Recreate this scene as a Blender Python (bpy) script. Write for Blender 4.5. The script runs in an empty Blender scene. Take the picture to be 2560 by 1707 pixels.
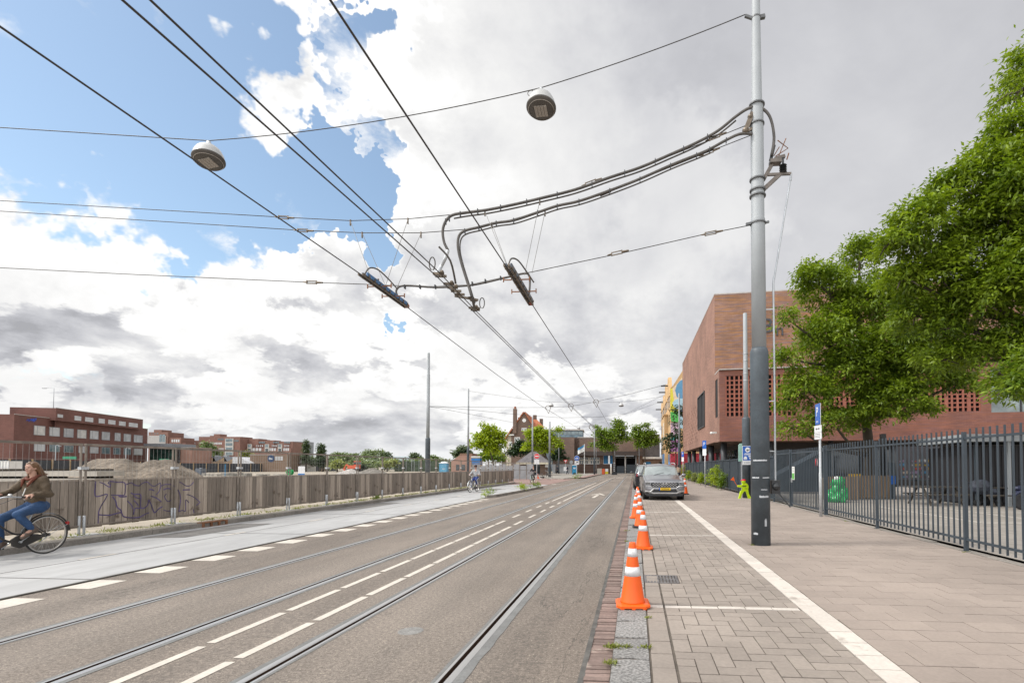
import bpy, math, random
import numpy as np
from mathutils import Vector, Matrix
R = math.radians
random.seed(7)
rng = np.random.default_rng(11)
SC = bpy.context.scene
COL = SC.collection
# ---------------------------------------------------------------- camera model (photo is 2560 x 1707)
CH, FPX, CPX, CPY = 1.59, 1270.0, 1483.0, 1129.0
PIT, YAW = R(1.67), R(4.7)
R0 = Vector((math.cos(YAW), math.sin(YAW), 0)); F0 = Vector((-math.sin(YAW), math.cos(YAW), 0))
def ray(px, py):
    x, y, z = (px-CPX)/FPX, 1.0, (CPY-py)/FPX
    y2 = y*math.cos(PIT)-z*math.sin(PIT); z2 = y*math.sin(PIT)+z*math.cos(PIT)
    return R0*x+F0*y2+Vector((0, 0, z2))
def W(px, py, D):                       # surveyed point at distance D ahead
    d = ray(px, py); t = D/d.dot(F0); return Vector((0, 0, CH))+d*t
def GZ(px, py, z=0.0):
    d = ray(px, py); return Vector((0, 0, CH))+d*((z-CH)/d.z)
def GY(px, py, Y):
    d = ray(px, py); return Vector((0, 0, CH))+d*(Y/d.y)
def GX(px, py, X):
    d = ray(px, py); return Vector((0, 0, CH))+d*(X/d.x)
# ---------------------------------------------------------------- mesh builder
class MB:
    def __init__(s): s.v = []; s.f = []; s.m = []
    def poly(s, pts, m=0):
        i = len(s.v); s.v += [tuple(p) for p in pts]; s.f.append(tuple(range(i, i+len(pts)))); s.m.append(m)
    def mesh(s, vs, fs, m=0, M=None):
        i = len(s.v)
        s.v += [tuple(M @ Vector(p)) if M else tuple(p) for p in vs]
        for f in fs: s.f.append(tuple(i+k for k in f)); s.m.append(m)
    def box(s, x0, x1, y0, y1, z0, z1, m=0, M=None):
        vs = [(x0,y0,z0),(x1,y0,z0),(x1,y1,z0),(x0,y1,z0),(x0,y0,z1),(x1,y0,z1),(x1,y1,z1),(x0,y1,z1)]
        s.mesh(vs, [(0,3,2,1),(4,5,6,7),(0,1,5,4),(1,2,6,5),(2,3,7,6),(3,0,4,7)], m, M); return s
    def bar(s, p, q, w, h=None, m=0, up=(0,0,1)):
        p, q = Vector(p), Vector(q); h = h or w; d = q-p; L = d.length
        if L < 1e-6: return s
        d /= L; u = Vector(up)
        if abs(d.dot(u)) > .98: u = Vector((0,1,0))
        a = d.cross(u).normalized(); b = a.cross(d)
        M = Matrix(((a.x,d.x,b.x,p.x),(a.y,d.y,b.y,p.y),(a.z,d.z,b.z,p.z),(0,0,0,1)))
        return s.box(-w/2, w/2, 0, L, -h/2, h/2, m, M)
    def tube(s, pts, r, n=8, m=0, cap=True):
        pts = [Vector(p) for p in pts]; N = len(pts)
        rs = list(r) if isinstance(r, (list, tuple)) else [r]*N
        i0 = len(s.v); a = None
        for k, p in enumerate(pts):
            d = (pts[min(k+1,N-1)]-pts[max(k-1,0)])
            d = d.normalized() if d.length > 1e-9 else Vector((0,0,1))
            if a is None: a = d.orthogonal().normalized()
            else:
                a = a-d*a.dot(d)
                a = a.normalized() if a.length > 1e-6 else d.orthogonal().normalized()
            b = d.cross(a)
            for j in range(n):
                t = 2*math.pi*j/n
                s.v.append(tuple(p+(a*math.cos(t)+b*math.sin(t))*rs[k]))
        for k in range(N-1):
            for j in range(n):
                A = i0+k*n+j; B = i0+k*n+(j+1)%n
                s.f.append((A, B, B+n, A+n)); s.m.append(m)
        if cap:
            s.f.append(tuple(i0+j for j in reversed(range(n)))); s.m.append(m)
            s.f.append(tuple(i0+(N-1)*n+j for j in range(n))); s.m.append(m)
        return s
    def lathe(s, prof, n=24, m=0, M=None, cap=True):          # prof: (r, z)
        vs = []; fs = []
        for r, z in prof:
            for j in range(n):
                t = 2*math.pi*j/n; vs.append((r*math.cos(t), r*math.sin(t), z))
        for k in range(len(prof)-1):
            for j in range(n):
                fs.append((k*n+j, k*n+(j+1)%n, (k+1)*n+(j+1)%n, (k+1)*n+j))
        if cap:
            fs.append(tuple(reversed(range(n)))); fs.append(tuple((len(prof)-1)*n+j for j in range(n)))
        s.mesh(vs, fs, m, M); return s
    def ball(s, c, r, n=10, k=6, m=0):                       # r scalar or triple
        rx, ry, rz = r if isinstance(r, (list, tuple)) else (r, r, r)
        prof = [(math.sin(math.pi*i/k), -math.cos(math.pi*i/k)) for i in range(k+1)]
        prof[0] = (.02, -1); prof[-1] = (.02, 1)
        return s.lathe(prof, n, m, Matrix.Translation(c) @ Matrix.Diagonal((rx, ry, rz, 1)))
    def capsule(s, p, q, r1, r2=None, n=10, m=0):
        p, q = Vector(p), Vector(q); r2 = r1 if r2 is None else r2
        d = (q-p); d = d.normalized() if d.length > 1e-6 else Vector((0,0,1))
        P = []; Q = []
        for a in (90, 60, 30): P.append((p-d*r1*math.sin(R(a)), max(r1*math.cos(R(a)), r1*.05)))
        for a in (30, 60, 90): Q.append((q+d*r2*math.sin(R(a)), max(r2*math.cos(R(a)), r2*.05)))
        L = P+[(p, r1), (q, r2)]+Q
        return s.tube([x[0] for x in L], [x[1] for x in L], n, m)
    def prism(s, poly, y0, y1, m=0, M=None):                  # poly in (x, z), counter-clockwise seen from -y
        n = len(poly)
        vs = [(x, y0, z) for x, z in poly]+[(x, y1, z) for x, z in poly]
        fs = [tuple(range(n)), tuple(reversed(range(n, 2*n)))]+[(i, i+n, (i+1) % n+n, (i+1) % n) for i in range(n)]
        s.mesh(vs, fs, m, M); return s
    def slab(s, poly, z0, z1, m=0):                            # poly in (x, y)
        n = len(poly)
        vs = [(x, y, z0) for x, y in poly]+[(x, y, z1) for x, y in poly]
        s.mesh(vs, [tuple(reversed(range(n))), tuple(range(n, 2*n))]+[(i, (i+1) % n, (i+1) % n+n, i+n) for i in range(n)], m); return s
    def obj(s, name, mats, parent=None, loc=None, rz=0, smooth=False, uv=True):
        me = bpy.data.meshes.new(name); me.from_pydata(s.v, [], s.f)
        mats = mats if isinstance(mats, (list, tuple)) else [mats]
        for x in mats: me.materials.append(x)
        if len(mats) > 1: me.polygons.foreach_set('material_index', s.m)
        if smooth: me.polygons.foreach_set('use_smooth', [True]*len(s.f))
        me.update()
        if uv and len(s.f) < 40000:
            L = me.uv_layers.new(name='metres'); out = []
            for p in me.polygons:
                nx, ny, nz = p.normal
                if abs(nz) > .75:
                    for i in p.vertices: out += [s.v[i][0], s.v[i][1]]
                else:
                    h = math.hypot(nx, ny); tx, ty = -ny/h, nx/h
                    for i in p.vertices: q = s.v[i]; out += [q[0]*tx+q[1]*ty, q[2]]
            L.data.foreach_set('uv', out)
        o = bpy.data.objects.new(name, me); COL.objects.link(o)
        if parent: o.parent = parent
        if loc is not None: o.location = loc
        if rz: o.rotation_euler = (0, 0, rz)
        return o
def each(b, name, mats, parent=None, **kw):            # one object per loose piece
    p = list(range(len(b.v)))
    def fd(i):
        while p[i] != i: p[i] = p[p[i]]; i = p[i]
        return i
    for f in b.f:
        r = fd(f[0])
        for k in f[1:]: p[fd(k)] = r
    G = {}
    for f, m in zip(b.f, b.m): G.setdefault(fd(f[0]), []).append((f, m))
    out = []
    for fs in G.values():
        q = MB(); ix = {}
        for f, m in fs:
            for k in f:
                if k not in ix: ix[k] = len(q.v); q.v.append(b.v[k])
            q.f.append(tuple(ix[k] for k in f)); q.m.append(m)
        out.append(q.obj(name, mats, parent, **kw))
    return out
def tag(o, label=None, cat=None, group=None, kind=None):
    if label: o['label'] = label
    if cat: o['category'] = cat
    if group: o['group'] = group
    if kind: o['kind'] = kind
    return o
def thing(name, label, cat, loc=(0,0,0), rz=0, group=None):
    o = bpy.data.objects.new(name, None); COL.objects.link(o); o.location = loc; o.rotation_euler = (0, 0, rz)
    o.empty_display_size = .2
    return tag(o, label, cat, group)
def kids(o): return [c for c in COL.objects if c.parent == o]
def copy_tree(o, parent=None):
    c = o.copy(); COL.objects.link(c)
    if parent: c.parent = parent
    for ch in kids(o): copy_tree(ch, c)
    return c
class Wall:                              # a vertical working plane: origin o, direction angle a
    def __init__(s, o, a): s.o = Vector((o[0], o[1], 0)); s.a = a; s.d = Vector((math.cos(a), math.sin(a), 0)); s.n = Vector((-math.sin(a), math.cos(a), 0))
    def uz(s, px, py):
        d = ray(px, py); c = Vector((0, 0, CH)); t = (s.o-c).dot(s.n)/d.dot(s.n); p = c+d*t
        return ((p-s.o).dot(s.d), p.z)
def facing(px, D): p = W(px, 1166, D); return Wall((p.x, p.y), YAW)
def smooth_path(pts, k=6):
    pts = [Vector(p) for p in pts]; out = []
    for i in range(len(pts)-1):
        p0 = pts[max(i-1, 0)]; p1 = pts[i]; p2 = pts[i+1]; p3 = pts[min(i+2, len(pts)-1)]
        for j in range(k):
            t = j/k
            out.append(.5*((2*p1)+(p2-p0)*t+(2*p0-5*p1+4*p2-p3)*t*t+(3*p1-p0-3*p2+p3)*t**3))
    return out+[pts[-1]]
# ---------------------------------------------------------------- materials
def nt(name):
    m = bpy.data.materials.new(name); m.use_nodes = True; t = m.node_tree
    return m, t, t.nodes['Principled BSDF']
def N(t, kind, **kw):
    n = t.nodes.new(kind)
    for k, v in kw.items():
        if k in n.inputs.keys(): n.inputs[k].default_value = v
        else: setattr(n, k, v)
    return n
def math_(t, op, a, b=None, c=None, clamp=False):
    n = t.nodes.new('ShaderNodeMath'); n.operation = op; n.use_clamp = clamp
    for i, x in enumerate((a, b, c)):
        if x is None: continue
        if isinstance(x, (int, float)): n.inputs[i].default_value = x
        else: t.links.new(x, n.inputs[i])
    return n.outputs[0]
def mixc(t, fac, a, b, mode='MIX'):
    n = t.nodes.new('ShaderNodeMix'); n.data_type = 'RGBA'; n.blend_type = mode
    for k, x in ((0, fac), (6, a), (7, b)):
        if isinstance(x, (int, float)): n.inputs[k].default_value = x
        elif isinstance(x, tuple): n.inputs[k].default_value = (*x[:3], 1)
        else: t.links.new(x, n.inputs[k])
    return n.outputs[2]
def ramp(t, x, a, b, o0=0., o1=1.):
    n = t.nodes.new('ShaderNodeMapRange'); n.interpolation_type = 'SMOOTHSTEP'
    n.inputs[1].default_value = a; n.inputs[2].default_value = b; n.inputs[3].default_value = o0; n.inputs[4].default_value = o1
    t.links.new(x, n.inputs[0]); return n.outputs[0]
def noise(t, co, scale, detail=4, rough=.55, stretch=None):
    n = N(t, 'ShaderNodeTexNoise', Scale=scale, Detail=detail, Roughness=rough)
    if stretch:
        mp = N(t, 'ShaderNodeMapping'); mp.inputs['Scale'].default_value = stretch
        t.links.new(co, mp.inputs[0]); co = mp.outputs[0]
    t.links.new(co, n.inputs['Vector']); return n.outputs[0]
def coords(t, which='Object'): return t.nodes.new('ShaderNodeTexCoord').outputs[which]
def mk(name, col, rough=.6, metal=0., var=.15, vs=3., fine=0., fs=60., rpi=0., bump=0., bs=40., stretch=None, dirt=None, spec=.5, coat=0.):
    m, t, b = nt(name); co = coords(t)
    c = mixc(t, 0.0, col, col)
    if var:
        n = noise(t, co, vs, 5, .6, stretch)
        c = mixc(t, 1.0, c, mixc(t, ramp(t, n, .3, .7), (1-var,)*3, (1+var,)*3), 'MULTIPLY')
    if fine:
        n = noise(t, co, fs, 2, .6, stretch)
        c = mixc(t, 1.0, c, mixc(t, ramp(t, n, .3, .7), (1-fine,)*3, (1+fine,)*3), 'MULTIPLY')
    if rpi:
        g = N(t, 'ShaderNodeNewGeometry').outputs['Random Per Island']
        c = mixc(t, 1.0, c, mixc(t, g, (1-rpi,)*3, (1+rpi,)*3), 'MULTIPLY')
    if dirt:
        n = noise(t, co, dirt[1], 6, .65)
        c = mixc(t, ramp(t, n, dirt[2], dirt[2]+.12), c, dirt[0])
    t.links.new(c, b.inputs['Base Color'])
    b.inputs['Roughness'].default_value = rough; b.inputs['Metallic'].default_value = metal
    b.inputs['Specular IOR Level'].default_value = spec
    b.inputs['Coat Weight'].default_value = coat
    if bump:
        bp = N(t, 'ShaderNodeBump', Strength=bump, Distance=.02); t.links.new(noise(t, co, bs, 4, .6, stretch), bp.inputs['Height'])
        t.links.new(bp.outputs[0], b.inputs['Normal'])
    return m
def mkbrick(name, c1, c2, mortar, bw=.22, bh=.065, ms=.006, var=.2, rough=.85, vs=.35, hue=None):
    m, t, b = nt(name); uv = coords(t, 'UV')
    br = N(t, 'ShaderNodeTexBrick', Scale=1.0); br.inputs['Color1'].default_value = (*c1, 1); br.inputs['Color2'].default_value = (*c2, 1)
    br.inputs['Mortar'].default_value = (*mortar, 1); br.inputs['Mortar Size'].default_value = ms
    br.inputs['Brick Width'].default_value = bw; br.inputs['Row Height'].default_value = bh; br.inputs['Mortar Smooth'].default_value = .1
    t.links.new(uv, br.inputs['Vector'])
    n = noise(t, coords(t), vs, 6, .65); n2 = noise(t, uv, 1.0, 3, .6, (.8, 11., 1)); n3 = noise(t, uv, 1.0, 3, .6, (.55, 7., 3.3))
    c = mixc(t, 1.0, br.outputs[0], mixc(t, ramp(t, n, .3, .7), (1-var,)*3, (1+var,)*3), 'MULTIPLY')
    c = mixc(t, 1.0, c, mixc(t, ramp(t, n2, .3, .7), (1-var*.8,)*3, (1+var*.8,)*3), 'MULTIPLY')
    if hue: c = mixc(t, ramp(t, n3, .35, .65), mixc(t, 1.0, c, hue[0], 'MULTIPLY'), mixc(t, 1.0, c, hue[1], 'MULTIPLY'))
    t.links.new(c, b.inputs['Base Color']); b.inputs['Roughness'].default_value = rough
    bp = N(t, 'ShaderNodeBump', Strength=.3, Distance=.01); t.links.new(br.outputs['Fac'], bp.inputs['Height']); bp.invert = True
    t.links.new(bp.outputs[0], b.inputs['Normal'])
    return m
def mkglass(name, col=(.03,.04,.045), rough=.05, spec=.8, var=.5):
    m = mk(name, col, rough, 0, var, .8, spec=spec); return m
def mkleaf(name, c1, c2, trans=.35):
    m, t, b = nt(name); g = N(t, 'ShaderNodeNewGeometry').outputs['Random Per Island']; at = N(t, 'ShaderNodeAttribute'); at.attribute_name = 'tone'
    n = noise(t, coords(t), .9, 3)
    f = math_(t, 'ADD', math_(t, 'ADD', math_(t, 'MULTIPLY', g, .35), math_(t, 'MULTIPLY', at.outputs['Fac'], .5)), math_(t, 'MULTIPLY', ramp(t, n, .3, .7), .25))
    c = mixc(t, f, c1, c2); t.links.new(c, b.inputs['Base Color'])
    b.inputs['Roughness'].default_value = .42; b.inputs['Specular IOR Level'].default_value = .5
    tr = N(t, 'ShaderNodeBsdfTranslucent'); t.links.new(mixc(t, 1.0, c, (1.25, 1.25, .55), 'MULTIPLY'), tr.inputs[0])
    mx = N(t, 'ShaderNodeMixShader'); mx.inputs[0].default_value = trans
    t.links.new(b.outputs[0], mx.inputs[1]); t.links.new(tr.outputs[0], mx.inputs[2])
    t.links.new(mx.outputs[0], t.nodes['Material Output'].inputs[0]); return m
steel = mk('galvanised steel', (.42,.44,.46), .45, .6, .12, 4)
polegrey = mk('light grey pole paint', (.30,.322,.338), .6, 0, .07, 1.2)
poledark = mk('dark blue grey pole paint', (.062,.078,.092), .5, 0, .22, 2.2, fine=.06, fs=25, dirt=((.11,.115,.12), 2.6, .62))
fencegrey = mk('anthracite fence paint', (.034,.047,.060), .45, 0, .1, 3)
black = mk('black rubber', (.02,.02,.022), .6, 0, .15, 6)
blackp = mk('black paint', (.022,.024,.027), .35, 0, .1, 4)
white = mk('white paint', (.72,.72,.70), .5, 0, .06, 3)
cable = mk('weathered cable sheath', (.085,.078,.072), .6, 0, .25, 5)
wirem = mk('bare contact wire', (.05,.045,.042), .5, .3, .1, 2)
bronze = mk('bronze clamp', (.16,.13,.10), .45, .6, .3, 9)
insul = mk('blue insulator beam', (.05,.15,.32), .45, 0, .35, 6)
rust = mk('rusty iron', (.22,.10,.05), .8, .1, .35, 9)
galv = mk('dull zinc', (.50,.52,.54), .5, .4, .15, 5)
glassd = mkglass('dark glass')
glassb = mk('blinds with painted sky reflection', (.50,.51,.52), .08, 0, .12, .5, spec=.6)  # sky reflection put into the pale base colour, together with the curtains behind
glassm = mk('blue green glass', (.12,.17,.19), .07, 0, .4, .4, spec=.8)
CLOUD_K, SKY_K, SUN_E, EXPO = .66, .092, 1.5, .75
# ================================================================ ground, road, paths
sand = mk('building sand', (0.306,0.264,0.208), .95, 0, .22, .12, fine=.16, fs=1.5, bump=.4, bs=3)
earth = mk('trodden earth', (.26,.22,.16), .95, 0, .25, .3, fine=.18, fs=6, bump=.5, bs=9)
def flat(name, x0, x1, y0, y1, z, m, parent=None, kind='structure'):
    b = MB(); b.poly([(x0,y0,z),(x1,y0,z),(x1,y1,z),(x0,y1,z)]); o = b.obj(name, m, parent)
    if not parent: o['kind'] = kind
    return o
flat('ground', -1500, 1500, -300, 2600, -.10, sand)
flat('building_site_ground', -160, -11.76, 2, 240, -.03, sand)
# asphalt
def asphalt():
    m, t, b = nt('worn asphalt'); co = coords(t); sx = N(t, 'ShaderNodeSeparateXYZ'); t.links.new(co, sx.inputs[0])
    X = sx.outputs[0]
    c = mixc(t, ramp(t, noise(t, co, .35, 4, .6, (1, .25, 1)), .35, .65), (0.158,0.130,0.107), (0.192,0.162,0.136))
    bl = noise(t, co, .9, 5, .7, (1, .35, 1)); c = mixc(t, 1.0, c, mixc(t, ramp(t, bl, .3, .7), (.84,.84,.84), (1.14,1.14,1.14)), 'MULTIPLY')
    dr = None
    for xc in (-5.02, -2.14, -5.75, -4.3, -2.88, -1.4):
        g_ = ramp(t, math_(t, 'ABSOLUTE', math_(t, 'SUBTRACT', X, xc)), .05, .42, 1., 0.); dr = g_ if dr is None else math_(t, 'MAXIMUM', dr, g_)
    c = mixc(t, math_(t, 'MULTIPLY', dr, math_(t, 'MULTIPLY', ramp(t, noise(t, co, 2.2, 5, .7, (1,.12,1)), .35, .75), .34)), c, (.085,.076,.068))
    oil = ramp(t, noise(t, co, 1.6, 3, .5), .70, .78); c = mixc(t, math_(t, 'MULTIPLY', oil, .35), c, (.06,.055,.05))
    c = mixc(t, 1.0, c, mixc(t, ramp(t, noise(t, co, 30, 3, .8), .3, .7), (.66,.66,.66), (1.34,1.34,1.34)), 'MULTIPLY')
    c = mixc(t, 1.0, c, mixc(t, ramp(t, noise(t, co, 85, 2, .6), .3, .7), (.70,.70,.70), (1.30,1.30,1.30)), 'MULTIPLY')
    v = N(t, 'ShaderNodeTexVoronoi', Scale=34.); t.links.new(co, v.inputs['Vector'])
    w = math_(t, 'LESS_THAN', v.outputs[0], .19)
    w = math_(t, 'MULTIPLY', w, math_(t, 'GREATER_THAN', N(t, 'ShaderNodeSeparateColor').outputs[0], .5)) if False else w
    sc = N(t, 'ShaderNodeSeparateColor'); t.links.new(v.outputs['Color'], sc.inputs[0])
    w = math_(t, 'MULTIPLY', w, math_(t, 'GREATER_THAN', sc.outputs[0], .62))
    c = mixc(t, math_(t, 'MULTIPLY', w, .8), c, (.36,.31,.25))
    # rougher, darker bands: between the tracks, beside the gutter, beside the cycle path
    def band(a, bb, s=.1): return math_(t, 'MULTIPLY', ramp(t, X, a-s, a+s), ramp(t, X, bb-s, bb+s, 1, 0))
    wob = math_(t, 'ADD', X, math_(t, 'MULTIPLY', math_(t, 'SUBTRACT', noise(t, co, .8, 4), .5), .35))
    X = wob
    bd = math_(t, 'MAXIMUM', math_(t, 'MAXIMUM', band(-3.72, -3.38, .06), band(-1.12, -.78, .05)), band(-6.75, -6.15, .12))
    pt = ramp(t, noise(t, co, 14, 4, .75), .4, .62)
    c = mixc(t, math_(t, 'MULTIPLY', math_(t, 'MULTIPLY', bd, pt), .42), c, (.065,.057,.05))
    # cracks
    cr = noise(t, co, 1.1, 6, .62, (1, .16, 1)); cr = math_(t, 'LESS_THAN', math_(t, 'ABSOLUTE', math_(t, 'SUBTRACT', cr, .5)), .0045)
    c = mixc(t, math_(t, 'MULTIPLY', cr, math_(t, 'MULTIPLY', math_(t, 'MAXIMUM', band(-1.15, -.45), band(-7.3, -6.0)), .45)), c, (.03,.028,.025))
    t.links.new(c, b.inputs['Base Color']); b.inputs['Roughness'].default_value = .85
    bp = N(t, 'ShaderNodeBump', Strength=.55, Distance=.006); t.links.new(noise(t, co, 110, 3, .7), bp.inputs['Height']); t.links.new(bp.outputs[0], b.inputs['Normal'])
    return m
ASP = asphalt()
Y0, Y1 = 1.0, 119.0
GR = (-5.72, -4.315, -2.85, -1.43)              # groove centres
# rail: (outer head edge, inner lip edge) around the groove, groove towards the track centre
def rail_x(i):
    g = GR[i]
    return (g-.02-.060, g+.02+.024) if i in (0, 2) else (g-.02-.024, g+.02+.060)
b = MB(); xs = [-7.55]+[v for i in range(4) for v in rail_x(i)]+[-.39]
for k in range(0, len(xs), 2):
    for y in np.linspace(Y0, Y1, 13)[:-1]:
        yn = y+(Y1-Y0)/12
        b.poly([(xs[k],y,0),(xs[k+1],y,0),(xs[k+1],yn,0),(xs[k],yn,0)])
road = b.obj('road', ASP); road['kind'] = 'structure'
flat('road_bed', -13, -.3, Y0, 124, -.06, earth)
railtop = mk('polished rail head', (0.391,0.383,0.374), .42, .55, .12, 3, stretch=(1,.05,1))
groove = mk('rusty rail groove', (.050,.024,.012), .85, 0, .3, 8)
sealm = mk('grey joint sealant', (0.155,0.155,0.151), .8, 0, .12, 4, fine=.1, fs=40)
def make_track(idx, label):
    t = thing('tram_track', label, 'tram track', (0,0,0), 0, 'grooved tram tracks in the road')
    for i in idx:
        s = 1 if i in (0, 2) else -1; xo, xi = rail_x(i)[::s]
        a, e = (xo, xi) if s == 1 else (xi, xo)          # a < e
        h0 = xo; h1 = xo+s*.060; l0 = xi-s*.024; l1 = xi
        prof = [(h0, .004, 0), (h1-s*.012, .007, 0), (h1, .002, 1), (h1, -.035, 1), (l0, -.035, 1), (l0, .003, 0), (l1, .003, 0)]
        b = MB()
        for k in range(len(prof)-1):
            x0, z0, mm = prof[k]; x1, z1, _ = prof[k+1]; mm = 1 if k in (2, 3, 4) else 0
            q = [(x0,Y0,z0),(x1,Y0,z1),(x1,Y1,z1),(x0,Y1,z0)]
            b.poly(q if s == 1 else q[::-1], mm)
        rl = b.obj('rail', [railtop, groove], t)
        sb = MB()
        for side, w in ((h0, .055 if i in (0,1,2) else .085), (l1, .035)):
            sg = -s if side == h0 else s
            ys = np.arange(Y0, 60, .12); off = w*(1+.35*(rng.random(len(ys))-.5)); off2 = np.convolve(off, [.25,.5,.25], 'same'); off2[0]=off[0]; off2[-1]=off[-1]
            for k in range(len(ys)-1):
                q = [(side,ys[k],.0035),(side+sg*off2[k],ys[k],.0035),(side+sg*off2[k+1],ys[k+1],.0035),(side,ys[k+1],.0035)]
                sb.poly(q if sg > 0 else q[::-1])
        sb.obj('joint_seal', sealm, rl)
    return t
make_track((0,1), 'grooved steel tram track nearer the concrete cycle path')
make_track((2,3), 'grooved steel tram track nearer the orange cones and brick gutter')
# markings (painted, part of the road)
paint = mk('road paint', (.52,.475,.415), .7, 0, .08, 4, fine=.08, fs=30, dirt=((.26,.225,.19), 7, .66))
b = MB(); z = .004
def rect(x0, x1, y0, y1, sk=0.): b.poly([(x0,y0,z),(x1,y0,z),(x1,y1+sk,z),(x0,y1+sk,z)])
LX = (-3.86, -3.775); RX = (-3.335, -3.245)
y = 2.2
while y < 12.9: rect(*LX, y+.05, y+1.0); y += 1.04
y = 1.9
while y < 12.6: rect(*RX, y+.03, y+.99); y += 1.04
for y in np.arange(13.75, 22.5, 1.94):
    rect(*LX, y, y+.98); rect(*RX, y-.05, y+.95)
rect(-3.85,-3.77,23.25,50); rect(-3.33,-3.25,23.2,62)
b.poly([(-3.33,62,z),(-3.25,62,z),(-2.92,77,z),(-3.0,77,z)])
b.poly([(-2.22,25.9,z),(-2.06,25.9,z),(-2.0,28.5,z),(-2.16,28.5,z)])
b.poly([(-2.5,28.6,z),(-2.38,28.4,z),(-2.08,29.4,z),(-2.08,30.2,z)]); b.poly([(-2.08,30.2,z),(-2.08,29.4,z),(-1.78,28.2,z),(-1.66,28.3,z)])
for k in range(20):
    y = 5.10+k*.985
    if y > 24.5: break
    b.poly([(-7.49,y,z),(-7.07,y,z),(-7.07,y+.50,z),(-7.49,y+.50,z)])
for (x0,x1,y0) in ((-2.75,-1.5,92),(-2.7,-1.6,72)): b.poly([(x0,y0,z),(x1,y0,z),(x1,y0+1.2,z),(x0,y0+1.2,z)])
for k in range(5): b.poly([(-7.4-k*.8,44.5+k*1.1,z+.004),(-7.0-k*.8,44.5+k*1.1,z+.004),(-7.0-k*.8,45.2+k*1.1,z+.004),(-7.4-k*.8,45.2+k*1.1,z+.004)])
b.obj('road_marking', paint, road)
# concrete cycle path
def concrete():
    m, t, bs = nt('smooth concrete'); co = coords(t)
    c = mixc(t, ramp(t, noise(t, co, .5, 5, .6, (1,.3,1)), .3, .7), (.315,.313,.312), (.385,.383,.381))
    c = mixc(t, 1.0, c, mixc(t, ramp(t, noise(t, co, 3, 5, .7, (1,.25,1)), .3, .7), (.90,)*3, (1.08,)*3), 'MULTIPLY')
    v = N(t, 'ShaderNodeTexVoronoi', Scale=1.7); t.links.new(co, v.inputs['Vector'])
    c = mixc(t, math_(t, 'MULTIPLY', math_(t, 'LESS_THAN', v.outputs[0], .035), .7), c, (.12,.12,.12))
    st = noise(t, co, 1.3, 3, .5, (2.6,.5,1)); c = mixc(t, ramp(t, st, .55, .8, 0, .45), c, (.22,.212,.20)); ty = noise(t, co, 1.0, 5, .6, (7.,.10,1)); c = mixc(t, ramp(t, ty, .55, .75, 0, .28), c, (.23,.225,.22))
    t.links.new(c, bs.inputs['Base Color']); bs.inputs['Roughness'].default_value = .75; return m
CON = concrete(); darkj = mk('dark joint', (.10,.095,.085), .9, 0, .2, 5)
flat('cycle_path', -11.2, -7.55, Y0, 45, .012, CON); path = COL.objects['cycle_path']
b = MB()
for y in (6.55, 11.35, 16.2, 21, 25.8, 30.6, 35.4, 40): b.box(-11.19,-7.56,y,y+.018,.013,.0165)
b.box(-9.36,-9.345,Y0,44,.0125,.0155)
b.box(-7.575,-7.535,Y0,25.4,.002,.0175)
b.obj('expansion_joint', darkj, path)
b = MB()
for y in np.arange(7.9, 40, 3.05): b.poly([(-9.42,y,.018),(-9.33,y,.018),(-9.33,y+.62,.018),(-9.42,y+.62,.018)])
b.obj('centre_marking', paint, path)
b = MB()
for (x0,y0,y1) in ((-10.9,10.4,13.4),(-11.1,17.5,21.5)): b.poly([(x0,y0,.0165),(x0+.9,y0+.2,.0165),(x0+.9,y1,.0165),(x0,y1-.2,.0165)])
for (x0,y0,y1) in ((-10.6,33,35.5),(-9.6,40,43)): b.poly([(x0,y0,.0165),(x0+1.3,y0,.0165),(x0+1.5,y1,.0165),(x0+.1,y1,.0165)])
b.obj('asphalt_patch', mk('patch asphalt', (0.154,0.147,0.140), .85, 0, .15, 2, fine=.15, fs=50), path)
# left kerb, verge
kerbm = mk('concrete kerb', (0.225,0.206,0.184), .85, 0, .2, 1.5, fine=.15, fs=25, dirt=((.16,.14,.12), 2.5, .6))
b = MB(); y = 1.0
while y < 47:
    b.slab([(-11.34,y+.006),(-11.2,y+.006),(-11.2,y+.994),(-11.34,y+.994)], -.04, .125+random.uniform(-.006,.006)); y += 1.0
b.obj('kerb', kerbm)['kind'] = 'structure'
verge = mk('sandy verge', (0.312,0.273,0.218), .95, 0, .25, 1.2, fine=.2, fs=12, bump=.5, bs=14, dirt=((.24,.20,.13), 1.7, .58))
flat('verge', -12.3, -11.34, Y0, 48, .11, verge)
flat('verge_edge_path', -11.62, -11.34, Y0, 47, .117, mk('pale verge tiles', (0.360,0.328,0.280), .9, 0, .15, 1.5, fine=.12, fs=20))
# island kerb between path and tram road
ik = [(-7.5,25.4),(-7.2,26),(-7.05,29.5),(-6.95,33.5),(-6.85,37.1),(-7.0,38.5)]
b = MB()
for (xa,ya),(xb,yb) in zip(ik[:-1], ik[1:]):
    n = Vector((yb-ya, xa-xb, 0)).normalized()*.16
    b.slab([(xa-n.x,ya-n.y),(xa,ya),(xb,yb),(xb-n.x,yb-n.y)][::1], -.02, .13)
b.obj('traffic_island_kerb', kerbm)['kind'] = 'structure'
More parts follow.
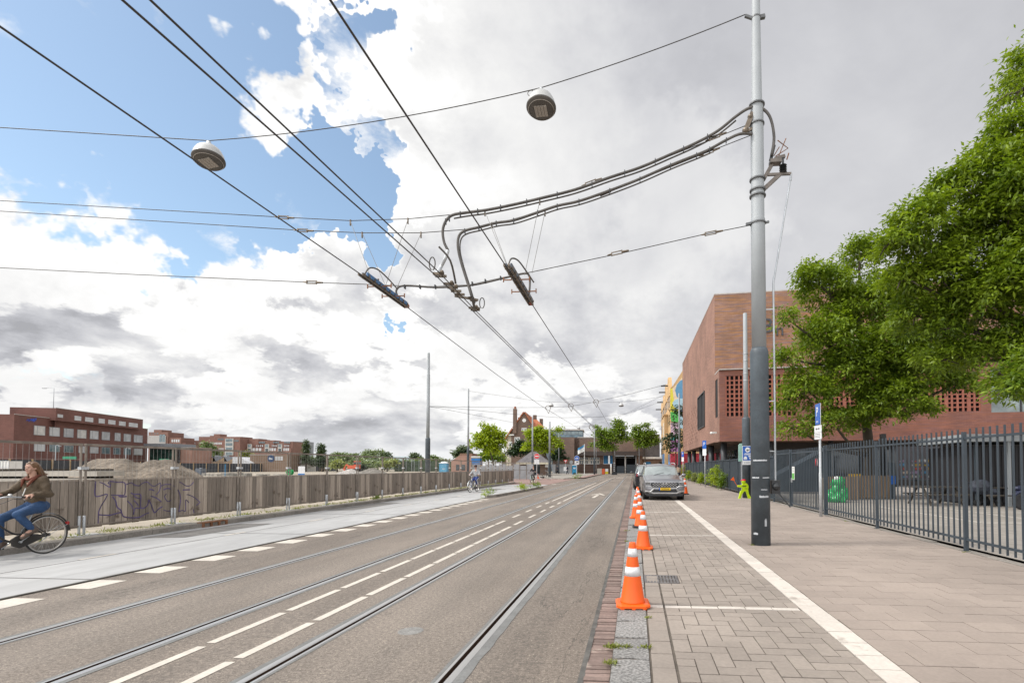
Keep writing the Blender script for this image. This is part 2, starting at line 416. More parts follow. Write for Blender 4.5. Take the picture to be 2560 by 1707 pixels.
# plaza beyond, red side road, pavements
redbrick = mk('red paving', (0.238,0.158,0.137), .9, 0, .12, .6, fine=.12, fs=4)
greypave = mk('grey paving', (0.259,0.238,0.212), .9, 0, .12, .5, fine=.12, fs=3)
b = MB(); b.poly([(-11.3,44,.016),(-7.56,44,.016),(-7.56,66,.016),(-22,72,.016),(-22,56,.016),(-11.3,48,.016)]); b.obj('side_road', redbrick)['kind'] = 'structure'
b = MB(); b.slab([(-10.6,64.5),(-8.9,63.5),(-7.9,66),(-6.6,92),(-6.6,119),(-26,119),(-26,75),(-13,68.5)], -.02, .12); b.obj('far_pavement', greypave)['kind'] = 'structure'
flat('cycle_crossing', -8.0, -6.7, 66, 100, .125, redbrick)
flat('depot_forecourt', -45, 12, 110, 121, .015, greypave)
# ---------------- right-hand side
clay = mk('clay gutter bricks', (0.204,0.146,0.126), .9, 0, .15, 1.2, fine=.12, fs=25, rpi=.22, dirt=((.37,.31,.26), 3, .6))
b = MB(); y = 1.5
while y < 60:
    h = .068
    z = random.uniform(-.008, .006); sk = random.uniform(-.004, .004)
    b.slab([(-.388,y+.003+sk),(-.195,y+.003),(-.195,y+h-.002),(-.388,y+h-.002+sk)], -.05, .002+z); y += h+.004
b.obj('gutter', clay)['kind'] = 'structure'
flat('gutter_edge', -.43, -.385, Y0, 119, .003, mk('tar edge', (.09,.085,.078), .9, 0, .3, 8))
gran = mk('granite kerb', (0.215,0.207,0.199), .85, 0, .10, 1.5, fine=.42, fs=45, rpi=.12, bump=.5, bs=40)
b = MB(); y = 1.9
while y < 119:
    L = random.choice((.55,.62,.9,.75)) if y > 7 else random.choice((.44,.5,.47))
    z = .042+random.uniform(-.012, .012)
    n = 5; e0 = [(-.185+.295*i/n, y+.012+random.uniform(-.022, .018)) for i in range(n+1)]; e1 = [(-.185+.295*i/n, y+L-.012+random.uniform(-.014,.014)) for i in range(n+1)]
    b.slab(e0+e1[::-1], -.05, z); y += L
kerb = b.obj('kerb', gran); kerb['kind'] = 'structure'
ZP = .04
jointm = mk('sandy joints', (.105,.088,.072), .95, 0, .3, 3, dirt=((.075,.08,.03), 1.2, .60))
flat('pavement_bed', -.19, 6.4, Y0, 119, ZP-.010, jointm)
pav = mk('concrete pavers', (.262,.224,.193), .88, 0, .13, .55, fine=.06, fs=35, rpi=.09, dirt=((.17,.145,.125), 2.2, .66))
pavw = mk('white pavers', (.53,.48,.43), .8, 0, .07, 1.5, fine=.05, fs=30, rpi=.06, dirt=((.36,.32,.28), 3, .57))
tiles = mk('pavement tiles', (.277,.229,.197), .88, 0, .11, .45, fine=.05, fs=35, rpi=.055, dirt=((.215,.178,.152), 1.6, .66))
J = .0048
def pv(b, x0, x1, y0, y1, z=None, j=J):
    z = ZP+random.uniform(-.0025, .0025) if z is None else z
    b.box(x0+j, x1-j, y0+j, y1-j, ZP-.03, z)
# rollers along the kerb
b = MB(); y = 1.6
while y < 60:
    pv(b, .125, .31, y, y+.30); y += .30
CROSS = [5.69+5.9*k for k in range(-1, 12)]
# herringbone 0.30 x 0.15 bricks between x .335 and 1.80
U = .15; X0, X1 = .325, 1.795
def clipbrick(x0, x1, y0, y1):
    x0, x1 = max(x0, X0), min(x1, X1)
    if x1-x0 < .03: return
    for c in CROSS:
        if y0 < c+.10 and y1 > c-.0:
            if y0 < c: clip2(x0, x1, y0, c)
            if y1 > c+.10: clip2(x0, x1, c+.10, y1)
            return
    clip2(x0, x1, y0, y1)
def clip2(x0, x1, y0, y1):
    if y1-y0 < .03 or x1-x0 < .03: return
    gx1, gy0, gy1 = .592, 6.865, 7.365
    if x0 < gx1 and y1 > gy0 and y0 < gy1:
        if y0 < gy0-.03: pv(b, x0, x1, y0, gy0)
        if y1 > gy1+.03: pv(b, x0, x1, gy1, y1)
        if x1 > gx1+.03: pv(b, gx1, x1, max(y0,gy0), min(y1,gy1))
        return
    pv(b, x0, x1, y0, y1)
for i in range(-2, 14):
    for jy in range(0, 300):
        k = (i-jy) % 4
        x = X0+(i)*U; y = 1.2+jy*U
        if k == 0: clipbrick(x, x+2*U, y, y+U)
        elif k == 3: clipbrick(x, x+U, y, y+2*U)
flat_far = MB()
b.obj('parking_bay', pav)['kind'] = 'structure'
b = MB()
for c in CROSS:
    for k in range(5):
        pv(b, X0+k*.2914, X0+(k+1)*.2914, c, c+.10)
    pv(b, .125, .31, c-.01, c+.10, ZP+.003)
y = 1.4
while y < 62:
    pv(b, 1.80, 2.04, y, y+.30); y += .30
b.obj('bay_line', pavw)['kind'] = 'structure'
b = MB(); row = 0; y = 1.5
while y < 62:
    xo = 2.045-(.20 if row % 2 else 0)+random.uniform(-.015,.015)
    x = xo
    while x < 6.0:
        x1 = min(x+.40, 5.98)
        if x1 > 2.06 and x1-max(x,2.045) > .03: pv(b, max(x, 2.045), x1, y, y+.30, j=.0032)
        x += .40
    y += .30; row += 1
b.obj('pavement', tiles)['kind'] = 'structure'
flat('pavement_far', -.1, 6.2, 62, 119, ZP, tiles)
kb2 = mk('edging stones', (0.225,0.203,0.180), .9, 0, .2, 1.5, fine=.1, fs=20)
b = MB(); y = 2.0
while y < 30:
    b.slab([(5.985,y+.006),(6.17,y+.006),(6.17,y+.994),(5.985,y+.994)], 0, .055+random.uniform(-.012,.006)); y += 1
b.obj('fence_plinth', kb2)['kind'] = 'structure'
court = mk('courtyard paving', (0.259,0.234,0.209), .9, 0, .12, .5, fine=.1, fs=3)
flat('courtyard', 6.17, 45, 2, 60, .03, court)
b = MB(); z = .035
for p, q in (((9.44,20.7),(9.6,15.0)),((9.6,15.0),(14,15.2)),((9.44,20.7),(15,19.9)),((9.5,18.6),(15,18.2)),((11.5,20.2),(11.7,15.1)),((9.0,12.5),(16,12.2))):
    d = Vector((q[0]-p[0], q[1]-p[1])).normalized()*.05; n = (-d.y, d.x)
    b.poly([(p[0]-n[0],p[1]-n[1],z),(q[0]-n[0],q[1]-n[1],z),(q[0]+n[0],q[1]+n[1],z),(p[0]+n[0],p[1]+n[1],z)][::-1])
for f in range(len(b.f)): pass
b.obj('court_line', paint)['kind'] = 'structure'
# drain grate, manhole, gully
ironm = mk('cast iron', (.16,.15,.15), .6, .4, .3, 6, fine=.1, fs=40)
t = thing('drain_grate', 'rectangular cast iron drain grate set in the herringbone paving', 'drain', (.125, 6.87, ZP))
b = MB(); b.box(0,.46,0,.03,-.02,.004); b.box(0,.46,.46,.49,-.02,.004); b.box(0,.03,.03,.46,-.02,.004); b.box(.43,.46,.03,.46,-.02,.004); b.obj('frame', ironm, t)
b = MB()
for k in range(9): b.box(.04+k*.044,.04+k*.044+.026,.03,.23,-.02,.002); b.box(.04+k*.044,.04+k*.044+.026,.26,.46,-.02,.002)
b.box(.03,.43,.232,.258,-.02,.0025); b.obj('bars', ironm, t)
tag(MB().lathe([(.001,.004),(.11,.004),(.12,.001)], 24).obj('manhole_cover', mk('filled cover', (.20,.195,.185), .8, 0, .15, 9, fine=.2, fs=60), loc=(-2.17,4.81,0)), 'small round asphalt-filled manhole cover between the rails', 'manhole cover')
t = thing('road_gully', 'rusty kerb inlet drain with three openings beside the cycle path', 'drain', (-11.19, 12.35, 0))
b = MB(); b.box(-.15,.03,0,.8,.115,.14); b.box(-.15,.03,0,.8,-.02,.02)
for k in range(4): b.box(-.15,.03,k*.25,k*.25+.05,.02,.115)
b.obj('frame', rust, t); MB().box(-.155,-.13,.02,.78,.02,.115).obj('opening', black, t)
# ================================================================ tram pole, overhead line
PX_, PY_ = 2.50, 10.42
def collar_pole(name, label, x, y, h, rs=(.185,.135,.10,.07), zc=3.97, group='tram and lamp poles along the street', tiers=(6.5, 9.0), rings=(), zb=0):
    t = thing(name, label, 'pole', (x, y, zb), 0, group)
    MB().lathe([(rs[0],0),(rs[0]*.97,zc-.12),(rs[0]*.93,zc-.05),(rs[1]*1.05,zc)], 28).obj('base_sleeve', poledark, t, smooth=True)
    prof = [(rs[1], zc), (rs[1]*.97, tiers[0]), (rs[1]*.93, tiers[0]+.02)]
    if h > tiers[1]: prof += [(rs[1]*.9, tiers[0]+.03), (rs[2]*1.08, tiers[1]), (rs[2]*.88, tiers[1]+.05), (rs[3], h-.1), (rs[3]*.6, h)]
    else: prof += [(rs[2], h-.02), (rs[2]*.8, h)]
    MB().lathe(prof, 24).obj('shaft', polegrey, t, smooth=True)
    if rings:
        for z in rings:
            r = (rs[1] if z < tiers[0] else rs[2]*1.1)+.012
            MB().lathe([(r-.02,-.03),(r,-.03),(r,.03),(r-.02,.03)], 20, cap=False).obj('clamp_band', steel, t, (0,0,z))
    return t
pole = collar_pole('tram_pole', 'tall grey tram pole with dark sleeved base standing on the pavement', PX_, PY_, 12.2, (.185,.142,.118,.072), 3.97, tiers=(6.6, 9.0), rings=())
# peeling tape and scuffs on the sleeve
b = MB()
for z, a0, a1, h in ((1.70,-150,-60,.035),(1.36,-160,-110,.03),(1.36,-90,-40,.03),(1.13,-100,-60,.02),(.98,-110,-50,.05),(.42,-80,-66,.16),(.25,-150,-120,.05)):
    n = 8
    for k in range(n):
        t0 = R(a0+(a1-a0)*k/n); t1 = R(a0+(a1-a0)*(k+1)/n); r = .1865
        b.poly([(r*math.cos(t0),r*math.sin(t0),z),(r*math.cos(t1),r*math.sin(t1),z),(r*math.cos(t1),r*math.sin(t1),z+h*random.uniform(.6,1)),(r*math.cos(t0),r*math.sin(t0),z+h*random.uniform(.6,1))])
each(b, 'tape_remnant', mk('grey tape', (.42,.44,.46), .6), pole)
# brackets, isolator, operating rod
b = MB()
for z, r in ((10.80,.085),(8.97,.15),(8.57,.14),(7.42,.15),(7.2,.15),(7.08,.155),(6.52,.15)):
    b.lathe([(r-.03,-.014),(r+.008,-.014),(r+.008,.014),(r-.03,.014)], 20, 0, Matrix.Translation((0,0,z)), cap=False)
b.bar((-.14,-.02,6.52),(-.24,-.02,6.5),.05); b.bar((.1,0,6.52),(.22,0,6.55),.04); b.bar((-.08,0,10.8),(-.22,0,10.86),.05); b.bar((.05,0,10.8),(.18,0,10.82),.07)
each(b, 'bracket', mk('dark clamp steel', (.13,.135,.14), .5, .4, .2, 6), pole)
b = MB(); b.bar((-.10,-.05,8.78),(-.26,-.05,8.38),.07,.09); b.ball((-.14,-.05,8.7),.06); b.ball((-.24,-.05,8.42),.07); b.bar((-.22,-.05,8.40),(-.02,-.04,8.50),.05)
b.obj('strain_insulator', bronze, pole)
b = MB(); b.bar((.10,0,7.2),(.44,-.03,7.50),.04,.08); b.bar((.12,0,7.42),(.30,-.02,7.74),.045,.07); b.bar((.20,-.03,7.50),(.66,-.03,7.50),.04,.05)
b.box(.24,.46,-.10,.06,7.72,7.79); b.bar((.34,-.02,7.82),(.54,-.02,7.87),.07,.06)
iso = b.obj('isolator_switch', mk('switch housing', (.15,.13,.115), .55, .3, .25, 8), pole)
b = MB(); 
for k in range(4): b.lathe([(.03,0),(.075,.02),(.03,.04)], 14, 0, Matrix.Translation((.50,-.03,7.52+k*.045)))
b.bar((.50,-.03,7.5),(.50,-.03,7.86),.035); b.bar((.26,-.02,7.8),(.33,-.02,8.1),.06); b.obj('post_insulator', blackp, iso)
b = MB(); b.tube([(.36,-.02,7.88),(.60,-.04,8.02),(.40,-.03,8.20)],.010); b.tube([(.42,-.02,7.88),(.56,-.05,8.22)],.009); b.tube([(.33,0,7.9),(.44,0,8.08)],.009); b.tube([(.62,-.02,7.93),(.58,-.02,7.80)],.012); b.obj('arcing_horn', rust, iso)
b = MB(); b.tube([(.66,-.03,7.5),(.645,-.03,7.36)],.022); b.tube([(.645,-.03,7.4),(.30,-.03,5.35)],.018); b.tube([(.30,-.03,5.40),(.285,-.03,5.28),(.285,-.03,1.28)],.021)
for z in (4.75,2.9,1.9): b.bar((.285,-.03,z),(.10,-.02,z),.02)
b.obj('operating_rod', steel, pole)
b = MB(); b.box(.20,.36,-.10,.04,1.05,1.32); b.bar((.3,-.08,1.1),(.52,-.2,.80),.02); b.ball((.28,-.1,1.2),.08); b.obj('crank_box', blackp, pole)
def catenary(p, q, sag, n=16):
    p, q = Vector(p), Vector(q)
    return [p.lerp(q, i/n)-Vector((0,0,sag*4*(i/n)*(1-i/n))) for i in range(n+1)]
def wire(name, label, cat, pts, r, m=wirem, group=None, n=6, parent=None):
    o = MB().tube(pts, r, n).obj(name, m, parent, smooth=True, uv=False)
    if not parent: tag(o, label, cat, group)
    return o
PA = Vector((PX_, PY_, 0))
g1 = 'tram contact wires above the tracks'
def zc(y, base=5.0): return base+.12*math.exp(-((y-9.5)/9)**2)
cwl = [(-5.0,y,zc(y,4.99)) for y in (-3,0,3.5,8.9)]; cwl2 = [(-5.0,10.75,5.10),(-5.0,18,4.93),(-5.0,26.4,4.84),(-4.98,42,4.95),(-4.9,70,4.9),(-4.8,112,4.95)]
# the wire runs through its section insulator
wire('contact_wire', 'black contact wire carrying the blue section insulator', 'overhead wire', cwl+[(-5.0,9.8,5.105)]+cwl2, .0095, group=g1)
cwr = [(-2.15,y,z) for y,z in ((-3,4.86),(3.3,4.9),(8.4,4.95),(9.4,4.98),(10.4,5.0),(18,5.05),(28.4,5.13),(42,5.0),(70,4.95),(112,4.95))]
wire('contact_wire', 'black contact wire carrying the dark section insulator nearest the pole', 'overhead wire', cwr, .0095, group=g1)
g2 = 'twin feeder wires between the tracks'
for k, dz, yb in ((0,-.06,8.8),(1,.06,8.9)):
    xx = -3.60+.07*k
    wire('feeder_wire', ('left' if k == 0 else 'right')+'-hand wire of the close pair running between the tracks', 'overhead wire',
        [(xx,-3,4.9+dz),(xx,3.2,4.94+dz),(xx,8.8,5.08+dz*.4),(xx,11.1,5.06),(xx,26,4.96),(xx,42,5.0),(xx,70,4.95),(xx,112,4.95)], .0095, group=g2)
# lamp span wire with two hanging lamps
LS = smooth_path([(-18,10.4,9.95),(-14.67,10.4,9.45),(-9.47,10.4,8.83),(-1.96,10.4,9.56),(PX_-.2,10.4,10.87)], 2)
LS = [(-22,10.4,10.6),(-14.67,10.4,9.45),(-9.47,10.4,8.86)]+catenary((-9.47,10.4,8.86),(-1.96,10.4,9.60),.16,10)[1:]+catenary((-1.96,10.4,9.60),(PX_-.22,10.4,10.87),.06,10)[1:]
wire('span_wire', 'upper span wire holding the two big hanging lamps', 'span wire', LS, .010)
lampw = mk('lamp enamel', (.42,.425,.42), .3, 0, .05, 3, coat=.3)
lampd = mk('lamp rim grey', (.085,.078,.072), .5, 0, .1, 6)
lampg = mk('lamp lens', (.34,.31,.28), .4, 0, .15, 30)
def lamp(label, loc, tilt=(0,0), S=1.0):
    t = thing('hanging_street_lamp', label, 'street lamp', loc, 0, 'lamps hanging on span wires')
    t.rotation_euler = (R(tilt[0]), R(tilt[1]), 0)
    if S != 1: t.scale = (S,)*3
    MB().lathe([(.015,0),(.04,-.01),(.05,-.06),(.075,-.14),(.10,-.16)], 20).obj('neck', galv, t, smooth=True)
    MB().lathe([(.02,-.12),(.10,-.135),(.18,-.18),(.24,-.25),(.285,-.35),(.305,-.46)], 32, cap=False).obj('dome', lampw, t, smooth=True)
    MB().lathe([(.305,-.455),(.312,-.46),(.312,-.485),(.295,-.50),(.27,-.525),(.22,-.545),(.01,-.55)], 32, cap=False).obj('rim', lampd, t, smooth=True)
    b = MB()
    for i in range(4): b.box(-.13+i*.066,-.13+i*.066+.058,-.13,.13,-.572,-.545)
    b.lathe([(.262,-.526),(.270,-.534),(.262,-.542)], 32, 0, cap=False); b.obj('lens', lampg, t)
    b = MB()
    for sx in (-.12,):
        pts = [(sx-.1+.07*math.cos(a), 0, -.09+.07*math.sin(a)) for a in np.linspace(.4, 6.6, 14)]
        b.tube(pts+[(-.03,0,-.12)], .008, 5)
    b.obj('cable_loop', cable, t); return t
lamp('grey domed hanging lamp in the blue part of the sky', (-9.47,10.4,8.84), (-9,-9))
lamp('grey domed hanging lamp against the clouds nearest the tram pole', (-1.96,10.4,9.58), (-9,-2))
# feeder spans with thick cables
def fit(r, m, pts, n=8): return MB().tube(smooth_path(pts), r, n).obj
up = [GY(x*1.0884, y*1.0884, 10.36) for x,y in ((1772,358),(1778,315),(1768,268),(1745,247),(1720,249),(1690,268),(1650,300),(1600,328),(1540,355),(1470,385),(1400,408),(1320,436),(1240,456),(1180,470),(1120,482),(1075,488),(1040,494),(1024,508),(1017,530),(1020,556),(1029,575))]
t = thing('feeder_cable', 'upper thick grey feeder cable looping over the top of the pole bracket', 'cable', (0,0,0), 0, 'thick feeder cables strung from the pole')
MB().tube(smooth_path(up,5), .029, 8).obj('sheath', cable, t, smooth=True)
MB().tube(smooth_path([p+Vector((.01,.05,-.05)) for p in up[5:17]],5), .017, 8).obj('second_sheath', cable, t, smooth=True)
tail = [GY(x*1.0884, y*1.0884, 10.2) for x,y in ((1029,575),(1022,595),(1010,618))]+[Vector((-3.62,8.95,5.1))]
MB().tube(smooth_path(tail,5), [.036]*11+[.045]*(5*3+1-11), 8).obj('cable_end', galv, t, smooth=True)
b = MB()
for k in range(6, 18, 1):
    p = up[k].lerp(up[k+1], .5) if k < 17 else up[k]; b.bar(p-Vector((0,0,.07)), p+Vector((0,0,.045)), .014, .06)
each(b, 'strap', blackp, t)
lo = [GY(x*1.0884, y*1.0884, 10.36) for x,y in ((1728,308),(1700,308),(1668,322),(1630,343),(1600,356),(1540,380),(1470,411),(1400,438),(1330,462),(1280,473),(1235,488),(1180,506),(1140,512),(1100,522),(1068,530),(1054,543),(1052,570),(1060,605),(1074,650),(1086,690))]+[Vector((-3.56,11.0,5.07))]
t = thing('feeder_cable', 'lower thick grey feeder cable dropping to the wire pair beside the pole bracket', 'cable', (0,0,0), 0, 'thick feeder cables strung from the pole')
MB().tube(smooth_path(lo,5), .028, 8).obj('sheath', cable, t, smooth=True)
MB().tube(smooth_path([p+Vector((.03,.05,-.045)) for p in lo[3:20]],5), .015, 8).obj('second_sheath', cable, t, smooth=True)
b = MB()
for k in range(2, 15): p = lo[k]; b.bar(p-Vector((0,0,.065)), p+Vector((0,0,.04)), .014, .055)
each(b, 'strap', blackp, t)
def turnbuckle(b, p, d, L=.36):
    d = Vector(d).normalized(); p = Vector(p); u = Vector((0,0,1)); 
    b.bar(p+u*.03, p+d*L*.6+u*.03, .016); b.bar(p-u*.03, p+d*L*.6-u*.03, .016)
    b.bar(p-u*.04, p+u*.04, .022); b.bar(p+d*L*.6-u*.04, p+d*L*.6+u*.04, .022); b.tube([p+d*L*.6, p+d*L], [.026,.018], 8); b.tube([p-d*L*.25, p], [.012,.02], 8)
def span(label, pts, tbs, r=.008):
    t = thing('span_wire', label, 'span wire', (0,0,0), 0, 'cross span wires tied to the pole')
    MB().tube(pts, r, 6).obj('wire', wirem, t, smooth=True, uv=False)
    for px, py in tbs:
        b = MB()
        p = GY(px*1.0884, py*1.0884, 10.4); q = GY(px*1.0884+30, py*1.0884+3, 10.4)
        i = min(range(len(pts)-1), key=lambda k: (Vector(pts[k])-p).length); turnbuckle(b, p, Vector(pts[i+1])-Vector(pts[i]) if i+1 < len(pts) else (1,0,0))
        b.obj('turnbuckle', bronze, t)
    return t
S1 = [GY(x*1.0884, y*1.0884, 10.4) for x,y in ((-300,440),(0,461),(630,498),(805,507),(937,503),(1040,493),(1120,484),(1240,458),(1400,410),(1540,358),(1620,326),(1735,280))]
span('highest of the three cross span wires, ending under the pole bracket', S1, [(640,499),(1345,424),(1630,320)])
S2 = [GY(x*1.0884, y*1.0884, 10.4) for x,y in ((-300,462),(0,485),(690,529),(832,535),(967,535),(1070,527),(1140,514),(1250,484),(1400,441),(1540,384),(1620,352),(1725,311)) ]
span('middle cross span wire with a turnbuckle left of the wire crossing', S2, [(684,529),(1380,447),(1615,355)])
S3 = [GY(x*1.0884, y*1.0884, 10.4) for x,y in ((-300,590),(0,615),(300,630),(700,648),(840,653),(910,656),(1000,658),(1080,654),(1165,635),(1225,624),(1430,581),(1610,540),(1735,515))]
span('lowest cross span wire holding both section insulators', S3, [(705,648),(1405,584),(1620,538)])
t = thing('jumper_cable', 'black jumper cable strapped along the lowest span wire between the insulators', 'cable')
MB().tube(smooth_path([GY(x*1.0884,y*1.0884,10.36) for x,y in ((912,680),(911,665),(930,656),(1000,660),(1060,657),(1100,652),(1160,638),(1205,628),(1216,635),(1217,655),(1214,690))],4), .022, 8).obj('sheath', cable, t, smooth=True)
b = MB()
for x in (930,965,1000,1045,1085,1115,1150,1185): p = GY(x*1.0884,(659-max(0,x-1050)*.2)*1.0884,10.36); b.bar(p-Vector((0,0,.04)),p+Vector((0,0,.04)),.02,.07)
each(b, 'strap', blackp, t)
# droppers
g = 'thin dropper wires holding the wire crossing'
def drop(label, a, bb, ya=10.4, yb=10.0):
    p = GY(a[0]*1.0884,a[1]*1.0884,ya); q = GY(bb[0]*1.0884,bb[1]*1.0884,yb)
    t = thing('dropper_wire', label, 'wire', p, 0, g); v = q-p
    MB().tube([(0,0,0), v], .0055, 5).obj('wire', mk('dropper steel', (.16,.155,.15), .6, 0, .1, 4) if 'dropper steel' not in bpy.data.materials else bpy.data.materials['dropper steel'], t, uv=False); b = MB(); b.bar((0,0,-.10),(0,0,.03),.022,.03); b.obj('clip', bronze, t)
drop('dropper from the highest span to the blue insulator, leftmost of four', (805,508), (852,640), 10.4, 9.6); drop('dropper from the middle span to the blue insulator, second from left', (832,536), (884,653))
drop('slanting dropper from the highest span left of the wire pair', (937,504), (886,655)); drop('slanting dropper from the middle span right of the blue insulator', (967,536), (912,660))
drop('dropper from upper feeder cable to the dark insulator, leftmost there', (1114,486), (1166,615), 10.4, 8.8); drop('dropper from lower feeder cable to the top of the dark insulator', (1130,514), (1168,617), 10.4, 8.8)
drop('dropper from upper feeder cable to the lowest span, right of the insulator', (1240,460), (1205,632)); drop('dropper from lower feeder cable to the lowest span, rightmost of all', (1252,486), (1222,627))
def section_insulator(label, x, y0, y1, z, m):
    t = thing('section_insulator', label, 'insulator', (x, y0, z), 0, 'section insulators in the contact wires'); L = y1-y0
    b = MB(); b.bar((-.045,.05,.05),(-.045,L-.1,.03),.03,.075); b.bar((.045,.05,.05),(.045,L-.1,.03),.03,.075); b.obj('beam', m, t)
    b = MB(); b.bar((-.04,-.1,0),(-.04,L,-.02),.025,.04); b.bar((.04,-.1,0),(.04,L,-.02),.025,.04)
    for k in range(9): y = .1+k*(L-.2)/8; b.bar((-.075,y,.02),(.075,y,.02),.03,.03+.03*random.random()); b.bar((random.uniform(-.04,.04),y,-.03),(0,y+.05,.14*random.random()+.02),.022,.03)
    b.obj('runner', bronze, t)
    b = MB()
    for sx in (-1,1):
        for y in (L*.3,L*.62): b.bar((sx*.08,y,.0),(sx*.24,y+.05,.02),.018); b.bar((sx*.24,y+.05,-.02),(sx*.24,y+.05,.07),.018)
    each(b, 'arcing_horn', rust, t)
    MB().box(-.035,.035,L-.02,L+.05,-.02,.05).obj('end_cap', mk('red end cap', (.35,.06,.03), .5), t)
    b = MB(); b.tube(smooth_path([(0,.05,.06),(.02,.18,.22),(.1,.35,.25),(.2,.6,.14),(.30,.75,.0)],4),.014); b.obj('jumper', cable, t)
section_insulator('blue section insulator in the left-hand contact wire', -5.0, 8.92, 10.72, 5.11, insul)
section_insulator('dark grey section insulator in the contact wire nearest the pole', -2.15, 8.4, 10.36, 4.98, mk('dark insulator beam', (.07,.085,.11), .45, 0, .4, 6))
t = thing('feeder_clamp', 'cluster of bronze clamps where the lowest span crosses the wire pair', 'clamp', (-3.56, 9.6, 5.1))
b = MB()
for k in range(8):
    y = (-.72,-.6,-.2,0,.2,.4,1.28,1.42)[k]; b.bar((-.10,y,0),(.10,y+.03,0),.03,.045); b.ball((random.uniform(-.08,.08),y,.02),.04)
b.bar((-.15,.55,.02),(.25,.85,.02),.04); 
for k in range(3): b.lathe([(.03,0),(.08,.02),(.03,.04)], 12, 0, Matrix.Translation((.12,.75+k*.1,.02)))
each(b, 'clamp_body', bronze, t)
b = MB()
for (sx, yy, zz) in ((-.1,-.75,.05),(.18,1.35,0)):
    b.tube([(sx+.055*math.cos(a), yy, zz+.12+.12*math.sin(a)) for a in np.linspace(-1.4, 4.4, 14)], .011, 6)
b.tube(smooth_path([(.0,-.7,.5),(.16,-.55,.3),(.14,-.2,.0)],4), .02, 6); each(b, 'pigtail', cable, t)
# ================================================================ cones
orange = mk('cone orange', (.80,.105,.004), .42, 0, .05, 3, dirt=((.42,.07,.015), 6, .60)); reflw = mk('reflective white', (.66,.67,.69), .35, 0, .08, 8, dirt=((.42,.40,.38), 9, .60))
cblack = mk('black rubber base', (.025,.025,.027), .7, 0, .2, 6)
def cone(label, x, y, base=None, S=1.0, rz=0):
    t = thing('traffic_cone', label, 'traffic cone', (x, y, ZP+.003), rz, 'orange traffic cones along the parking bays')
    base = base or orange; h = .70
    b = MB(); w = .185
    def rr(w, c): return [(w,-w+c),(w,w-c),(w-c,w),(-w+c,w),(-w,w-c),(-w,-w+c),(-w+c,-w),(w-c,-w)]
    b.slab(rr(w,.05), .012, .035)
    b2 = rr(w,.05); t2 = rr(w-.02,.04)
    b.mesh([(x_,y_,.035) for x_,y_ in b2]+[(x_,y_,.045) for x_,y_ in t2], [(i,(i+1)%8,(i+1)%8+8,i+8) for i in range(8)]+[tuple(range(8,16))])
    for sx,sy in ((-.12,-.17),(.12,-.17),(0,-.175),(-.12,.17),(.12,.17)): b.box(sx-.02,sx+.02,sy-.012,sy+.012,0,.013)
    b.obj('base', base, t)
    def rad(z): return .135-(z-.045)*(.135-.034)/(h-.045)
    MB().lathe([(rad(.045)+.008,.04),(rad(.06),.06),(rad(.3),.3),(rad(.5),.5),(rad(h)+.002,h-.01),(rad(h),h),(rad(h)-.012,h),(rad(h)-.014,h-.05)], 32).obj('cone_body', orange, t, smooth=True)
    for z0, z1 in ((.335,.435),(.545,.635)):
        MB().lathe([(rad(z0)-.002,z0),(rad(z0)+.0015,z0),(rad(z1)+.0015,z1),(rad(z1)-.002,z1)], 32, cap=False).obj('reflective_band', reflw, t, smooth=True)
    if S != 1: t.scale = (S, S, S)
    return t
cone('largest orange cone with orange square base, nearest on the kerb', -.03, 5.74, rz=R(4))
cone('second cone along the kerb, orange base, just past the drain grate', .15, 9.72, rz=R(-3))
cone('cone with black base directly behind the second cone', .12, 13.1, cblack, 1.02)
cone('fourth cone along the kerb, its orange base on the kerb stones', .02, 15.4, None)
cone('cone with black base in the middle of the receding row', .14, 16.3, cblack)
cone('slim cone with black base ahead of the parked grey car', .11, 18.5, cblack, 1.08)
cone('last cone of the kerb row, close to the front wheel of the grey car', .10, 20.6, None, 1.05)
cone('single cone with black base on the pavement side of the grey car', 2.78, 28.8, cblack, 1.25)
# ================================================================ spear fence
def fence_panel(label, y0, y1, top, solid=False, x=6.05, group='dark steel fence panels along the pavement', name='steel_fence_panel'):
    t = thing(name, label, 'fence', (x, y0, ZP), 0, group); L = y1-y0
    b = MB(); b.box(-.03,.03,-.03,.03,-.04,top-.02); b.box(-.055,.055,-.055,.055,0,.012); b.obj('post', fencegrey, t)
    b = MB(); b.box(-.02,.02,.03,L-.03,top-.16,top-.12); b.box(-.02,.02,.03,L-.03,.20,.24); each(b, 'rail', fencegrey, t)
    b = MB(); n = int(round(L/.1715)); s = L/n
    for k in range(1, n):
        b.box(-.0125,.0125,k*s-.0125,k*s+.0125,.10,top+.03+.0)
    b.obj('pickets', fencegrey, t)
    return t
ys = [2.95,6.42,9.89,13.32,16.77]
for i,(lab) in enumerate(('spear fence panel at the right edge of the picture','spear fence panel at the far right, in front of the motorcycle','spear fence panel in front of the dark shed and benches','spear fence panel in front of the green bag')):
    fence_panel(lab, ys[i], ys[i+1], 2.21)
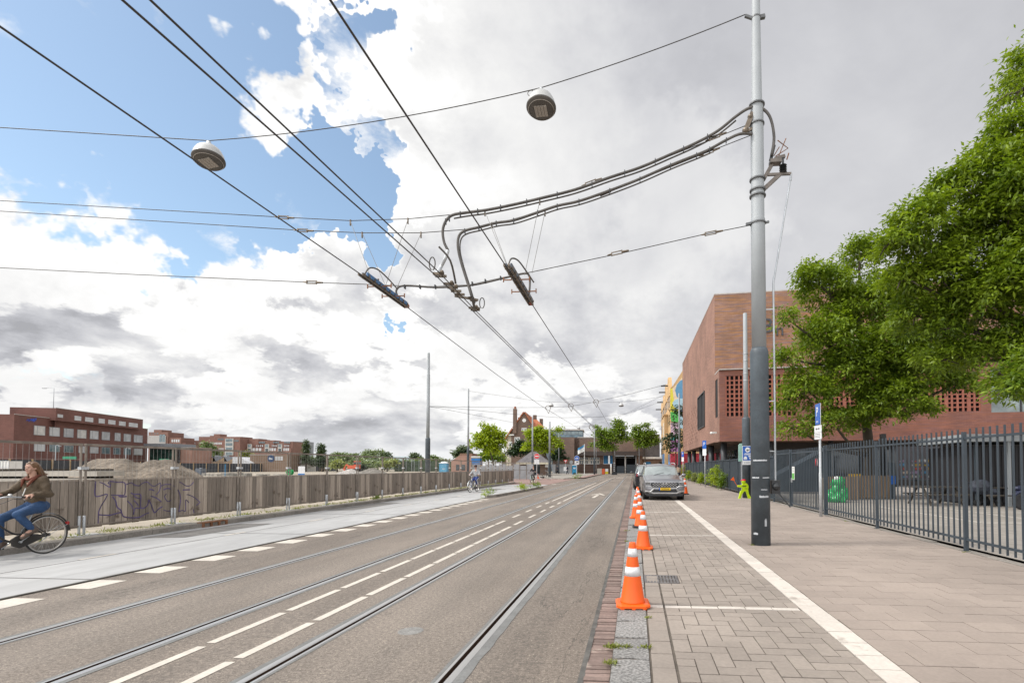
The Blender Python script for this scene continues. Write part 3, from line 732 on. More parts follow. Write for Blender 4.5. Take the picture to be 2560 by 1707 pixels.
# gate
t = thing('fence_gate', 'dark steel gate with green notice between its posts beside the sign pole', 'gate', (6.05, 16.77, ZP))
b = MB(); b.box(-.05,.05,-.05,.05,-.03,2.22); b.box(-.05,.05,3.55,3.65,-.03,2.22); each(b, 'post', fencegrey, t)
b = MB(); b.box(-.02,.02,.06,3.5,2.04,2.09); b.box(-.02,.02,.06,3.5,.12,.17); b.box(-.022,.022,3.42,3.5,.12,2.09); b.box(-.022,.022,.06,.12,.12,2.09)
for k in range(1, 20): b.box(-.012,.012,.12+k*.165-.012,.12+k*.165+.012,.1,2.2)
gl = b.obj('gate_leaf', fencegrey, t); MB().box(-.06,-.03,3.3,3.42,.95,1.12).obj('lock', steel, gl)
nb = MB().box(-.045,-.035,3.0,3.30,1.05,1.55).obj('notice', white, t); MB().box(-.049,-.0455,3.02,3.28,1.07,1.30).obj('green_panel', mk('notice green', (.12,.42,.08), .5), nb)
b = MB()
for z, w in ((1.48,.2),(1.43,.16),(1.37,.2)): b.box(-.0485,-.0455,3.15-w/2,3.15+w/2,z,z+.018)
b.obj('notice_text', mk('notice text', (.25,.3,.28), .6), nb)
fence_panel('short spear fence panel between the gate and the closed dark fence', 20.42, 22.8, 2.21)
# closed (dense) fence further along
dense = mk('dense dark fence infill', (.022,.032,.042), .75, 0, .12, 3)
ys = [22.8+2.65*k for k in range(17)]
for k in range(16):
    t = thing('closed_fence_panel', 'closed anthracite fence panel, number %d counted from the gate' % (k+1), 'fence', (6.05+.012*k, ys[k], ZP), 0, 'closed anthracite fence panels along the pavement'); L = 2.65
    b = MB(); b.box(-.03,.03,-.03,.03,-.04,2.06); b.obj('post', fencegrey, t)
    b = MB(); b.box(-.02,.02,.03,L-.03,1.95,2.0); b.box(-.02,.02,.03,L-.03,.12,.16); each(b, 'rail', fencegrey, t)
    b = MB(); n = 24
    for j in range(n): yy = .05+j*(L-.1)/n; b.box(.02,.035,yy,yy+(L-.1)/n-.012,.16,2.02)
    b.box(.045,.05,.03,L-.03,.16,1.95); b.obj('infill', dense, t)
# ================================================================ text helper
def text(s, size, m, parent, loc, rot=(90,0,0), ext=.002, name='lettering', align='CENTER'):
    cu = bpy.data.curves.new(name, 'FONT'); cu.body = s; cu.size = size; cu.extrude = ext; cu.align_x = align; cu.align_y = 'CENTER'; cu.resolution_u = 3
    o = bpy.data.objects.new(name, cu); COL.objects.link(o); cu.materials.append(m)
    bpy.context.view_layer.update(); me = bpy.data.meshes.new_from_object(o.evaluated_get(bpy.context.evaluated_depsgraph_get())); bpy.data.objects.remove(o)
    o = bpy.data.objects.new(name, me); COL.objects.link(o); o.parent = parent; o.location = loc; o.rotation_euler = [R(a) for a in rot]; return o
blue = mk('sign blue', (.012,.10,.42), .35, 0, .05, 3); signw = mk('sign white', (.70,.71,.72), .4, 0, .05, 5); signk = mk('sign black', (.02,.02,.02), .5); signr = mk('sign red', (.62,.02,.025), .4)
# parking sign on the pavement edge
t = thing('parking_sign', 'blue and white parking sign turned edge-on on a thin grey post by the fence', 'sign', (5.74, 16.32, ZP))
MB().lathe([(.045,0),(.045,1.35),(.036,1.37),(.034,2.9),(.034,3.5),(.03,3.52)], 14).obj('post', galv, t, smooth=True)
b = MB(); b.box(-.20,.20,-.075,-.045,2.86,3.50); p = b.obj('sign_panel', blue, t, rz=R(-93)); 
b = MB(); b.box(-.21,.21,-.045,-.03,2.85,3.51); b.obj('panel_back', galv, p)
text('P', .42, signw, p, (0,-.077,3.24)); text('zone', .10, signw, p, (0,-.077,2.95))
b = MB(); b.box(-.22,.22,-.07,-.045,2.62,2.83); b.box(-.22,.22,-.07,-.045,2.40,2.61); p = b.obj('sub_plate', signw, t, rz=R(-84))
b = MB(); b.box(-.09,.09,-.073,-.07,2.715,2.735)
for s in (-1,1): b.prism([(s*.14,2.725),(s*.07,2.76),(s*.07,2.69)][::s], -.073,-.0705)
for z in (2.56,2.51,2.46): b.box(-.17,.17,-.073,-.07,z,z+.012)
b.obj('arrow', signk, p)
for (x, y, h, lab) in ((5.35,39.5,3.55,'thin post with small blue parking plate beside the bushes along the dark fence'),(5.62,60.2,3.3,'thin post with small blue parking plate farthest along the dark fence')):
    t = thing('parking_sign', lab, 'sign', (x, y, ZP)); MB().lathe([(.045,0),(.04,h)], 10).obj('post', galv, t, smooth=True)
    p = MB().box(-.2,.2,-.07,-.045,h-.62,h).obj('sign_panel', blue, t, rz=R(-55)); MB().box(-.2,.2,-.065,-.045,h-1.15,h-.65).obj('sub_plate', signw, t, rz=R(-55)); text('P', .4, signw, p, (0,-.073,h-.28))
# second pole with parking ticket sign
p2 = collar_pole('tram_pole', 'shorter grey pole carrying a blue ticket sign, partly behind the big pole', 5.54, 25.9, 9.3, (.20,.118,.10,.10), 4.06, tiers=(6.4, 20), rings=(5.9,6.25,6.9,7.25))
b = MB(); p = GY(1866,1136,25.6); b.box(-.26,.26,-.235,-.215,1.68,2.62); sg = b.obj('sign_panel', signw, p2, rz=R(4))
b = MB(); b.box(-.24,.24,-.239,-.235,1.90,2.60); b.obj('blue_field', blue, sg)
b = MB()
b.lathe([(.125,0),(.125,.003)], 24, 0, Matrix.Translation((0,-.2393,2.42)) @ Matrix.Rotation(R(90),4,'X'))
b.box(-.19,.19,-.2415,-.239,2.17,2.20); b.box(-.15,.15,-.2415,-.239,2.22,2.25)
b.prism([(-.2,1.95),(-.03,1.95),(-.03,2.02),(-.07,2.1),(-.15,2.1),(-.2,2.02)][::-1], -.2415,-.239); b.prism([(.04,2.08),(.2,2.08),(.2,2.14),(.04,2.14)], -.2415,-.239); b.prism([(.12,1.94),(.18,2.05),(.06,2.05)], -.2415,-.239)
b.obj('pictogram', signw, sg); b = MB(); b.prism([(-.07,2.40),(.0,2.46),(.0,2.42),(.07,2.42),(.07,2.48),(.09,2.48),(.09,2.39),(0,2.39),(0,2.34)][::-1], -.2445,-.2425); b.obj('arrow', signk, sg)
text('E 53240 T', .085, signk, sg, (0,-.237,1.78))
b = MB(); q = mk('pale green box', (.30,.50,.44), .5); b.box(-.16,.16,-.05,.05,1.85,2.75); b.prism([(-.16,2.75),(.16,2.75),(.08,2.85),(-.08,2.85)],-.05,.05); t = thing('fence_sign', 'small pale green sign rising above the dark fence beside the ticket sign', 'sign', (5.98, 29.2, ZP))
b.obj('sign_panel', q, t); MB().box(-.03,.03,-.03,.03,0,1.9).obj('post', galv, t)
# child safety figure
lime = mk('fluorescent lime plastic', (.50,.68,.005), .45, 0, .05, 5)
t = thing('safety_figure', 'fluorescent lime running child warning figure with red cap holding an orange flag', 'safety figure', (5.32, 25.35, ZP), R(8))
b = MB(); th = .05
leg1 = [(-.30,0),(-.20,0),(-.13,.22),(-.02,.36),(.06,.36),(.04,.50),(-.12,.46),(-.22,.30)]
leg2 = [(.17,0),(.29,0),(.30,.05),(.20,.25),(.16,.48),(.03,.50),(.02,.36),(.08,.30)]
b.prism(leg1,-th,th); b.prism(leg2,-th*.98,th*.98); b.prism([(-.12,.44),(.16,.44),(.19,.58),(.15,.70),(.05,.76),(-.08,.73),(-.15,.62)],-th*1.05,th*1.05)
b.prism([(-.36,.60),(-.33,.55),(-.12,.53),(-.06,.66),(-.12,.66),(-.32,.645)],-th*1.1,th*1.1)
b.ball((-.045,0,.82),(.115,.09,.11),14,8); b.obj('body', lime, t)
b = MB(); b.ball((-.04,0,.885),(.118,.095,.055),14,8); b.prism([(-.2,.865),(-.1,.865),(-.1,.885),(-.19,.88)],-.06,.06); b.obj('cap', signr, t)
b = MB(); b.box(-.14,.08,-.058,-.054,.60,.63); b.box(-.10,.06,-.058,-.054,.565,.585); b.box(-.02,.13,-.058,-.054,.475,.49); b.ball((-.10,-.08,.83),.014); b.obj('print', signk, t)
b = MB(); b.tube([(-.33,-.02,.56),(-.52,-.02,.86)],.010,6); b.prism([(-.70,.90),(-.48,.86),(-.55,1.06)],-.025,-.018); b.obj('flag', [orange], t)
# ================================================================ school building
br1 = mkbrick('orange brown brick', (.315,.185,.12), (.25,.14,.095), (.21,.13,.095), .34, .055, .009, .22, hue=((1.22,1.05,.72),(.85,.92,1.22)))
br2 = mkbrick('red brown brick', (.265,.112,.080), (.215,.092,.068), (.18,.085,.064), .34, .055, .008, .16, hue=((1.08,1.0,.9),(.93,.96,1.08)))
br3 = mkbrick('pink brown brick', (.30,.168,.122), (.25,.135,.10), (.215,.122,.095), .30, .06, .007, .2)
cop = mk('pale coping', (.42,.39,.36), .6); lat = mk('terracotta lattice', (.30,.105,.07), .8, 0, .1, 2, rpi=.06)
darkin = mk('dark interior', (.012,.012,.014), .9, 0, .2, 1); framed = mk('dark window frame', (.04,.042,.045), .5)
A = Vector((6.8, 43.7, 0)); aF = R(-5.2); dF = Vector((math.cos(aF), math.sin(aF), 0)); nF = Vector((-math.sin(aF), math.cos(aF), 0))
school = thing('school_building', 'large modern brick school with overhanging upper floors behind the fence', 'building', A)
def vol(corners, z0, z1, mats, fm, name, ins=None):      # corners ccw seen from above
    b = MB(); n = len(corners)
    for i in range(n):
        p, q = corners[i], corners[(i+1) % n]; b.poly([(p.x,p.y,z0),(q.x,q.y,z0),(q.x,q.y,z1),(p.x,p.y,z1)], fm[i])
    b.poly([(p.x,p.y,z1) for p in corners], 0); b.poly([(p.x,p.y,z0) for p in corners][::-1], len(mats)-1)
    return b.obj(name, mats, school, -A)
soff = mk('brown soffit', (.17,.10,.065), .7, 0, .1, 1)
LF = 42.0; B_ = Vector((6.8, 73, 0)); C_ = A+dF*LF
vol([A, C_, C_+Vector((0,30,0)), B_], 3.68, 16.25, [br1, br3, soff], [0,0,0,1], 'upper_floor')
vol([A+dF*.02+nF*.0, C_, C_+nF*.3, A+nF*.3], 16.25, 16.34, [cop], [0]*4, 'roof_coping')
b = MB(); b.box(6.78,7.1,43.7,73,16.25,16.33); b.obj('roof_coping', cop, school, -A)
A2 = A-nF*2.15+dF*.2; A2.x = 6.8; C2 = A2+dF*LF
# box front with openings: build as strips around the openings
FB = Wall((A2.x, A2.y), aF)
def fr(px0, py0, px1, py1): u0, z1 = FB.uz(px0, py0); u1, z0 = FB.uz(px1, py1); return u0, u1, z0, z1
ops = [fr(1812.5,940,1992,1037.5), fr(2060,938,2230,1034), fr(2310,934,2452,1027), fr(2476,920,2640,1028)]
b = MB(); ZB0, ZB1 = 3.62, 9.35
def strip(u0, u1, z0, z1):
    if u1-u0 > .01 and z1-z0 > .01:
        p = A2+dF*u0; q = A2+dF*u1; b.poly([(p.x,p.y,z0),(q.x,q.y,z0),(q.x,q.y,z1),(p.x,p.y,z1)], 0)
u = 0
for (u0,u1,z0,z1) in ops: strip(u,u0,ZB0,ZB1); strip(u0,u1,ZB0,z0); strip(u0,u1,z1,ZB1); u = u1
strip(u, LF, ZB0, ZB1)
for (u0,u1,z0,z1) in ops:                                   # reveals
    p = A2+dF*u0; q = A2+dF*u1; r = nF*.28
    b.poly([p+Vector((0,0,z0)), p+r+Vector((0,0,z0)), p+r+Vector((0,0,z1)), p+Vector((0,0,z1))][::-1]); b.poly([q+Vector((0,0,z0)), q+r+Vector((0,0,z0)), q+r+Vector((0,0,z1)), q+Vector((0,0,z1))])
    b.poly([p+Vector((0,0,z0)), q+Vector((0,0,z0)), q+r+Vector((0,0,z0)), p+r+Vector((0,0,z0))]); b.poly([p+Vector((0,0,z1)), q+Vector((0,0,z1)), q+r+Vector((0,0,z1)), p+r+Vector((0,0,z1))][::-1])
# street-side return with slot, roof, soffit
def sstrip(y0, y1, z0, z1, m=1): b.poly([(6.795,y1,z0),(6.795,y0,z0),(6.795,y0,z1),(6.795,y1,z1)], m)
sy0, sy1 = 42.35, 43.55; sstrip(A2.y, sy0, ZB0, ZB1); sstrip(sy0, sy1, ZB0, 5.67); sstrip(sy0, sy1, 8.85, ZB1); sstrip(sy1, 43.7, ZB0, ZB1)
b.poly([A2+Vector((0,0,ZB1)), C2+Vector((0,0,ZB1)), C_+Vector((0,0,ZB1)), A+Vector((0,0,ZB1))], 0); b.poly([A2+Vector((0,0,ZB0)), C2+Vector((0,0,ZB0)), C_+Vector((0,0,ZB0)), A+Vector((0,0,ZB0))][::-1], 2)
b.obj('projecting_storey', [br2, br3, soff], school, -A)
b = MB(); p = A2-nF*.03; b.bar(p+Vector((0,0,ZB1+.05)), C2-nF*.03+Vector((0,0,ZB1+.05)), .3, .08); b.bar(A2+Vector((.1,0,ZB1+.05)), A+Vector((.1,0,ZB1+.05)), .26, .08); b.obj('ledge_coping', cop, school, -A)
MB().box(6.83,7.0,sy0,sy1,5.67,8.85).obj('slot_window', darkin, school, -A)
for k,(u0,u1,z0,z1) in enumerate(ops):
    p = A2+dF*u0+nF*.27; q = A2+dF*u1+nF*.27
    if k < 3:
        w = MB(); w.poly([p+Vector((0,0,z0)), q+Vector((0,0,z0)), q+Vector((0,0,z1)), p+Vector((0,0,z1))]); wi = w.obj('lattice_window', darkin, school, -A)
        w = MB(); n = int((u1-u0)/.36); rows = 9
        for i in range(n+1): c = A2+dF*(u0+(u1-u0)*i/n)+nF*.08; wd = .24 if i % 4 == 0 else .13; w.bar(c+Vector((0,0,z0)), c+Vector((0,0,z1)), wd, .1, 0, nF)
        for i in range(1, rows): z = z0+(z1-z0)*i/rows; w.bar(A2+dF*u0+nF*.10+Vector((0,0,z)), A2+dF*u1+nF*.10+Vector((0,0,z)), .09, .10)
        w.obj('lattice', lat, wi)
    else:
        w = MB(); w.poly([p+Vector((0,0,z0)), q+Vector((0,0,z0)), q+Vector((0,0,z1)), p+Vector((0,0,z1))]); wi = w.obj('window', mk('class window glass', (.16,.20,.20), .1, 0, .5, .6, spec=.8), school, -A)
        w = MB()
        for i in range(3): c = p.lerp(q, i/2)-nF*.04; w.bar(c+Vector((0,0,z0)), c+Vector((0,0,z1)), .1, .08)
        w.bar(p+Vector((0,0,(z0+z1)/2)), p.lerp(q,.5)+Vector((0,0,(z0+z1)/2)), .06, .06); w.obj('window_frame', framed, wi)
# street facade window
MB().box(6.7945,6.7975,50.15,55.15,5.6,8.88).obj('window', darkin, school, -A)
w = MB(); w.box(6.70,6.80,50.0,50.15,5.5,8.98); w.box(6.70,6.80,55.15,55.3,5.5,8.98); w.box(6.70,6.80,50.15,55.15,8.88,8.98); w.box(6.70,6.80,50.15,55.15,5.5,5.6); w.box(6.74,6.792,52.6,52.68,5.6,8.88); w.obj('window_frame', framed, school, -A)
# raised brick pattern on the street facade
w = MB()
for i in range(15):
    for j in range(10):
        if (i+j) % 2 == 0: w.box(6.77,6.80,56.2+i*1.1,57.2+i*1.1,4.4+j*.42,4.62+j*.42)
w.obj('relief_brick', br3, school, -A)
# ground floor
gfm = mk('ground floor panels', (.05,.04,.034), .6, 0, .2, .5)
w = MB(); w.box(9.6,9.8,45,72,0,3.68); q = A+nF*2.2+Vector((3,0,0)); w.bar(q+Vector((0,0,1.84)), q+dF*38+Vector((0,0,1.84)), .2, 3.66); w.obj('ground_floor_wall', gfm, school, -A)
w = MB()
for k in range(9): w.box(9.56,9.595,46+k*2.9,48.3+k*2.9,.3,3.2)
for k in range(12): c = q+dF*(1+k*3.0)-nF*.13; w.bar(c+Vector((0,0,1.7)), c+dF*2.2+Vector((0,0,1.7)), .04, 2.6)
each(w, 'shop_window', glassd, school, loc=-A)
w = MB()
for y in (44.3, 51.5, 59, 66.5, 72): w.lathe([(.27,0),(.27,3.68)], 16, 0, Matrix.Translation((7.6,y,0)))
for k in range(8): c = A2+dF*(4+k*4.6)+nF*.8; w.lathe([(.2,0),(.2,3.62)], 14, 0, Matrix.Translation((c.x,c.y,0)))
each(w, 'column', mk('dark columns', (.05,.053,.058), .5), school, loc=-A, smooth=True)
w = MB(); w.bar(Vector((6.6,41.9,4.35)), Vector((6.2,41.7,4.33)), .12, .14); w.ball((6.15,41.68,4.30),.1); w.obj('camera', white, school, -A)
# wall letters half hidden by the tree
UW = Wall((A.x, A.y), aF)
for ch, px, py, s in (('B',1919,816,1.75),('n',1949,826,1.45),('l',2027,820,1.6)):
    u, z = UW.uz(px, py); c = dF*u-nF*.05; text(ch, s, mk('dark letters', (.045,.045,.055), .5), school, (c.x, c.y, z), (90,0,-5.2), .03)
# ================================================================ ochre house with mural
och = mk('ochre stucco', (.55,.36,.18), .85, 0, .15, .4); och2 = mk('pale ochre trim', (.62,.46,.27), .8, 0, .1, 1)
hx, hy = 6.62, 95.9
house = thing('gabled_house', 'tall ochre canal-style house with a bright painted side wall past the school', 'building', (hx, hy, 0))
def hz(py): return GY(1675, py, hy).z
def hxx(px, py=1000): return GY(px, py, hy).x-hx
# side gable wall (faces the camera)
gp = [(0,0),(11,0),(11,hz(950)),(hxx(1722),hz(880)),(hxx(1706),hz(928)),(hxx(1680),hz(968)),(0,hz(972))]
b = MB(); b.prism(gp, 0, .4, 0); b.box(0,.4,.4,34,0,hz(985)); b.box(0,11,33.6,34,0,hz(985)); b.obj('wall', och, house)
rf = mk('slate roof', (.07,.07,.075), .7, 0, .2, 1)
b = MB(); b.poly([(0.1,.1,hz(970)),(.1,34,hz(985)),(5,34,hz(900)),(5,.1,hz(900))][::-1]); b.obj('roof', rf, house)
# stepped gables and hoist beams on the street side
b = MB(); bm = MB(); wb = MB()
for k,(y0,y1,zt) in enumerate(((.5,8,hz(936)),(9,17,hz(936)),(18,25,hz(950)),(26,33,hz(960)))):
    M = Matrix(((0,0,0,0),)*4) if False else None
    poly = [(y0,hz(985)-.2),(y1,hz(985)-.2),(y1-2.2,zt-.6),(y1-2.6,zt),(y0+2.6,zt),(y0+2.2,zt-.6)]
    vs = [(-.12,y,z) for y,z in poly]+[(.5,y,z) for y,z in poly]; n = 6
    b.mesh(vs, [tuple(reversed(range(n))), tuple(range(n,2*n))]+[(i,(i+1)%n,(i+1)%n+n,i+n) for i in range(n)])
    bm.box(-1.5,.3,(y0+y1)/2-.1,(y0+y1)/2+.1,zt-1.6,zt-1.35)
    for zf in (2.5,6,9.5,13): wb.box(-.06,.02,y0+1.2,y0+2.6,zf,zf+2); wb.box(-.06,.02,y1-2.6,y1-1.2,zf,zf+2)
each(b, 'gable', och, house); each(bm, 'hoist_beam', blackp, house); each(wb, 'window', glassd, house)
b = MB(); b.box(-.75,0,6,14,.0,hz(1030)); b.box(-.9,0,5.8,14.2,hz(1030),hz(1027)); b.obj('bay', och, house)
b = MB(); b.box(-.78,-.75,7.5,9,hz(1095),hz(1048)); b.obj('bay_window', white, house)
MURAL = {'yellow':(.62,.55,.05),'blue':(.10,.26,.42),'sky':(.35,.52,.60),'green':(.08,.42,.08),'pink':(.56,.40,.50),'teal':(.04,.34,.30),'purple':(.36,.14,.34),'cream':(.66,.52,.36),'navy':(.03,.05,.12)}
def mural(c, pts, d): 
    b = MB(); b.prism([(hxx(1640+x/5.225), hz(880+y/5.225)) for x,y in pts], -.012*d, -.002)
    b.obj('mural_patch', MURAL_M[c], house)
MURAL_M = {k: mk('mural '+k, v, .7, 0, .08, 2) for k, v in MURAL.items()}
mural('yellow', [(188,480),(188,790),(300,790),(300,700),(230,680),(235,600),(250,520),(215,470)][::1], 1)
mural('cream', [(215,478),(235,640),(290,640),(340,380),(345,330),(300,390)], 2)
mural('blue', [(250,500),(270,580),(300,610),(350,610),(350,360),(310,380),(270,430)], 3)
mural('sky', [(215,660),(225,700),(260,735),(350,760),(350,610),(290,605),(240,630)], 4)
mural('green', [(188,780),(188,860),(200,900),(230,915),(300,915),(300,780)], 5)
mural('pink', [(188,920),(188,1150),(300,1150),(300,920)], 1)
mural('teal', [(188,1085),(188,1150),(230,1150),(245,1125),(300,1150),(300,1075),(260,1110),(225,1110)], 2)
mural('purple', [(188,1152),(188,1300),(300,1300),(300,1152)], 2)
mural('navy', [(315,750),(345,850),(350,850),(350,755)], 2); mural('sky', [(300,780),(300,1000),(350,1000),(350,860)], 1)
b = MB(); b.box(-.78,-.752,6.2,13.8,0,4.2); b.box(-.03,-.005,.2,5.8,0,4.0); b.obj('painted_base', mk('blue painted panels', (.10,.24,.48), .6, 0, .6, .7), house)
W2 = facing(1690, 79); u0, z1 = W2.uz(1676, 1133); u1, z0 = W2.uz(1765, 1165)
t = thing('painted_wall', 'red wall covered in graffiti under the far end of the school', 'wall', (W2.o.x, W2.o.y, 0), YAW)
MB().box(u0,u1,0,.3,0,z1).obj('wall', mk('red painted wall', (.48,.045,.07), .7, 0, .3, 1.2), t)
b = MB()
for k in range(9): x = u0+.4+k*.5; b.tube(smooth_path([(x,-.012,.8),(x+.2,-.012,1.9),(x+.4,-.012,1.1),(x+.55,-.012,2.1)],4),.035,4)
b.obj('graffiti', mk('pale graffiti', (.55,.42,.55), .6, 0, .5, 2), t)
collar_pole('tram_pole', 'thin grey lamp pole in front of the painted house', 4.53, 52.45, 9.1, (.16,.085,.08,.08), 4.0, tiers=(6.4, 20))
# ================================================================ courtyard contents
bagm = mk('green bag plastic', (.015,.30,.075), .25, 0, .25, 6, bump=.7, bs=9)
b = MB(); random.seed(3)
for k in range(46):
    a = random.uniform(0, 6.28); z = random.uniform(.08, .95); r = .52*(1-z/1.15)**.8*random.uniform(.5,1)
    b.ball((r*math.cos(a)*1.0, r*math.sin(a)*.8, z), random.uniform(.12,.20), 10, 6)
t = thing('green_bag', 'big bulging bright green plastic bag behind the fence', 'bag', (8.95, 23.3, .03))
o = b.obj('bag', bagm, t, uv=False); md = o.modifiers.new('m','REMESH'); md.mode = 'VOXEL'; md.voxel_size = .035; md.use_smooth_shade = True
MB().ball((-.1,-.1,1.02),(.14,.12,.12),10,6).obj('knot', white, t)
wood = mk('weathered wood', (.23,.16,.10), .85, 0, .25, 2, rpi=.2, stretch=(1,1,.2)); woodd = mk('dark wood', (.055,.045,.035), .85, 0, .25, 2, rpi=.2)
def planter(lab, x, y, w, h):
    t = thing('wooden_planter', lab, 'planter', (x, y, .03)); b = MB(); n = int(w/.14)
    for i in range(n): b.box(-w/2+i*w/n+.008,-w/2+(i+1)*w/n-.008,0,.03,.03,h-random.uniform(0,.06))
    b.box(-w/2,w/2,.03,.6,.03,h-.12); b.obj('boards', wood, t); return t
pa = GZ(2085,1232); planter('upright wooden slat box right behind the green bag', 9.6, 24.6, 1.5, 1.15)
planter('wooden slat box standing under the big tree', 11.6, 25.6, 1.8, 1.15)
def pic_table(lab, x, y, rz):
    t = thing('picnic_table', lab, 'picnic table', (x, y, .03), rz, 'dark picnic tables in the courtyard')
    b = MB(); [b.box(-.9,.9,-.36+i*.15,-.23+i*.15,.70,.74) for i in range(5)]; b.obj('tabletop', woodd, t)
    for s in (-1,1): b = MB(); b.box(-.9,.9,s*.72-.12,s*.72+.12,.42,.46); b.obj('bench_seat', woodd, t)
    for s in (-1,1):
        b = MB(); b.bar((s*.65,-.72,0),(s*.65,-.2,.7),.09,.05); b.bar((s*.65,.72,0),(s*.65,.2,.7),.09,.05); b.box(s*.65-.03,s*.65+.03,-.75,.75,.36,.42); b.obj('leg_frame', woodd, t)
    return t
pic_table('dark picnic table straight below the colourful pin board', 12.3, 22.0, .1); pic_table('dark picnic table close to the dark shed', 14.6, 21.6, -.1)
t = thing('notice_board', 'school pin board crowded with small colourful pictures', 'notice board', (14.6, 27.5, .03), R(6))
MB().box(-1.1,1.1,0,.08,.9,2.6).obj('board', mk('grey board', (.13,.12,.13), .7), t)
pcs = [(.6,.5,.4),(.5,.1,.08),(.1,.3,.5),(.55,.35,.05),(.6,.6,.6),(.2,.35,.2),(.4,.3,.45),(.1,.1,.12)]; pm = [mk('pinned picture', c, .6, 0, .1, 3) for c in pcs]
b = MB()
for i in range(13):
    for j in range(5):
        if random.random() < .85: x = -1.02+i*.16; z = 1.0+j*.2; b.box(x,x+random.uniform(.07,.14),-.012,-.002,z,z+random.uniform(.06,.14),random.randrange(8))
each(b, 'pinned_picture', pm, t)
for (lab, px, py, D, w, h, m) in (('dark square post under the school overhang','2209',1255,27,.24,3.3,'k'),('short blue-grey post with blue band beside the dark post','2230',1262,24.5,.22,1.75,'g')):
    p = W(float(px), 1200, D); t = thing('square_post', lab, 'post', (p.x, p.y, .03)); MB().box(-w/2,w/2,-w/2,w/2,0,h).obj('post', blackp if m == 'k' else fencegrey, t)
    if m == 'g': MB().box(-w/2-.004,w/2+.004,-w/2-.004,w/2+.004,.72,1.12).obj('blue_band', blue, t)
p = W(2128,1200,25.5); t = thing('waste_container', 'dark waste container with yellow lid panel behind the fence', 'container', (p.x,p.y,.03)); MB().box(-.45,.45,-.4,.4,.05,1.25).obj('body', blackp, t); MB().box(-.35,.35,-.42,-.401,.98,1.2).obj('panel', mk('yellow panel', (.55,.33,.02), .5), t)
# shed
p = W(2432,1200,20.5); sh = thing('storage_shed', 'dark corrugated shed with pale roof beam at the right picture edge', 'shed', (p.x, p.y, .03), R(-4))
b = MB(); cor = mk('dark corrugated panel', (.020,.019,.022), .6, .1, .15, 1)
for k in range(60): x = k*.12; b.box(x,x+.075,0,.05,.12,2.35); b.box(x+.075,x+.12,.02,.05,.12,2.35)
b.box(0,7.2,.055,3.5,.05,2.4); b.obj('wall', cor, sh); MB().box(-.5,7.6,-.5,3.6,2.55,2.85).obj('roof_edge', polegrey, sh)
MB().box(-.05,.06,-.3,-.2,0,2.55).obj('post', fencegrey, sh); MB().box(1.05,1.16,-.42,-.32,0,2.55).obj('post', polegrey, sh)
MB().box(1.7,3.6,-.35,-.15,.1,.22).obj('red_sill', mk('red steel', (.22,.05,.03), .5), sh)
t = thing('covered_pram', 'dark pram under a cover beside the shed wall', 'pram', GZ(2452,1264,.03)); b = MB(); b.ball((0,0,.75),(.42,.32,.32)); b.ball((.35,0,.55),(.35,.28,.22)); b.tube([(-.4,0,.9),(-.7,0,1.0)],.02); b.obj('cover', mk('dark cover', (.03,.035,.05), .7, 0, .4, 5, bump=.5, bs=10), t)
b = MB()
for x in (-.3,.5):
    for y in (-.25,.25): b.lathe([(.09,-.025),(.13,-.025),(.13,.025),(.09,.025)], 14, 0, Matrix.Translation((x,y,.13)) @ Matrix.Rotation(R(90),4,'X'))
b.bar((-.3,0,.13),(.3,0,.6),.03); b.bar((.5,0,.13),(0,0,.6),.03); b.obj('wheel', black, t)
# motorcycle at the right edge
mo = thing('motorcycle', 'motorcycle front wheel and dark mudguard poking in at the right edge', 'motorcycle', GZ(2556,1274,.03), R(0))
b = MB(); b.lathe([(.25,-.05),(.30,-.055),(.32,-.03),(.32,.03),(.30,.055),(.25,.05)], 28, 0, Matrix.Translation((0,0,.32)) @ Matrix.Rotation(R(90),4,'X')); wh = b.obj('wheel', black, mo, smooth=True)
b = MB(); b.lathe([(.235,-.03),(.25,-.04),(.25,.04),(.235,.03)], 28, 0, Matrix.Translation((0,0,.32)) @ Matrix.Rotation(R(90),4,'X'), cap=False)
for k in range(10): a = k*math.pi/5; b.bar((0,0,.32),(.24*math.cos(a),0,.32+.24*math.sin(a)),.014)
b.obj('rim', galv, wh); b = MB(); b.tube([(.34*math.cos(a),0,.32+.34*math.sin(a)) for a in np.linspace(.7,2.7,10)],[.03]+[.075]*8+[.03],8); b.bar((0,-.09,.32),(.28,-.09,.95),.05); b.bar((0,.09,.32),(.28,.09,.95),.05); b.ball((-.02,0,.78),(.22,.13,.11)); b.obj('fork', mk('navy metal', (.02,.025,.06), .3, .3), mo)
b = MB(); b.ball((.75,0,.85),(.45,.16,.18)); b.ball((1.2,0,.78),(.45,.15,.1)); b.ball((.75,0,.5),(.35,.2,.22)); b.bar((.2,-.35,1.02),(.2,.35,1.02),.03); b.obj('body', blackp, mo)
b = MB(); b.lathe([(.20,-.06),(.30,-.06),(.32,-.03),(.32,.03),(.30,.06),(.20,.06)], 28, 0, Matrix.Translation((1.4,0,.32)) @ Matrix.Rotation(R(90),4,'X')); b.obj('wheel', black, mo, smooth=True)
t = thing('awning_tent', 'dark sloping canvas awning in the yard behind the gate', 'awning', (9.6, 30.5, .03)); b = MB(); b.poly([(-1.6,0,.9),(1.8,0,2.7),(1.8,1.6,2.7),(-1.6,1.6,.9)]); b.poly([(-1.6,0,.9),(1.8,0,2.7),(1.8,0,.1),(-1.6,0,.1)][::-1]); b.obj('canvas', mk('navy canvas', (.03,.045,.06), .8, 0, .2, 2), t); b = MB(); b.bar((1.75,-.05,0),(1.75,-.05,2.7),.06); b.bar((-1.55,-.05,0),(-1.55,-.05,.9),.06); b.obj('frame', steel, t)
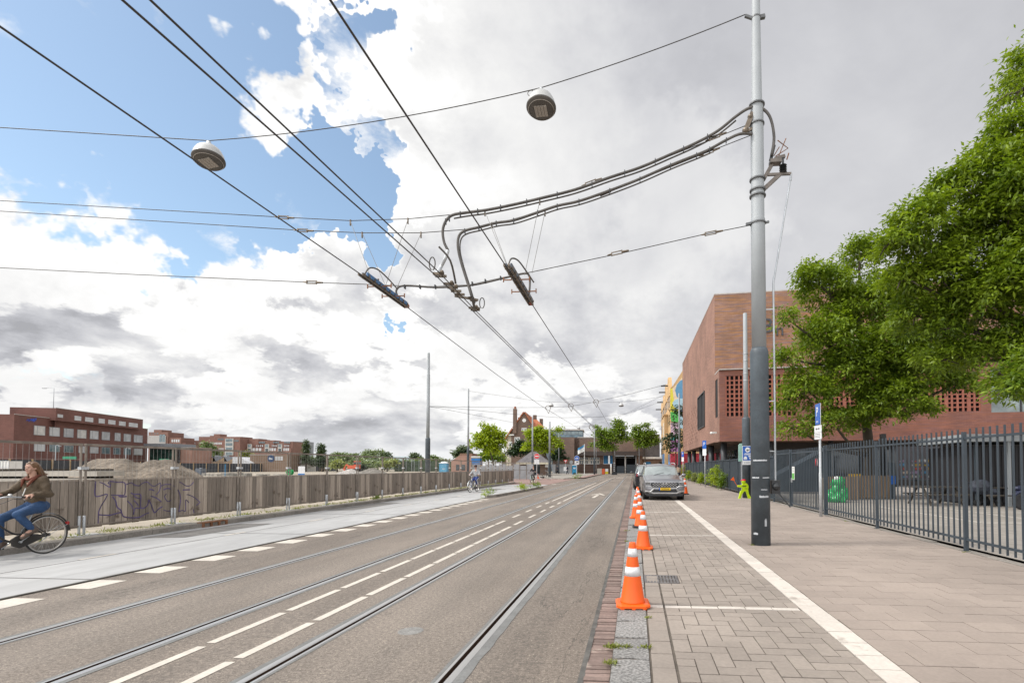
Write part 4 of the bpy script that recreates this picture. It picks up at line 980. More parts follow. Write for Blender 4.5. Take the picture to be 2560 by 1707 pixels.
t = thing('round_sign', 'small white round sign with red rim seen through the gate', 'sign', (6.75, 19.6, .03)); MB().box(-.02,.02,-.02,.02,0,1.9).obj('post', fencegrey, t); b = MB(); b.lathe([(.16,-.01),(.16,.01)], 20, 0, Matrix.Translation((0,-.03,1.72)) @ Matrix.Rotation(R(60),4,'Z') @ Matrix.Rotation(R(90),4,'X')); b.obj('sign_panel', signr, t); b = MB(); b.lathe([(.12,-.013),(.12,.013)], 20, 0, Matrix.Translation((0,-.03,1.72)) @ Matrix.Rotation(R(60),4,'Z') @ Matrix.Rotation(R(90),4,'X')); b.obj('sign_face', signw, t)
# ================================================================ vegetation
def quads(name, V, mat, parent=None, loc=None):
    n = len(V); tone = np.concatenate(TONE) if TONE else np.zeros(n); TONE.clear(); me = bpy.data.meshes.new(name); me.vertices.add(n*4); me.loops.add(n*4); me.polygons.add(n)
    me.vertices.foreach_set('co', V.reshape(-1).astype(np.float32)); me.loops.foreach_set('vertex_index', np.arange(n*4, dtype=np.int32))
    me.polygons.foreach_set('loop_start', np.arange(0, n*4, 4, dtype=np.int32)); me.polygons.foreach_set('loop_total', np.full(n, 4, dtype=np.int32))
    me.materials.append(mat); me.update(calc_edges=True); at = me.attributes.new('tone', 'FLOAT', 'FACE'); at.data.foreach_set('value', tone.astype(np.float32)[:n])
    o = bpy.data.objects.new(name, me); COL.objects.link(o)
    if parent: o.parent = parent
    if loc is not None: o.location = loc
    return o
TONE = []
def sprays(cent, outd, per, sp, L, w, droop=.5, flat=.55):
    n = len(cent)*per; TONE.append(np.repeat(np.clip(rng.normal(.45,.33,len(cent)),0,1), per))
    c = np.repeat(cent, per, 0); o = np.repeat(outd, per, 0)
    p = c+rng.normal(0, 1, (n,3))*np.array([sp, sp, sp*flat])
    d = rng.normal(0, 1, (n,3))*.75+o*.7; d[:,2] = d[:,2]*.5-droop*rng.uniform(.3,1.2,n)
    d /= np.linalg.norm(d, axis=1)[:,None]+1e-9
    up = rng.normal(0,.45,(n,3)); up[:,2] += 1
    s = np.cross(d, up); s /= np.linalg.norm(s, axis=1)[:,None]+1e-9
    l = L*rng.uniform(.6,1.25,n)[:,None]; ww = w*rng.uniform(.7,1.2,n)[:,None]
    a = p; m = p+d*l*.45; e = p+d*l; e[:,2] -= l[:,0]*.12
    return np.stack([a, m+s*ww*.5, e, m-s*ww*.5], 1)
def crown_points(ells, n, lo=.5):
    vol = np.array([e[1][0]*e[1][1]*e[1][2] for e in ells])**.8; k = rng.choice(len(ells), n, p=vol/vol.sum())
    C = np.array([list(e[0]) for e in ells]); Rr = np.array([list(e[1]) for e in ells])
    v = rng.normal(0,1,(n,3)); v /= np.linalg.norm(v, axis=1)[:,None]; v[:,2] = np.where(v[:,2] < -.55, -v[:,2]*.6, v[:,2])
    r = lo+(1-lo)*rng.uniform(0,1,n)**.6
    return C[k]+v*Rr[k]*r[:,None], v
bark = mk('bark', (.085,.068,.052), .9, 0, .3, 2, bump=.6, bs=14, stretch=(1,1,.25))
GREENS = {'oak': mkleaf('oak leaf', (.050,.105,.010), (.29,.39,.030), .40), 'lime': mkleaf('bright leaf', (.20,.29,.012), (.36,.44,.02), .42), 'plane': mkleaf('plane leaf', (.09,.16,.014), (.21,.30,.03), .4),
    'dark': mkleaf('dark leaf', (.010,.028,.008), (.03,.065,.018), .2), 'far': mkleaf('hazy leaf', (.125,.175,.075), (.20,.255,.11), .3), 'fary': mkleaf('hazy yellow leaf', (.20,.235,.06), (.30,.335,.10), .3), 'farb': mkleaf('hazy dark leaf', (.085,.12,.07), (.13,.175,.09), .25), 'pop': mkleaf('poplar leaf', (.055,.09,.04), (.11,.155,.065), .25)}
def tree(name, label, base, ells, trunk, kind, n, per, sp, L, w, group=None, limbs=True, lo=.5, cat='tree', droop=.5, tr=.2):
    base = Vector(base); t = thing(name, label, cat, base, 0, group)
    E = [(Vector(c)-base, r) for c, r in ells]; P = [Vector(p)-base for p in trunk]
    b = MB(); nn = len(P); b.tube(smooth_path(P,4) if nn > 2 else P, [tr*(1-.55*i/max(1,(len(P)-1)*4 if nn > 2 else 1)) for i in range((nn-1)*4+1 if nn > 2 else 2)], 10)
    if limbs:
        for c, r in E:
            s = min(P, key=lambda p: (p-c).length+abs(p.z-(c.z-r[2]*.8))*.6); q = s.lerp(c, .55)+Vector((0,0,-.06*(c-s).length))
            b.tube(smooth_path([s, q, c+Vector((0,0,r[2]*.2))],4), [tr*.42*(1-.8*i/8) for i in range(9)], 7)
            for _ in range(3): e = c+Vector([random.uniform(-.8,.8)*x for x in r]); b.tube([c, c.lerp(e,.5)+Vector((0,0,.1)), e], [tr*.14, tr*.1, tr*.04], 5)
    b.obj('trunk', bark, t, smooth=True, uv=False)
    c, o = crown_points(E, n, lo); quads('crown', sprays(c, o, per, sp, L, w, droop), GREENS[kind], t); return t
def el(px, py, rpx, D, dr=None, sq=1.): r = rpx*D/FPX; return (W(px,py,D), (r, (dr or r), r*sq))
# two big trees in the school yard
T1 = [el(2010,985,68,25.5,1.6),el(2075,850,85,26,2.2),el(2070,720,66,26.5,1.8),el(2020,690,40,26,.9),el(2150,640,52,27,1.6),el(2165,770,95,26.5,2.2),el(2135,930,100,26,2.2),el(2235,880,90,25,2.2),el(2250,1000,66,24.5,1.6),el(2310,1030,34,24,.9),el(1985,1072,34,25,.9),el(2075,1055,48,25,1.3),el(1965,800,30,25.5,.8),el(1965,900,34,25,.8),el(2250,750,70,27,1.8),el(2330,860,70,25,1.8),el(2150,1050,45,26,1.2),el(2300,930,75,25,1.8),el(2370,930,45,25,1.2),el(2200,1010,70,25,1.6),el(2400,960,45,25,1.2)]
bx = W(2172,1240,27)
tree('yard_tree', 'large broad-leaved green tree with a dark trunk standing in the school yard', (bx.x,bx.y,0), T1, [(bx.x,bx.y,0),(bx.x+.05,bx.y,2.2),(bx.x-.1,bx.y,4.5),(bx.x-.3,bx.y,7.5),(bx.x-.4,bx.y,10)], 'oak', 2300, 30, .21, .24, .095, 'big green trees in the school yard', lo=.42, tr=.30)
T2 = [el(2300,560,70,17,1.4),el(2255,700,50,17.5,1.1),el(2400,890,50,17.5,1.1),el(2335,905,42,18,1.0),el(2470,880,45,17,1.0),el(2290,790,60,18,1.2),el(2225,610,28,17,.8),el(2260,610,45,17,1.1),el(2380,480,60,17,1.4),el(2330,690,85,17.5,1.7),el(2440,600,95,17,1.8),el(2450,420,60,16.5,1.3),el(2520,330,55,16.5,1.3),el(2550,230,45,16.5,1.1),el(2540,500,100,16,1.9),el(2440,760,95,17,1.8),el(2550,700,110,16,2.0),el(2360,820,50,17.5,1.2),el(2640,400,140,16,2.4),el(2660,640,150,16,2.4),el(2530,850,60,16.5,1.3),el(2620,150,90,16.5,1.8),el(2680,900,120,16,2.2),el(2530,975,52,13.5,.8),el(2590,930,70,13.5,1.0),el(2495,935,26,13.8,.5)]
b2 = W(2790,1240,17)
tree('yard_tree', 'taller overhanging green tree cut off by the right picture edge', (b2.x,b2.y,0), T2, [(b2.x,b2.y,0),(b2.x,b2.y,3),(b2.x-.3,b2.y,6),(b2.x-.6,b2.y,10),(b2.x-.8,b2.y,13)], 'oak', 3300, 30, .17, .20, .075, 'big green trees in the school yard', lo=.38, tr=.32)
# bushes against the closed fence
for k,(px,pyt,pyb,D,hw,lab,kd) in enumerate(((1781,1170,1219,38,9,'tallest leafy shrub in front of the dark fence','lime'),(1800,1168,1222,35,8,'shrub with loose stems just right of the tallest shrub','lime'),(1812,1182,1226,33,5,'small thin shrub nearest the lime figure','plane'),(1752,1183,1213,44,5,'yellowish shrub left of the thin parking post','lime'),(1736,1182,1208,49,4,'low pale shrub between two fence posts','fary'),(1722,1178,1203,55,4,'far yellow-green shrub low on the dark fence','lime'),(1715,1160,1199,60,5,'shrub beside the car bonnet by the dark fence','lime'))):
    p = GZ(px,pyb); p.x = min(p.x, 5.75); h = (pyb-pyt)*D/FPX*1.12; r = hw*D/FPX*1.35
    tree('fence_shrub', lab, (p.x,p.y,0), [((p.x,p.y,h*.35),(r*1.1,r,h*.35)),((p.x+r*.2,p.y,h*.72),(r*.75,r*.7,h*.28))], [(p.x,p.y,0),(p.x,p.y,h*.8)], kd, 75, 10, .11, .12, .07, 'shrubs growing along the dark fence', limbs=False, cat='shrub', lo=.1, tr=.02)
p = GZ(1700,1185); tree('street_tree', 'small dark tree half hidden between the painted house and the school', (5.9,74,0), [((5.9,74,5.2),(1.6,1.6,2.2)),((6.3,74,8.5),(1.0,1,2.4)),((5.2,74,4.2),(1,1,1.2))], [(5.9,74,0),(5.9,74,6)], 'dark', 160, 12, .3, .35, .2, limbs=False, tr=.12)
# weeds on the verge and beside kerbs
wq = []
for k in range(520):
    x = -11.62-abs(rng.normal(0,.16)); y = rng.uniform(8,46); 
    if rng.random() < .5: x = -11.75+rng.normal(0,.1); y = 10+36*rng.random()**.8
    c = np.array([[x,y,.125]]); wq.append(sprays(c, np.array([[0,0,1.6]]), rng.integers(4,11), .035+.03*rng.random(), .10, .018, -.5, .2))
weeds = quads('weeds', np.concatenate(wq), mkleaf('weed leaf', (.16,.19,.03), (.30,.32,.06), .3)); tag(weeds, None, None, None, 'stuff')
wq = []
for (x,y,n,s) in ((-.19,4.42,26,.05),(-.06,4.43,10,.03),(.08,4.43,10,.02),(-.2,4.05,14,.03),(-.19,10.6,10,.03),(-.2,12.4,10,.03),(2.30,10.3,6,.03),(5.98,9.8,8,.03),(5.97,15.0,8,.03),(.13,5.3,4,.01)):
    for _ in range(n): wq.append(sprays(np.array([[x+rng.normal(0,s),y+rng.normal(0,s*.4),.035]]), np.array([[0,0,1.2]]), 5, .012, .045, .011, -.3, .2))
tag(quads('kerb_moss', np.concatenate(wq), mkleaf('moss', (.12,.15,.02), (.24,.26,.05), .25)), None, None, None, 'stuff')
def plant(label, p, h, r, kd, n=40, name='weed_clump'):
    p = Vector(p); t = thing(name, label, 'plant', p, 0, None)
    c = rng.normal(0,1,(n,3))*np.array([r*.45,r*.45,h*.18])+np.array([0,0,h*.32]); quads('leaves', sprays(c, np.tile([[0,0,1.5]],(n,1)), 8, .05, .17, .03, -.5), GREENS[kd], t); return t
plant('yellow-green weed clump on the traffic island kerb', (-7.15,32.0,.1), .5, .38, 'lime'); plant('taller green weed clump farther along the traffic island kerb', (-7.05,35.6,.1), .62, .45, 'plane')
plant('small weed tuft at the tip of the traffic island', (-7.6,26.2,.05), .45, .3, 'plane', 16); plant('sparse dry stem plant at the near end of the island kerb', (-7.55,25.0,.05), .5, .2, 'lime', 10); plant('dark bush clump in the gap under the plank fence', (-11.6,22.0,.12), .16, .13, 'plane', 10)
plant('spiky plant on the plaza island below the cycle sign', GZ(1442,1199), 1.1, .8, 'plane', 50)
# ================================================================ plank-clad construction fence
board = mk('weathered boards', (.285,.240,.200), .9, 0, .2, 1.5, fine=.16, fs=18, rpi=.42, stretch=(1,9,.35), dirt=((.115,.085,.065), 2.2, .60))
framew = mk('weathered frame', (.235,.20,.17), .8, .1, .25, 4)
FX_ = -11.75; PL = 2.15
def clad_panel(v):
    rr = random.Random(v); t = thing('construction_fence_panel', '', 'fence')
    b = MB(); L = PL-.09
    b.tube([(0,0,.02),(0,0,1.95)],.021,8); b.tube([(0,L,.02),(0,L,1.95)],.021,8); b.box(-.028,.028,-.02,L+.02,1.91,1.96); b.tube([(0,0,.2),(0,L,.2)],.019,8); b.obj('frame', framew, t, smooth=False)
    b = MB(); b.tube([(.0,0,-.01),(0,0,.42)],.024,8); b.tube([(0,L,-.01),(0,L,.42)],.024,8); b.obj('post_sleeve', galv, t, smooth=True)
    b = MB(); n = 20
    for i in range(1, n): y = L*i/n; b.tube([(-.012,y,1.1),(-.012,y,1.92)],.0019,4,cap=False)
    for z in (1.38,1.62): b.tube([(-.005,0,z),(-.005,L,z)],.003,4,cap=False)
    b.obj('wire_mesh', mk('mesh wire', (.32,.31,.30), .6) if 'mesh wire' not in bpy.data.materials else bpy.data.materials['mesh wire'], t, uv=False)
    b = MB(); y = -.03
    while y < L+.05:
        w = rr.uniform(.125,.165); y1 = min(y+w, L+.055)
        if y1-y > .03: b.box(-.050-rr.uniform(0,.006),-.030+rr.uniform(-.006,.002),y+.007,y1-.007,.16+rr.uniform(-.015,.01),1.155+rr.uniform(-.012,.01))
        y = y1
    b.box(-.068,-.058,-.02,L+.045,.17,1.15,1); b.obj('board_cladding', [board, woodd], t)  # dark backing sheet added behind the boards so their gaps read as shaded
    b = MB(); b.box(-.060,-.026,-.01,L+.01,1.15,1.19); b.obj('capping_board', board, t)
    b = MB(); b.slab([(-.18,L-.15),(.22,L-.15),(.24,L+.35),(-.16,L+.35)],-.008,.012); b.obj('foot_plate', mk('foot plate', (.42,.41,.40), .6) if v == 0 else bpy.data.materials['foot plate'], t)
    b = MB(); b.box(-.035,.045,L-.03,L+.13,1.40,1.46); b.obj('clamp', galv, t); return t
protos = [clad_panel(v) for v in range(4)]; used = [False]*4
ordn = ['first','second','third','fourth','fifth','sixth','seventh','eighth','ninth','tenth','eleventh','twelfth','thirteenth','fourteenth','fifteenth','sixteenth']
panels = []
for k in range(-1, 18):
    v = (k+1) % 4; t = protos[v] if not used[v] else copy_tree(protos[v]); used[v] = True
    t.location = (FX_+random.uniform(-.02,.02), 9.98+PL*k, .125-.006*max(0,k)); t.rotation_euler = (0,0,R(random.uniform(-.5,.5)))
    t['label'] = ('plank-clad fence panel behind the cycling woman at the left picture edge','plank-clad fence panel bearing most of the purple graffiti','plank-clad fence panel with only the last purple graffiti letter')[k+1] if k < 2 else 'plank-clad mesh fence panel, %s to the right of the graffiti panels' % ordn[min(k-2,15)]
    t['group'] = 'plank-clad mesh fence panels beside the cycle path'; panels.append(t)
purple = mk('purple spray paint', (.095,.07,.17), .7, 0, .45, 6)
ST = [[(145,180),(140,300),(130,380),(150,470),(230,465),(375,430),(340,530),(270,640),(215,760),(205,850),(200,1000)],[(225,195),(300,220),(420,290),(430,230),(395,215),(440,180),(560,195),(715,205),(730,330),(715,440),(650,450),(450,445)],[(205,830),(420,840),(540,810),(650,790),(690,860),(780,885),(900,890),(1020,875),(1120,820),(1200,790)],
 [(480,480),(540,560),(570,680),(640,740),(660,800)],[(750,240),(850,205),(900,240),(1000,265),(1060,220),(1160,190),(1220,240),(1300,275),(1420,215),(1400,360),(1330,440)],[(840,400),(900,430),(1030,440),(1030,600),(1025,700),(940,700),(905,740),(890,830)],[(900,460),(960,500),(1030,515)],[(900,550),(960,610),(990,660)],[(1030,700),(1100,700),(1170,640),(1190,540),(1240,640),(1300,790),(1380,720),(1460,670)],[(1200,345),(1240,335),(1300,360)],[(1230,465),(1300,485),(1360,515),(1440,580)],[(1430,270),(1500,240),(1580,235),(1660,250),(1720,300)],[(1480,345),(1550,315),(1620,325)],[(1480,740),(1600,760),(1690,690)],[(770,560),(850,640),(880,720)],[(600,470),(680,480),(760,470)],[(1540,420),(1500,480),(1560,570),(1640,540)]]
ST2 = [[(1790,195),(1830,205),(1900,255),(1960,270),(2020,250),(2070,190)],[(1760,340),(1800,430),(1810,560),(1790,700),(1780,780)],[(1860,345),(2000,340)],[(1930,440),(1970,440),(2080,490),(2190,580),(2180,600),(2120,650)],[(1780,770),(1850,745),(1910,760),(1915,640),(1920,540),(1980,600)],[(2060,720),(2075,800)]]
for strokes, pn in ((ST, panels[1]), (ST2, panels[2])):
    b = MB()
    for s in strokes:
        pts = []
        for x, y in s: p = GX(220+x/7.84, 1180+y/7.84, FX_-.027); pts.append(Vector((.049, p.y-pn.location.y, p.z-pn.location.z)))
        b.tube(smooth_path(pts,4), [random.uniform(.010,.016)]*((len(pts)-1)*4+1), 5)
    for i, v in enumerate(b.v): b.v[i] = (-.0262+(v[0]-.049)*.12, v[1], v[2])
    o = b.obj('graffiti', purple, pn); pn.rotation_euler = (0,0,0); pn.location.x = FX_
# second mesh fence behind, sheeted
wm = mk('grey sheeting', (.30,.31,.32), .7, 0, .2, .6)
for k in range(9):
    p = W(1180+17*k,1166,64-1.5*k*.3); t = thing('mesh_fence_panel', 'grey sheeted mesh fence panel behind the planks, %s from the left' % ordn[k], 'fence', (p.x,p.y,0), YAW, 'grey sheeted mesh fence panels on the site')
    w = 17*64/FPX
    b = MB(); b.bar((0,0,0),(0,0,2.05),.05); b.bar((0,0,2.02),(w,0,2.02),.05); b.bar((0,0,1.2),(w,0,1.2),.03); b.obj('frame', framew, t); MB().box(.05,w-.04,.03,.04,.1,1.9-.2*(k%2)).obj('sheet', wm, t)
# ================================================================ building site
def heap(label, c, rx, ry, h, m, name='sand_heap', seed=0, n=84, peaks=((0,0,1,1),)):
    r2 = np.random.default_rng(seed); b = MB(); g = {}
    ph = r2.uniform(0,6,8)
    for i in range(n+1):
        for j in range(n+1):
            x = -1+2*i/n; y = -1+2*j/n; z = 0
            for (cx,cy,s,hh) in peaks: z = max(z, hh*max(0,1-((x-cx)**2+(y-cy)**2)**.5/s))
            z = z**.85; z = z*(1+.10*math.sin(7*x+ph[0])*math.sin(6*y+ph[1])+.06*math.sin(17*x+ph[2]+3*y)*math.sin(15*y+ph[3]))+(.035*r2.random() if z > 0 else 0)
            g[i,j] = len(b.v); b.v.append((x*rx, y*ry, min(z,.93)*h-.02))
    for i in range(n):
        for j in range(n): b.f.append((g[i,j],g[i+1,j],g[i+1,j+1],g[i,j+1])); b.m.append(0)
    o = b.obj(name, m, loc=c, rz=YAW, smooth=True, uv=False); return tag(o, label, 'heap')
soilm = mk('heap of sandy soil', (.165,.135,.105), .95, 0, .28, .8, fine=.3, fs=7, bump=1.0, bs=5, dirt=((.235,.205,.17), .9, .60))
p = W(332,1166,29); heap('big grey-brown sand heap behind the plank fence', (p.x,p.y,-.03), 4.4, 4, 2.25, soilm, peaks=((-.25,0,.95,.95),(.25,.05,.9,.97),(0,-.1,.9,.98)))
p = W(930,1166,92); heap('dark rounded gravel heap far across the building site', (p.x,p.y,-.03), 3.4, 3, 1.45, mk('dark gravel', (.17,.155,.135), .95, 0, .2, 2, fine=.2, fs=8), 'gravel_heap', 2)
p = W(876,1166,92); heap('pale rubble heap with an orange digger behind it', (p.x,p.y,-.03), 2.8, 2.5, 1.3, mk('pale rubble', (.33,.31,.29), .95, 0, .3, 2, fine=.3, fs=5, bump=1, bs=4), 'rubble_heap', 4)
conc2 = mk('precast concrete', (.40,.375,.335), .85, 0, .15, 1, fine=.1, fs=10)
p = W(100,1166,20); t = thing('concrete_slab_stack', 'stack of long pale concrete slabs behind the fence at the left', 'slab stack', (p.x,p.y,0), YAW)
b = MB()
for k in range(5): b.box(-2.6+random.uniform(-.3,.3),2.15+random.uniform(-.15,.15),0,1.2,.05+k*.29,.05+k*.29+.20)
b.obj('slabs', conc2, t); b = MB()
for k in range(5):
    for x in (-1.9,-.2,1.7): b.box(x,x+.08,.01,1.19,.25+k*.29,.34+k*.29)
each(b, 'spacer', woodd, t)
t = thing('liquid_container', 'white cube container in a metal cage at the left picture edge', 'container', W(3,1200,42)*1); t.location.z = 0; t.rotation_euler = (0,0,YAW)
MB().box(-.6,.6,0,1,1.0,2.05).obj('tank', white, t); b = MB()
for i in range(6): b.box(-.62+i*.24,-.59+i*.24,-.03,-.005,.9,2.1)
for z in (1.1,1.5,2.05): b.box(-.62,.62,-.035,-.005,z,z+.03)
b.obj('cage', galv, t); MB().box(-.6,.6,0,1,0,1.0).obj('pallet', woodd, t)
screen = mk('dark screen cloth', (.045,.05,.06), .85, 0, .15, 1.5); postw = mk('pale wooden post', (.40,.28,.15), .8, 0, .15, 2)
fl = [(-40,60),(20,64),(212,82),(449,132),(600,150),(717,168),(840,180)]
for k in range(len(fl)-1):
    p = W(fl[k][0],1166,fl[k][1]); q = W(fl[k+1][0],1166,fl[k+1][1]); d = q-p; L = d.length; a = math.atan2(d.y,d.x)
    t = thing('screen_fence', 'dark screen fence with pale wooden posts, '+('section at the left picture edge','section in front of the brick office','section behind the big sand heap','section below the sawtooth roofs','section below the shed with a round logo','farthest section, ending under the poplars')[k], 'fence', (p.x,p.y,0), a, 'dark screen fence around the building site')
    MB().box(0,L,0,.06,0,2.5).obj('screen', screen, t); n = max(2, int(L/(4.2 if k < 3 else 3.4)))
    for i in range(n): MB().box(L*i/n,L*i/n+.17,-.16,-.02,0,2.6).obj('post', postw, t)
officeb = mkbrick('dark red office brick', (.185,.080,.066), (.155,.067,.056), (.15,.085,.07), .22, .066, .008, .15)
def winbox(wl, parent, px0, py0, px1, py1, gm, fm=None, name='window', depth=.06, split=None, th=.09):
    u0, z1 = wl.uz(px0,py0); u1, z0 = wl.uz(px1,py1); s = -1
    g = MB().box(u0,u1,s*.03,.05,z0,z1).obj(name, gm, parent)
    if fm:
        b = MB(); b.box(u0-th,u0,s*depth,.05,z0-th,z1+th); b.box(u1,u1+th,s*depth,.05,z0-th,z1+th); b.box(u0,u1,s*depth,.05,z0-th,z0); b.box(u0,u1,s*depth,.05,z1,z1+th)
        for f in (split or ()): b.box(u0+(u1-u0)*f-th/2,u0+(u1-u0)*f+th/2,s*depth*.9,-.031,z0,z1)
        b.obj('window_frame', fm, g)
    return g
# office block
oc = W(32,1166,110); oa = R(106.3); OW = Wall((oc.x,oc.y), oa)
off = thing('office_building', 'dark red brick office with rows of pale square windows and a set-back top floor', 'building', (oc.x,oc.y,0), oa)
Lo = OW.uz(369.5,1072)[0]; zt = OW.uz(32,1035)[1]
b = MB(); b.box(0,Lo,.02,26,0,zt); 
b.obj('wall', officeb, off)
e_a = R(155.57)-oa; b = MB(); ex = math.cos(e_a)*16; ey = math.sin(e_a)*16; b.poly([(0,0,0),(0,0,zt),(ex,ey,zt),(ex,ey,0)]); b.poly([(0,0,zt),(0,26,zt),(ex,ey,zt)]); b.obj('end_wall', officeb, off)
EW = Wall((oc.x,oc.y), R(155.57))
for (x0,y0,x1,y1) in ((0.5,1062,9.5,1085.5),(14,1060,23.5,1084),(0.5,1107,9,1119),(14,1107,23,1119)):
    a0 = EW.uz(x0,y0); a1 = EW.uz(x1,y1); c = math.cos(e_a); s_ = math.sin(e_a); n_ = (s_,-c); k_ = -.05 if False else .05
    b = MB(); P = lambda u,z: (u*c+(-1)*n_[0]*-.06, u*s_+(-1)*n_[1]*-.06, z)
    off_ = .08; pp = [(a0[0],a1[1]),(a1[0],a1[1]),(a1[0],a0[1]),(a0[0],a0[1])]
    b.poly([(u*c+math.sin(e_a)*off_, u*s_-math.cos(e_a)*off_, z) for u,z in pp]); b.poly([(u*c-math.sin(e_a)*off_, u*s_+math.cos(e_a)*off_, z) for u,z in pp]); b.obj('window', glassm, off)
GB = [glassb, mk('blinds darker painted reflection', (.40,.41,.42), .08, 0, .2, .5, spec=.6), mk('curtain paler painted reflection', (.56,.55,.52), .1, 0, .15, .7, spec=.6)]  # paler and darker tones vary the sky reflection painted into these windows
sx = 5.88
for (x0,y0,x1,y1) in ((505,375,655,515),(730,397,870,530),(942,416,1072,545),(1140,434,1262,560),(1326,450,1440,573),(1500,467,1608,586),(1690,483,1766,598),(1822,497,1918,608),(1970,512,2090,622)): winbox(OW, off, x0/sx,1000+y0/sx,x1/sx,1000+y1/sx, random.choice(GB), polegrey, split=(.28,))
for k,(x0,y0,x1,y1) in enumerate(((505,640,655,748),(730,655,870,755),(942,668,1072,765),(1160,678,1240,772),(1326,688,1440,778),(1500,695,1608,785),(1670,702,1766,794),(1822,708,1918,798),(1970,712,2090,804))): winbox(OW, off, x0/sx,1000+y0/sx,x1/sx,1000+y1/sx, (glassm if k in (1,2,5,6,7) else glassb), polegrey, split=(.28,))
for r in range(9): 
    u = Lo*(.15+.085*r); b = MB(); b.box(u,u+2.2,-.03,.04,.9,2.6); b.obj('window', glassd, off)
# penthouse, set back 4 m
pc = W(136,1166,119); PWl = Wall((pc.x,pc.y), oa); ph = PWl.uz(136,1019)[1]; pl = PWl.uz(357.5,1049)[0]
loc = off.matrix_basis.inverted() if False else None
pu = (Vector((pc.x,pc.y,0))-Vector((oc.x,oc.y,0))); pu = (pu.dot(OW.d), pu.dot(OW.n))
b = MB(); b.box(pu[0],pu[0]+pl,pu[1],pu[1]+9,zt-.5,ph); top = b.obj('top_floor', officeb, off)
lw = W(70.6,1166,138); q = (lw-Vector((oc.x,oc.y,CH))); 
b = MB(); c0 = Vector((pu[0],pu[1])); q2 = Vector((q.dot(OW.d), q.dot(OW.n))); b.poly([(c0.x,c0.y,zt-2),(c0.x,c0.y,ph),(q2.x,q2.y,ph),(q2.x,q2.y,zt-2)]); b.obj('top_floor_end', officeb, off)
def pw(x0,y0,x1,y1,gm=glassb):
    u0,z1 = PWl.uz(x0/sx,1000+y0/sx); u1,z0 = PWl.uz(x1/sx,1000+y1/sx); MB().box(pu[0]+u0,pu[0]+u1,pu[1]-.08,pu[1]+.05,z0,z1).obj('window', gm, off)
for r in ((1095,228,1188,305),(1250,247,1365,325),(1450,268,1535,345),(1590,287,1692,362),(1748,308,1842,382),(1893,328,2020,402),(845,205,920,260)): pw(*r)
b = MB(); b.box(-.05,Lo+.05,-.06,.02,zt-.02,zt+.12); b.box(pu[0]-.05,pu[0]+pl,pu[1]-.06,pu[1],ph-.02,ph+.1); b.obj('coping', cop, off)
for (px,py,w_) in ((77,1050,8),(20,1046,4)):
    u,z = (OW if px > 30 else OW).uz(max(px,34),py)
    if px > 30:
        b = MB()
        for i in range(9): b.prism([(u-1.2+i*.26,z+random.uniform(-.5,.1)),(u-.95+i*.28,z-.1),(u-.8+i*.27,z+.25+i*.05)], -.06,-.02)
        b.obj('emblem', mk('blue fish-like emblem', (.03,.09,.50), .5, 0, .5, 2), off)
b = MB(); s1 = W(13,1166,114.5); u,z = EW.uz(20,1046); c = math.cos(e_a); s_ = math.sin(e_a)
b.mesh([(u*c+s_*.1+x_*c, u*s_-c*.1+x_*s_, z+y_) for x_,y_ in ((-.7,-.2),(0,-1.0),(.5,.4),(.2,.9))], [(0,1,2,3)]); b.mesh([(u*c-s_*.1+x_*c, u*s_+c*.1+x_*s_, z+y_) for x_,y_ in ((-.7,-.2),(0,-1.0),(.5,.4),(.2,.9))], [(3,2,1,0)]); b.obj('emblem', bpy.data.materials['blue fish-like emblem'], off)
def lamp_post(label, px, pyt, D, arm, h=None, group='thin street lamp posts on the far side of the site', hz=0):
    p = W(px,1166,D); z = W(px,pyt,D).z; t = thing('street_lamp', label, 'street lamp', (p.x,p.y,hz), YAW, group)
    MB().tube([(0,0,0),(0,0,z*.5-hz*.5),(0,0,z-hz)],[.09,.07,.05],8).obj('post', polegrey, t, smooth=True)
    b = MB(); b.tube(smooth_path([(0,0,z-hz),(arm*.5,0,z-hz+.12),(arm,0,z-hz)],4),.035,6); b.box(min(arm,arm*1.5),max(arm,arm*1.5),-.12,.12,z-hz-.12,z-hz+.02); b.obj('lamp_arm', polegrey, t); return t
lamp_post('curved street lamp rising above the roof edge of the brick office', 129, 970, 124, -1.9, hz=zt-.1)
lamp_post('white street lamp in front of the first windows of the office', 138, 1114, 78, .5); lamp_post('white street lamp in front of the right end of the office', 314, 1120, 84, .5)
# street name boards
for (px,py,D,w,lab) in ((174,1144,80,2.1,'green street board in front of the office'),(411,1149,120,2.3,'green board under the grey canopy'),(803,1159,160,2.2,'green board near the poplars')):
    p = W(px,py,D); t = thing('site_board', lab, 'sign', (p.x,p.y,0), YAW, 'green boards around the site'); MB().box(-w/2,w/2,-.05,.05,p.z-.22,p.z+.22).obj('board', mk('board green', (.03,.25,.14), .5), t); MB().box(-.05,.05,.05,.12,0,p.z).obj('post', postw, t)
